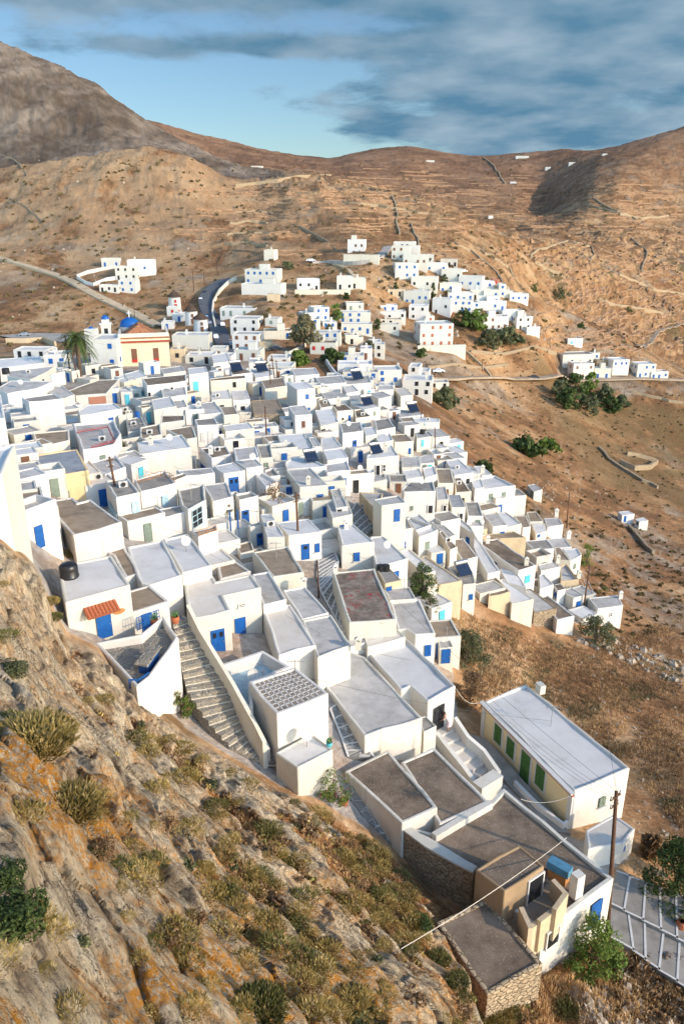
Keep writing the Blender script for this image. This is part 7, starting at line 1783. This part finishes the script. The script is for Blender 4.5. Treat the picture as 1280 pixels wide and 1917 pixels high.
# dry-stone terraces: hundreds of short walls that follow the contours
def terraces():
    rr = random.Random(61); p = MB(); n = 0
    areas = [((1040, 440, 1290, 660), 230), ((650, 300, 1000, 400), 110), ((1000, 340, 1290, 440), 90), ((720, 400, 1010, 520), 70), ((380, 350, 540, 480), 60), ((540, 340, 720, 440), 40)]
    for (x0, y0, x1, y1), cnt in areas:
        for _ in range(cnt):
            px, py = rr.uniform(x0, x1), rr.uniform(y0, y1); g = hit(px, py)
            if g.y > 1700 or g.y < 190: continue
            sc_ = g.y/500; ln = rr.uniform(14, 46)*max(.4, sc_**.6); st_ = 3.2*max(.5, sc_); h = 0.75*max(.6, sc_**.8); d_ = 2.5*max(.5, sc_); pts = [g]
            sgn = rr.choice((-1, 1)); pos = g.copy()
            for k in range(int(ln/st_)):
                gx = gz(pos.x+d_, pos.y)-gz(pos.x-d_, pos.y); gy = gz(pos.x, pos.y+d_)-gz(pos.x, pos.y-d_); t = Vector((-gy, gx, 0))
                if t.length < 1e-4: break
                t.normalize(); t = t*sgn
                if len(pts) > 1 and t.dot((pts[-1]-pts[-2])) < 0: t = -t; sgn = -sgn
                pos = pos+t*st_+Vector((rr.uniform(-.3, .3), rr.uniform(-.3, .3), 0)); pos.z = gz(pos.x, pos.y); pts.append(pos.copy())
            if len(pts) < 3: continue
            vs = []; w = h*0.45
            for i, q in enumerate(pts):
                t = pts[min(i+1, len(pts)-1)]-pts[max(i-1, 0)]; t.z = 0; t.normalize(); s_ = Vector((-t.y, t.x, 0))*w; hh = h*rr.uniform(.55, 1.1)
                vs += [q+s_+Vector((0, 0, hh)), q-s_+Vector((0, 0, hh)), q-s_-Vector((0, 0, 1)), q+s_-Vector((0, 0, 1))]
            p.add(vs, [(a, a+4, b+4, b) for i in range(len(pts)-1) for a, b in ((i*4, i*4+1), (i*4+1, i*4+2), (i*4+3, i*4))])
    o = obj('dry_stone_terraces', p, 'terrace_stone'); stuff(o, 'dry stone terrace walls striping the hills and the valley behind the village', 'terrace walls')
M['terrace_stone'] = plain('terrace_dry_stone', (0.36, 0.225, 0.135), 0.95, nz=0.3, sc=0.6)
terraces()

scrubfield('crag_scrub', 'golden dry scrub scattered over the foreground crag', 3200, (0, 1100, 1000, 1917), lambda x, y: y > crag_edge(x)+4 and not (x > 790 and y < 1885-(x-790)*0.2) and earth_at(x, y) > .12 and nv(x, y, 80, 70, 97) > -.25, (0.14, 0.30), 'cushion', 26, 14)
palm(152, 708, 80)
# low yard blocks that fill the gaps between the houses
blocks = []
def fill_gaps():
    vs, fs = [], []
    for H in HS+FARH:
        n = len(H.poly); b = len(vs)
        vs.extend([(x, y, H.zb) for x, y in H.poly]+[(x, y, H.zr) for x, y in H.poly])
        fs.extend([(b+i, b+(i+1) % n, b+n+(i+1) % n, b+n+i) for i in range(n)]+[tuple(range(b+n, b+2*n))])
    hb = BVHTree.FromPolygons(vs, fs); rr = random.Random(31); placed = []; o = Vector((0, 0, CZ))
    def inpoly(p, poly):
        c = False; n = len(poly)
        for i in range(n):
            (xa, ya), (xb, yb) = poly[i], poly[(i+1) % n]
            if (ya > p[1]) != (yb > p[1]) and p[0] < (xb-xa)*(p[1]-ya)/(yb-ya+1e-9)+xa: c = not c
        return c
    lanes = [(560, 1040, 660, 1210), (640, 940, 712, 1010), (300, 1140, 560, 1470), (230, 1180, 345, 1330), (600, 1310, 1280, 1917), (180, 1190, 300, 1300), (40, 1020, 260, 1260)]
    py = 700
    for _ in range(9000):
        px, py = rr.uniform(0, 1160), rr.uniform(700, 1230)
        if any(a < px < c and b < py < d for a, b, c, d in lanes): continue
        d = pray(px, py).normalized(); h = hb.ray_cast(o, d); g = hit(px, py)
        if h[0] and (h[0]-o).length < (g-o).length: continue
        if not inpoly((g.x, g.y), VILL): continue
        if any((Vector(q[:2])-Vector(g[:2])).length < q[2]*0.8+1.3 for q in placed): continue
        near = min(HS, key=lambda H: (H.c[0]-g.x)**2+(H.c[1]-g.y)**2)
        if any(inpoly((g.x, g.y), H.poly) for H in HS if abs(H.c[0]-g.x) < 15 and abs(H.c[1]-g.y) < 15): continue
        a, b = Vector(near.poly[0]), Vector(near.poly[1]); e = (b-a).normalized(); nb = Vector((-e.y, e.x)); w = rr.uniform(1.8, 4.0); dp = rr.uniform(1.8, 3.6); hh = rr.choice([0.9, 1.3, 1.8, 2.3, 2.6])
        c = Vector(g[:2])+Vector((g.x, g.y)).normalized()*dp*0.3
        poly = ccw([tuple(c+e*i*w/2+nb*j*dp/2) for i, j in ((-1, -1), (1, -1), (1, 1), (-1, 1))])
        zb = min(gz(*q) for q in poly); zr = gz(*c)+hh
        root = thing('yard_block', 'low whitewashed yard or outhouse block squeezed between taller houses', 'outhouse', (c.x, c.y, zb), 'low outhouses filling the gaps between the houses'); blocks.append(root)
        par = rr.choice([0.08, 0.12, 0.5]) if hh > 1 else 0.1
        wc, rc_ = rr.choice('WWWWCG'), rr.choice('wwllcgb'); root['label0'] = 'low %s outhouse with %s roof' % ({'W': 'white', 'C': 'cream', 'G': 'weathered'}[wc], {'w': 'white', 'l': 'pale grey', 'c': 'cream', 'g': 'grey', 'b': 'brown'}[rc_])
        wm, inn = wall_mesh(poly, zb-1, zr, par, 0.18); obj('wall', wm, M[wc], root)
        rm = MB(); rm.add([(x, y, zr-par) for x, y in inn], [(0, 1, 2, 3)]); obj('roof', rm, M['r_'+rc_], root)
        if hh > 1.7:
            for i in range(4):
                A, B = Vector(poly[i]), Vector(poly[(i+1) % 4]); ee = (B-A); L_ = ee.length; ee /= L_; nr = Vector((ee.y, -ee.x))
                if nr.dot(-A.normalized()) > 0.6: put_opening(root, A, ee, nr, L_/2, 0.75, gz(*((A+B)/2)), min(zr-0.25, gz(*((A+B)/2))+1.8), 'd', rr.choice('bbbkgcn'), False); break
        placed.append((c.x, c.y, max(w, dp)*0.5))
        if len(placed) >= 150: break
    print('fillers', len(placed))
fill_gaps(); point_out(blocks)
roofstuff = []
# rooftop things: aerials, solar heaters, fan boxes, drums
def roof_spot(H, fx, fy):
    xs = [p[0] for p in H.inn]; ys = [p[1] for p in H.inn]; c = Vector((sum(xs)/len(xs), sum(ys)/len(ys))); a = Vector(H.inn[0]); b = Vector(H.inn[1]); d = Vector(H.inn[-1])
    return c+(b-a)*(fx-.5)*0.7+(d-a)*(fy-.5)*0.7
def solar(H, fx, fy, label):
    c = roof_spot(H, fx, fy); z = H.zf; s = max(1.0, 0.0085*H.depth); root = thing('solar_heater', label, 'solar heater', (c.x, c.y, z))
    f = Vector((0.45, -0.9, 0)).normalized(); e = Vector((-f.y, f.x, 0)); o = Vector((c.x, c.y, z))
    u = (f*0.75-Vector((0, 0, 0.66))).normalized(); obj('panel', MB().box(o+Vector((0, 0, 0.75*s)), (1.7*s, 1.5*s, 0.08), e, u), 'solar', root)
    obj('tank', MB().tube([o-f*0.65*s+e*0.85*s+Vector((0, 0, 1.45*s)), o-f*0.65*s-e*0.85*s+Vector((0, 0, 1.45*s))], 0.26*s, 10), 'steel', root)
    for k in (-1, 1): obj('leg', MB().tube([o-f*0.65*s+e*k*0.6*s, o-f*0.65*s+e*k*0.6*s+Vector((0, 0, 1.3*s))], 0.04*s, 4), 'steel', root)
def aerial(H, fx, fy, label, group):
    c = roof_spot(H, fx, fy); o = Vector((c.x, c.y, H.zf)); hh = 1.8; root = thing('aerial', label, 'aerial', o, group); root['label0'] = 'thin television aerial'; roofstuff.append(root)
    obj('mast', MB().tube([o, o+Vector((0, 0, hh))], 0.028, 5), 'steel', root); p = MB()
    for i in range(5): p.box(o+Vector((-.45+.22*i, 0, hh-.1)), (0.02, 0.5-.05*i, 0.02))
    p.box(o+Vector((0, 0, hh-.1)), (1.1, 0.025, 0.025)); obj('boom', p, 'steel', root)
def fanbox(H, fx, fy, label, group):
    c = roof_spot(H, fx, fy); o = Vector((c.x, c.y, H.zf)); root = thing('fan_unit', label, 'air conditioner', o, group); root['label0'] = 'pale air conditioner box'; roofstuff.append(root); obj('case', MB().box(o+Vector((0, 0, .35)), (.85, .35, .6), (.9, .3, 0), (-.3, .9, 0)), 'lgrey', root)
    obj('grille', MB().tube([o+Vector((.06, -.17, .35)), o+Vector((.1, -.22, .35))], 0.22, 12), 'black', root)
def dish(H, fx, fy, label, group):
    c = roof_spot(H, fx, fy); o = Vector((c.x, c.y, H.zf)); root = thing('satellite_dish', label, 'satellite dish', o, group); root['label0'] = 'small pale satellite dish'; roofstuff.append(root); obj('arm', MB().tube([o, o+Vector((0, 0, 0.7))], 0.03, 5), 'steel', root)
    p = MB(); ax = Vector((0.5, -0.75, 0.42)).normalized(); a = ax.orthogonal().normalized(); b = ax.cross(a); ctr = o+Vector((0, 0, 0.95)); vs = [ctr]; n = 14
    for r, d in ((0.25, 0.03), (0.42, 0.10)): vs += [ctr+(a*math.cos(t)+b*math.sin(t))*r+ax*d for t in [i*2*math.pi/n for i in range(n)]]
    p.add(vs, [(0, 1+i, 1+(i+1) % n) for i in range(n)]+[(1+i, 1+n+i, 1+n+(i+1) % n, 1+(i+1) % n) for i in range(n)]); obj('reflector', p, 'lgrey', root)
solar(HZ('carrying a solar water heater'), .5, .4, 'solar heater on the railed grey terrace right of the round tree')
solar(HZ('white house with solar panels in the upper'), .5, .5, 'solar heater on the white house in the upper middle of the village')
solar(HZ('walled white roof yard below the broad'), .85, .5, 'solar heater on the walled roof yard in the centre')
solar(HZ('wide white house with white roof behind the pillared'), .6, .4, 'solar heater behind the pillared balustrade')
solar(HZ('long white house with grey white roof at the right'), .8, .5, 'solar heater on the long grey white house at the right shoulder')
solar(HZ('two black openings'), .2, .2, 'solar heater behind the chimney above the curving lane')
solar(HZ('one blue shutter by the poles'), .3, .3, 'solar heater left of the three close poles')
solar(HZ('black tank left of the three'), .5, .5, 'solar heater on the black tank house by the poles')
rr = random.Random(77); G1, G2, G3 = 'television aerials on the roofs', 'air conditioner boxes on the roofs', 'satellite dishes on the roofs'
cand = [H for H in HS if H.depth < 170 and len(H.inn) >= 4]; rr.shuffle(cand)
for H in cand[:42]: aerial(H, rr.uniform(.1, .9), rr.uniform(.2, .9), 'thin television aerial on a mast on a village roof', G1)
for H in cand[42:60]: fanbox(H, rr.uniform(.2, .8), rr.uniform(.1, .6), 'pale air conditioner box on a village roof', G2)
for H in cand[60:76]: dish(H, rr.uniform(.2, .8), rr.uniform(.2, .8), 'small pale satellite dish on a village roof', G3)
point_out(roofstuff)
def drum(px, py, z, r, h, mat, label): 
    q = onz(px, py, z); tag(obj('water_drum', MB().lathe(q, [(0, 0), (r, 0), (r, h*.95), (r*.85, h), (0, h)], 16), mat, smooth=False), label, 'water drum')
h_ = HZ('stained pale roof and black water drum'); drum(12, 700, h_.zf, .7, 1.1, 'black', 'black water drum at the left edge on a pale roof')
h_ = HZ('railed roof terrace and blue barrel'); drum(258, 782, h_.zf, .35, .9, 'blue', 'blue barrel on the railed roof terrace'); railing('roof_railing', 'pale metal railing of the roof terrace with the blue barrel', [(238, 786), (242, 807), (277, 801), (267, 780)], h_.zr, .8, 'steel', n=5)
h_ = HZ('pale blue door on the right'); drum(790, 812, h_.zf, .5, .8, 'black', 'black tank beside the pale blue door on the right')
h_ = HZ('tan shed with roof tanks'); drum(712, 1068, h_.zf, .4, .6, 'black', 'left black tank on the tan shed'); drum(722, 1068, h_.zf, .4, .6, 'black', 'right black tank on the tan shed')
# blue tank on the long gravel roof
q = onz(1044, 1645, cp.zf); t = thing('blue_tank', 'faded blue box tank on blocks at the end of the long gravel roof', 'water tank', q); obj('tank', MB().box(q+Vector((0, 0, .85)), (1.3, .6, .5), (.75, -.66, 0), (.66, .75, 0)), 'fadedblue', t); obj('base', MB().box(q+Vector((0, 0, .28)), (1.1, .6, .56), (.75, -.66, 0), (.66, .75, 0)), 'rail', t)
# railings: red yard, orange terrace, cyan balcony, grey solar terrace
h_ = HZ('edged in dark red'); railing('red_railing', 'dark red rail around the sunken grey roof yard', [(145, 812), (202, 802), (215, 829), (172, 840)], h_.zr, .35, 'redrail', n=2)
h_ = HZ('edged by an orange painted rail'); railing('orange_railing', 'orange painted wooden rail around the slate terrace', [(258, 905), (302, 893), (318, 896), (328, 904)], h_.zr, .6, 'rail', n=2)
h_ = HZ('turquoise door and balcony'); railing('balcony_railing', 'turquoise balcony railing below the church', [(358, 738), (387, 735)], h_.zr-3.9, .9, 'cyan', n=8)
h_ = HZ('carrying a solar water heater'); railing('terrace_railing', 'grey railing of the solar heater terrace', [(866, 1096), (889, 1093)], h_.zr-.1, .9, 'steel', n=7)
h_ = HZ('tall pale blue glazed door and brown'); railing('wooden_railing', 'brown wooden railing below the tall pale blue glazed door', [(372, 1004), (406, 995)], HZ('slate floor below the tall').zr, .6, 'rail', n=2)
# vine pergola posts
for k, (px, py) in enumerate(((433, 1008), (447, 1006), (437, 980))):
    g = gp(px, py); tag(obj('pergola_post', MB().box(g+Vector((0, 0, 1.5)), (.14, .14, 3.0)), 'blue'), ['left near', 'right near', 'rear'][k]+' blue post of the pergola with the vine', 'post')
h_ = HZ('pale sunken roof') if False else None
pg = gp(1080, 1112); pr = thing('roof_pergola', 'bare grey wooden pergola over a sunken yard at the right of the village', 'pergola', pg)
zt = pg.z+2.6; cs = [onz(x, y, zt) for x, y in ((1050, 1092), (1098, 1085), (1112, 1112), (1062, 1120))]
for k in range(9): obj('beam', MB().tube([cs[0].lerp(cs[1], k/8), cs[3].lerp(cs[2], k/8)], .06, 4), 'lgrey', pr)
for c_ in cs: obj('post', MB().tube([Vector((c_.x, c_.y, gz(c_.x, c_.y)-.3)), c_], .08, 5), 'lgrey', pr)
# street sign below the tall pole, two lines of white writing on blue
sg = thing('street_sign', 'small blue street sign with white letters below the ochre house shelter', 'sign', gp(1162, 1602))
d = pray(1162, 1588); sy = gp(1162, 1602).y-0.6; sc0 = Vector((d.x*sy/d.y, sy, CZ+d.z*sy/d.y)); ex = Vector((0.93, 0.25, -0.28)).normalized(); nz_ = Vector((0.1, -0.9, 0.35)).normalized(); uy = nz_.cross(ex).normalized()
obj('board', MB().box(sc0, (.62, .04, .36), ex, nz_, uy), 'blue', sg); obj('post', MB().tube([sc0, sc0-Vector((0, -.05, 1.6))], .03, 5), 'steel', sg)
wr = MB(); rr = random.Random(4)
for ln in (-1, 1):
    x = -.25
    while x < .22:
        w = rr.uniform(.025, .05); wr.box(sc0+ex*(x+w/2)-nz_*-.026+uy*ln*.075, (w, .01, .085), ex, nz_, uy); x += w+.016
obj('lettering', wr, 'white', sg)
# gutter pipe things on the block hut yard and shelter
tag(obj('rusty_barrel', MB().lathe(gp(940, 1862), [(0, 0), (.45, 0), (.45, .9), (.3, .9)], 14), 'rust'), 'rusty barrel against the foot of the nearest rubble stone house', 'barrel')
tag(obj('clay_urn', MB().lathe(gp(1272, 1748, .3), [(0, 0), (.2, 0), (.35, .3), (.3, .6), (.2, .7)], 14), 'terracotta'), 'large clay urn on the painted steps at the right edge', 'urn')
t = thing('white_stones', 'row of whitewashed stones edging the path at the foot of the crag', 'stone edging', gp(830, 1650))
rr = random.Random(9)
edge = [(762, 1590), (790, 1605), (815, 1635), (850, 1655), (880, 1675)]
for i in range(26):
    f = i/25*(len(edge)-1); k = min(int(f), len(edge)-2); q = f-k; px = edge[k][0]*(1-q)+edge[k+1][0]*q; py = edge[k][1]*(1-q)+edge[k+1][1]*q; g = gp(px, py, .1); a = rr.uniform(0, 3)
    s = [Vector((x*.26, y*.2, z*.2)) for x, y, z in ((-1, -1, -1), (1, -1, -1), (1, 1, -1), (-1, 1, -1), (-.7, -.6, 1), (.7, -.7, 1), (.6, .7, 1), (-.7, .6, 1))]
    c_, s_ = math.cos(a), math.sin(a); obj('stone', MB().add([g+Vector((v.x*c_-v.y*s_, v.x*s_+v.y*c_, v.z)) for v in s], [(0, 1, 5, 4), (1, 2, 6, 5), (2, 3, 7, 6), (3, 0, 4, 7), (4, 5, 6, 7)]), 'white', t)
# ---------------------------------------------------------------- the person on the ramp
def person():
    z = CZ-zf+0.0; f = onz(838, 1368, z)
    root = None
    m = plain('warm_skin', (0.50, 0.27, 0.17), 0.55, nz=0.04); M['skin'] = m; M['dress'] = plain('pale_pink_dress', (0.78, 0.62, 0.62), 0.85, nz=0.1); M['hair'] = plain('brown_hair', (0.07, 0.035, 0.02), 0.6)
    # bends forward to the left, towards the door
    fw = Vector((-0.9, 0.35, 0)).normalized(); sd = Vector((-fw.y, fw.x, 0)); U = Vector((0, 0, 1))
    J = {}
    def P(a, b, c): return f+fw*a+sd*b+U*c
    J['pel'] = P(-.10, 0, .88); J['sp'] = P(.02, 0, 1.08); J['ch'] = P(.20, 0, 1.26); J['nk'] = P(.32, 0, 1.38); J['hd'] = P(.38, 0, 1.46); J['hd2'] = P(.44, 0, 1.56)
    for s, k in ((1, 'L'), (-1, 'R')):
        J['hp'+k] = P(-.10, .09*s, .84); J['kn'+k] = P(.0, .10*s, .46); J['an'+k] = P(-.06, .10*s, .08); J['to'+k] = P(.10, .11*s, .03)
        J['sh'+k] = P(.24, .17*s, 1.30); J['el'+k] = P(.36, .20*s, 1.05); J['wr'+k] = P(.52, .16*s, .92); J['pa'+k] = P(.58, .15*s, .88)
        for q in range(5):
            fo = (q-2)*.018; L_ = (.045, .075, .08, .075, .06)[q]; J['f%d%s' % (q, k)] = J['pa'+k]+sd*fo*s+fw*.03*(1 if q else -.3)-U*.02; J['g%d%s' % (q, k)] = J['f%d%s' % (q, k)]+fw*L_*.5-U*L_*.7
    names = list(J); ed = [('pel', 'sp'), ('sp', 'ch'), ('ch', 'nk'), ('nk', 'hd'), ('hd', 'hd2')]
    for k in 'LR':
        ed += [('pel', 'hp'+k), ('hp'+k, 'kn'+k), ('kn'+k, 'an'+k), ('an'+k, 'to'+k), ('ch', 'sh'+k), ('sh'+k, 'el'+k), ('el'+k, 'wr'+k), ('wr'+k, 'pa'+k)]+[('pa'+k, 'f%d%s' % (q, k)) for q in range(5)]+[('f%d%s' % (q, k), 'g%d%s' % (q, k)) for q in range(5)]
    rad = {'pel': .15, 'sp': .12, 'ch': .14, 'nk': .055, 'hd': .09, 'hd2': .085}
    rk = {'hp': .09, 'kn': .06, 'an': .04, 'to': .03, 'sh': .06, 'el': .042, 'wr': .028, 'pa': .03}
    me = bpy.data.meshes.new('person'); me.from_pydata([tuple(J[n]-f) for n in names], [(names.index(a), names.index(b)) for a, b in ed], []); me.materials.append(m)
    o = bpy.data.objects.new('person', me); o.location = f; C.objects.link(o); sk = o.modifiers.new('skin', 'SKIN'); sb = o.modifiers.new('sub', 'SUBSURF'); sb.levels = sb.render_levels = 1
    lay = me.skin_vertices[0].data if me.skin_vertices else None
    if lay is None: bm = bmesh.new(); bm.from_mesh(me); bm.verts.layers.skin.verify(); bm.to_mesh(me); bm.free(); lay = me.skin_vertices[0].data
    for i, n in enumerate(names):
        r = rad.get(n) or rk.get(n[:2]) or .009; lay[i].radius = (r, r); lay[i].use_root = (n == 'pel')
    tag(o, 'person in a pale pink dress bending beside the screen door on the ramp', 'person')
    # dress, hair
    p = MB(); ring = []
    for (c, r, ax) in ((J['nk'], .10, 1), (J['ch'], .20, 1), (J['sp'], .17, 1), (J['pel'], .21, 1), (P(-.08, 0, .66), .25, 1), (P(-.05, 0, .52), .28, 1)): ring.append([c+sd*math.cos(t)*r+fw*math.sin(t)*r*.8 for t in [i*math.pi/8 for i in range(16)]])
    p.add([v for q in ring for v in q], [(i*16+k, i*16+(k+1) % 16, (i+1)*16+(k+1) % 16, (i+1)*16+k) for i in range(len(ring)-1) for k in range(16)]); obj('dress', p, 'dress', o, True)
    p = MB(); c = J['hd']+U*.07-fw*.02; p.lathe(c, [(.001, .13), (.07, .11), (.115, .05), (.12, -.02), (.10, -.10), (.05, -.2)], 12); obj('hair', p, 'hair', o, True)
    for s in (-1, 1): obj('eye', MB().lathe(J['hd']+fw*.115+sd*s*.035+U*.05, [(.001, -.01), (.012, 0), (.001, .01)], 6), 'dark', o)
person()

# service wires looping from roof to roof
rr = random.Random(15); near = sorted([H for H in HS if 45 < H.depth < 120], key=lambda H: H.depth)
for i in range(0, min(len(near)-9, 120), 5):
    a, b = near[i], near[i+rr.randint(2, 8)]; A = Vector((a.c[0], a.c[1], a.zr+1.2)); B = Vector((b.c[0], b.c[1], b.zr+1.0))
    if 3 < (A-B).length < 34:
        o_ = MB().tube([A.lerp(B, k/10)-Vector((0, 0, 2.4*(k/10)*(1-k/10))) for k in range(11)], 0.013, 3, False); o_ = obj('service_wire', o_, 'cable'); me_ = o_.data
        c_ = (A+B)/2; me_.vertices.foreach_set('co', (np.array([v.co[:] for v in me_.vertices])-np.array(c_)).reshape(-1)); o_.location = c_
        tag(o_, 'x', 'cable', 'service wires between the roofs'); o_['label0'] = 'thin slack service wire between two roofs'; roofstuff2 = globals().setdefault('roofstuff2', []); roofstuff2.append(o_)
point_out(roofstuff2)
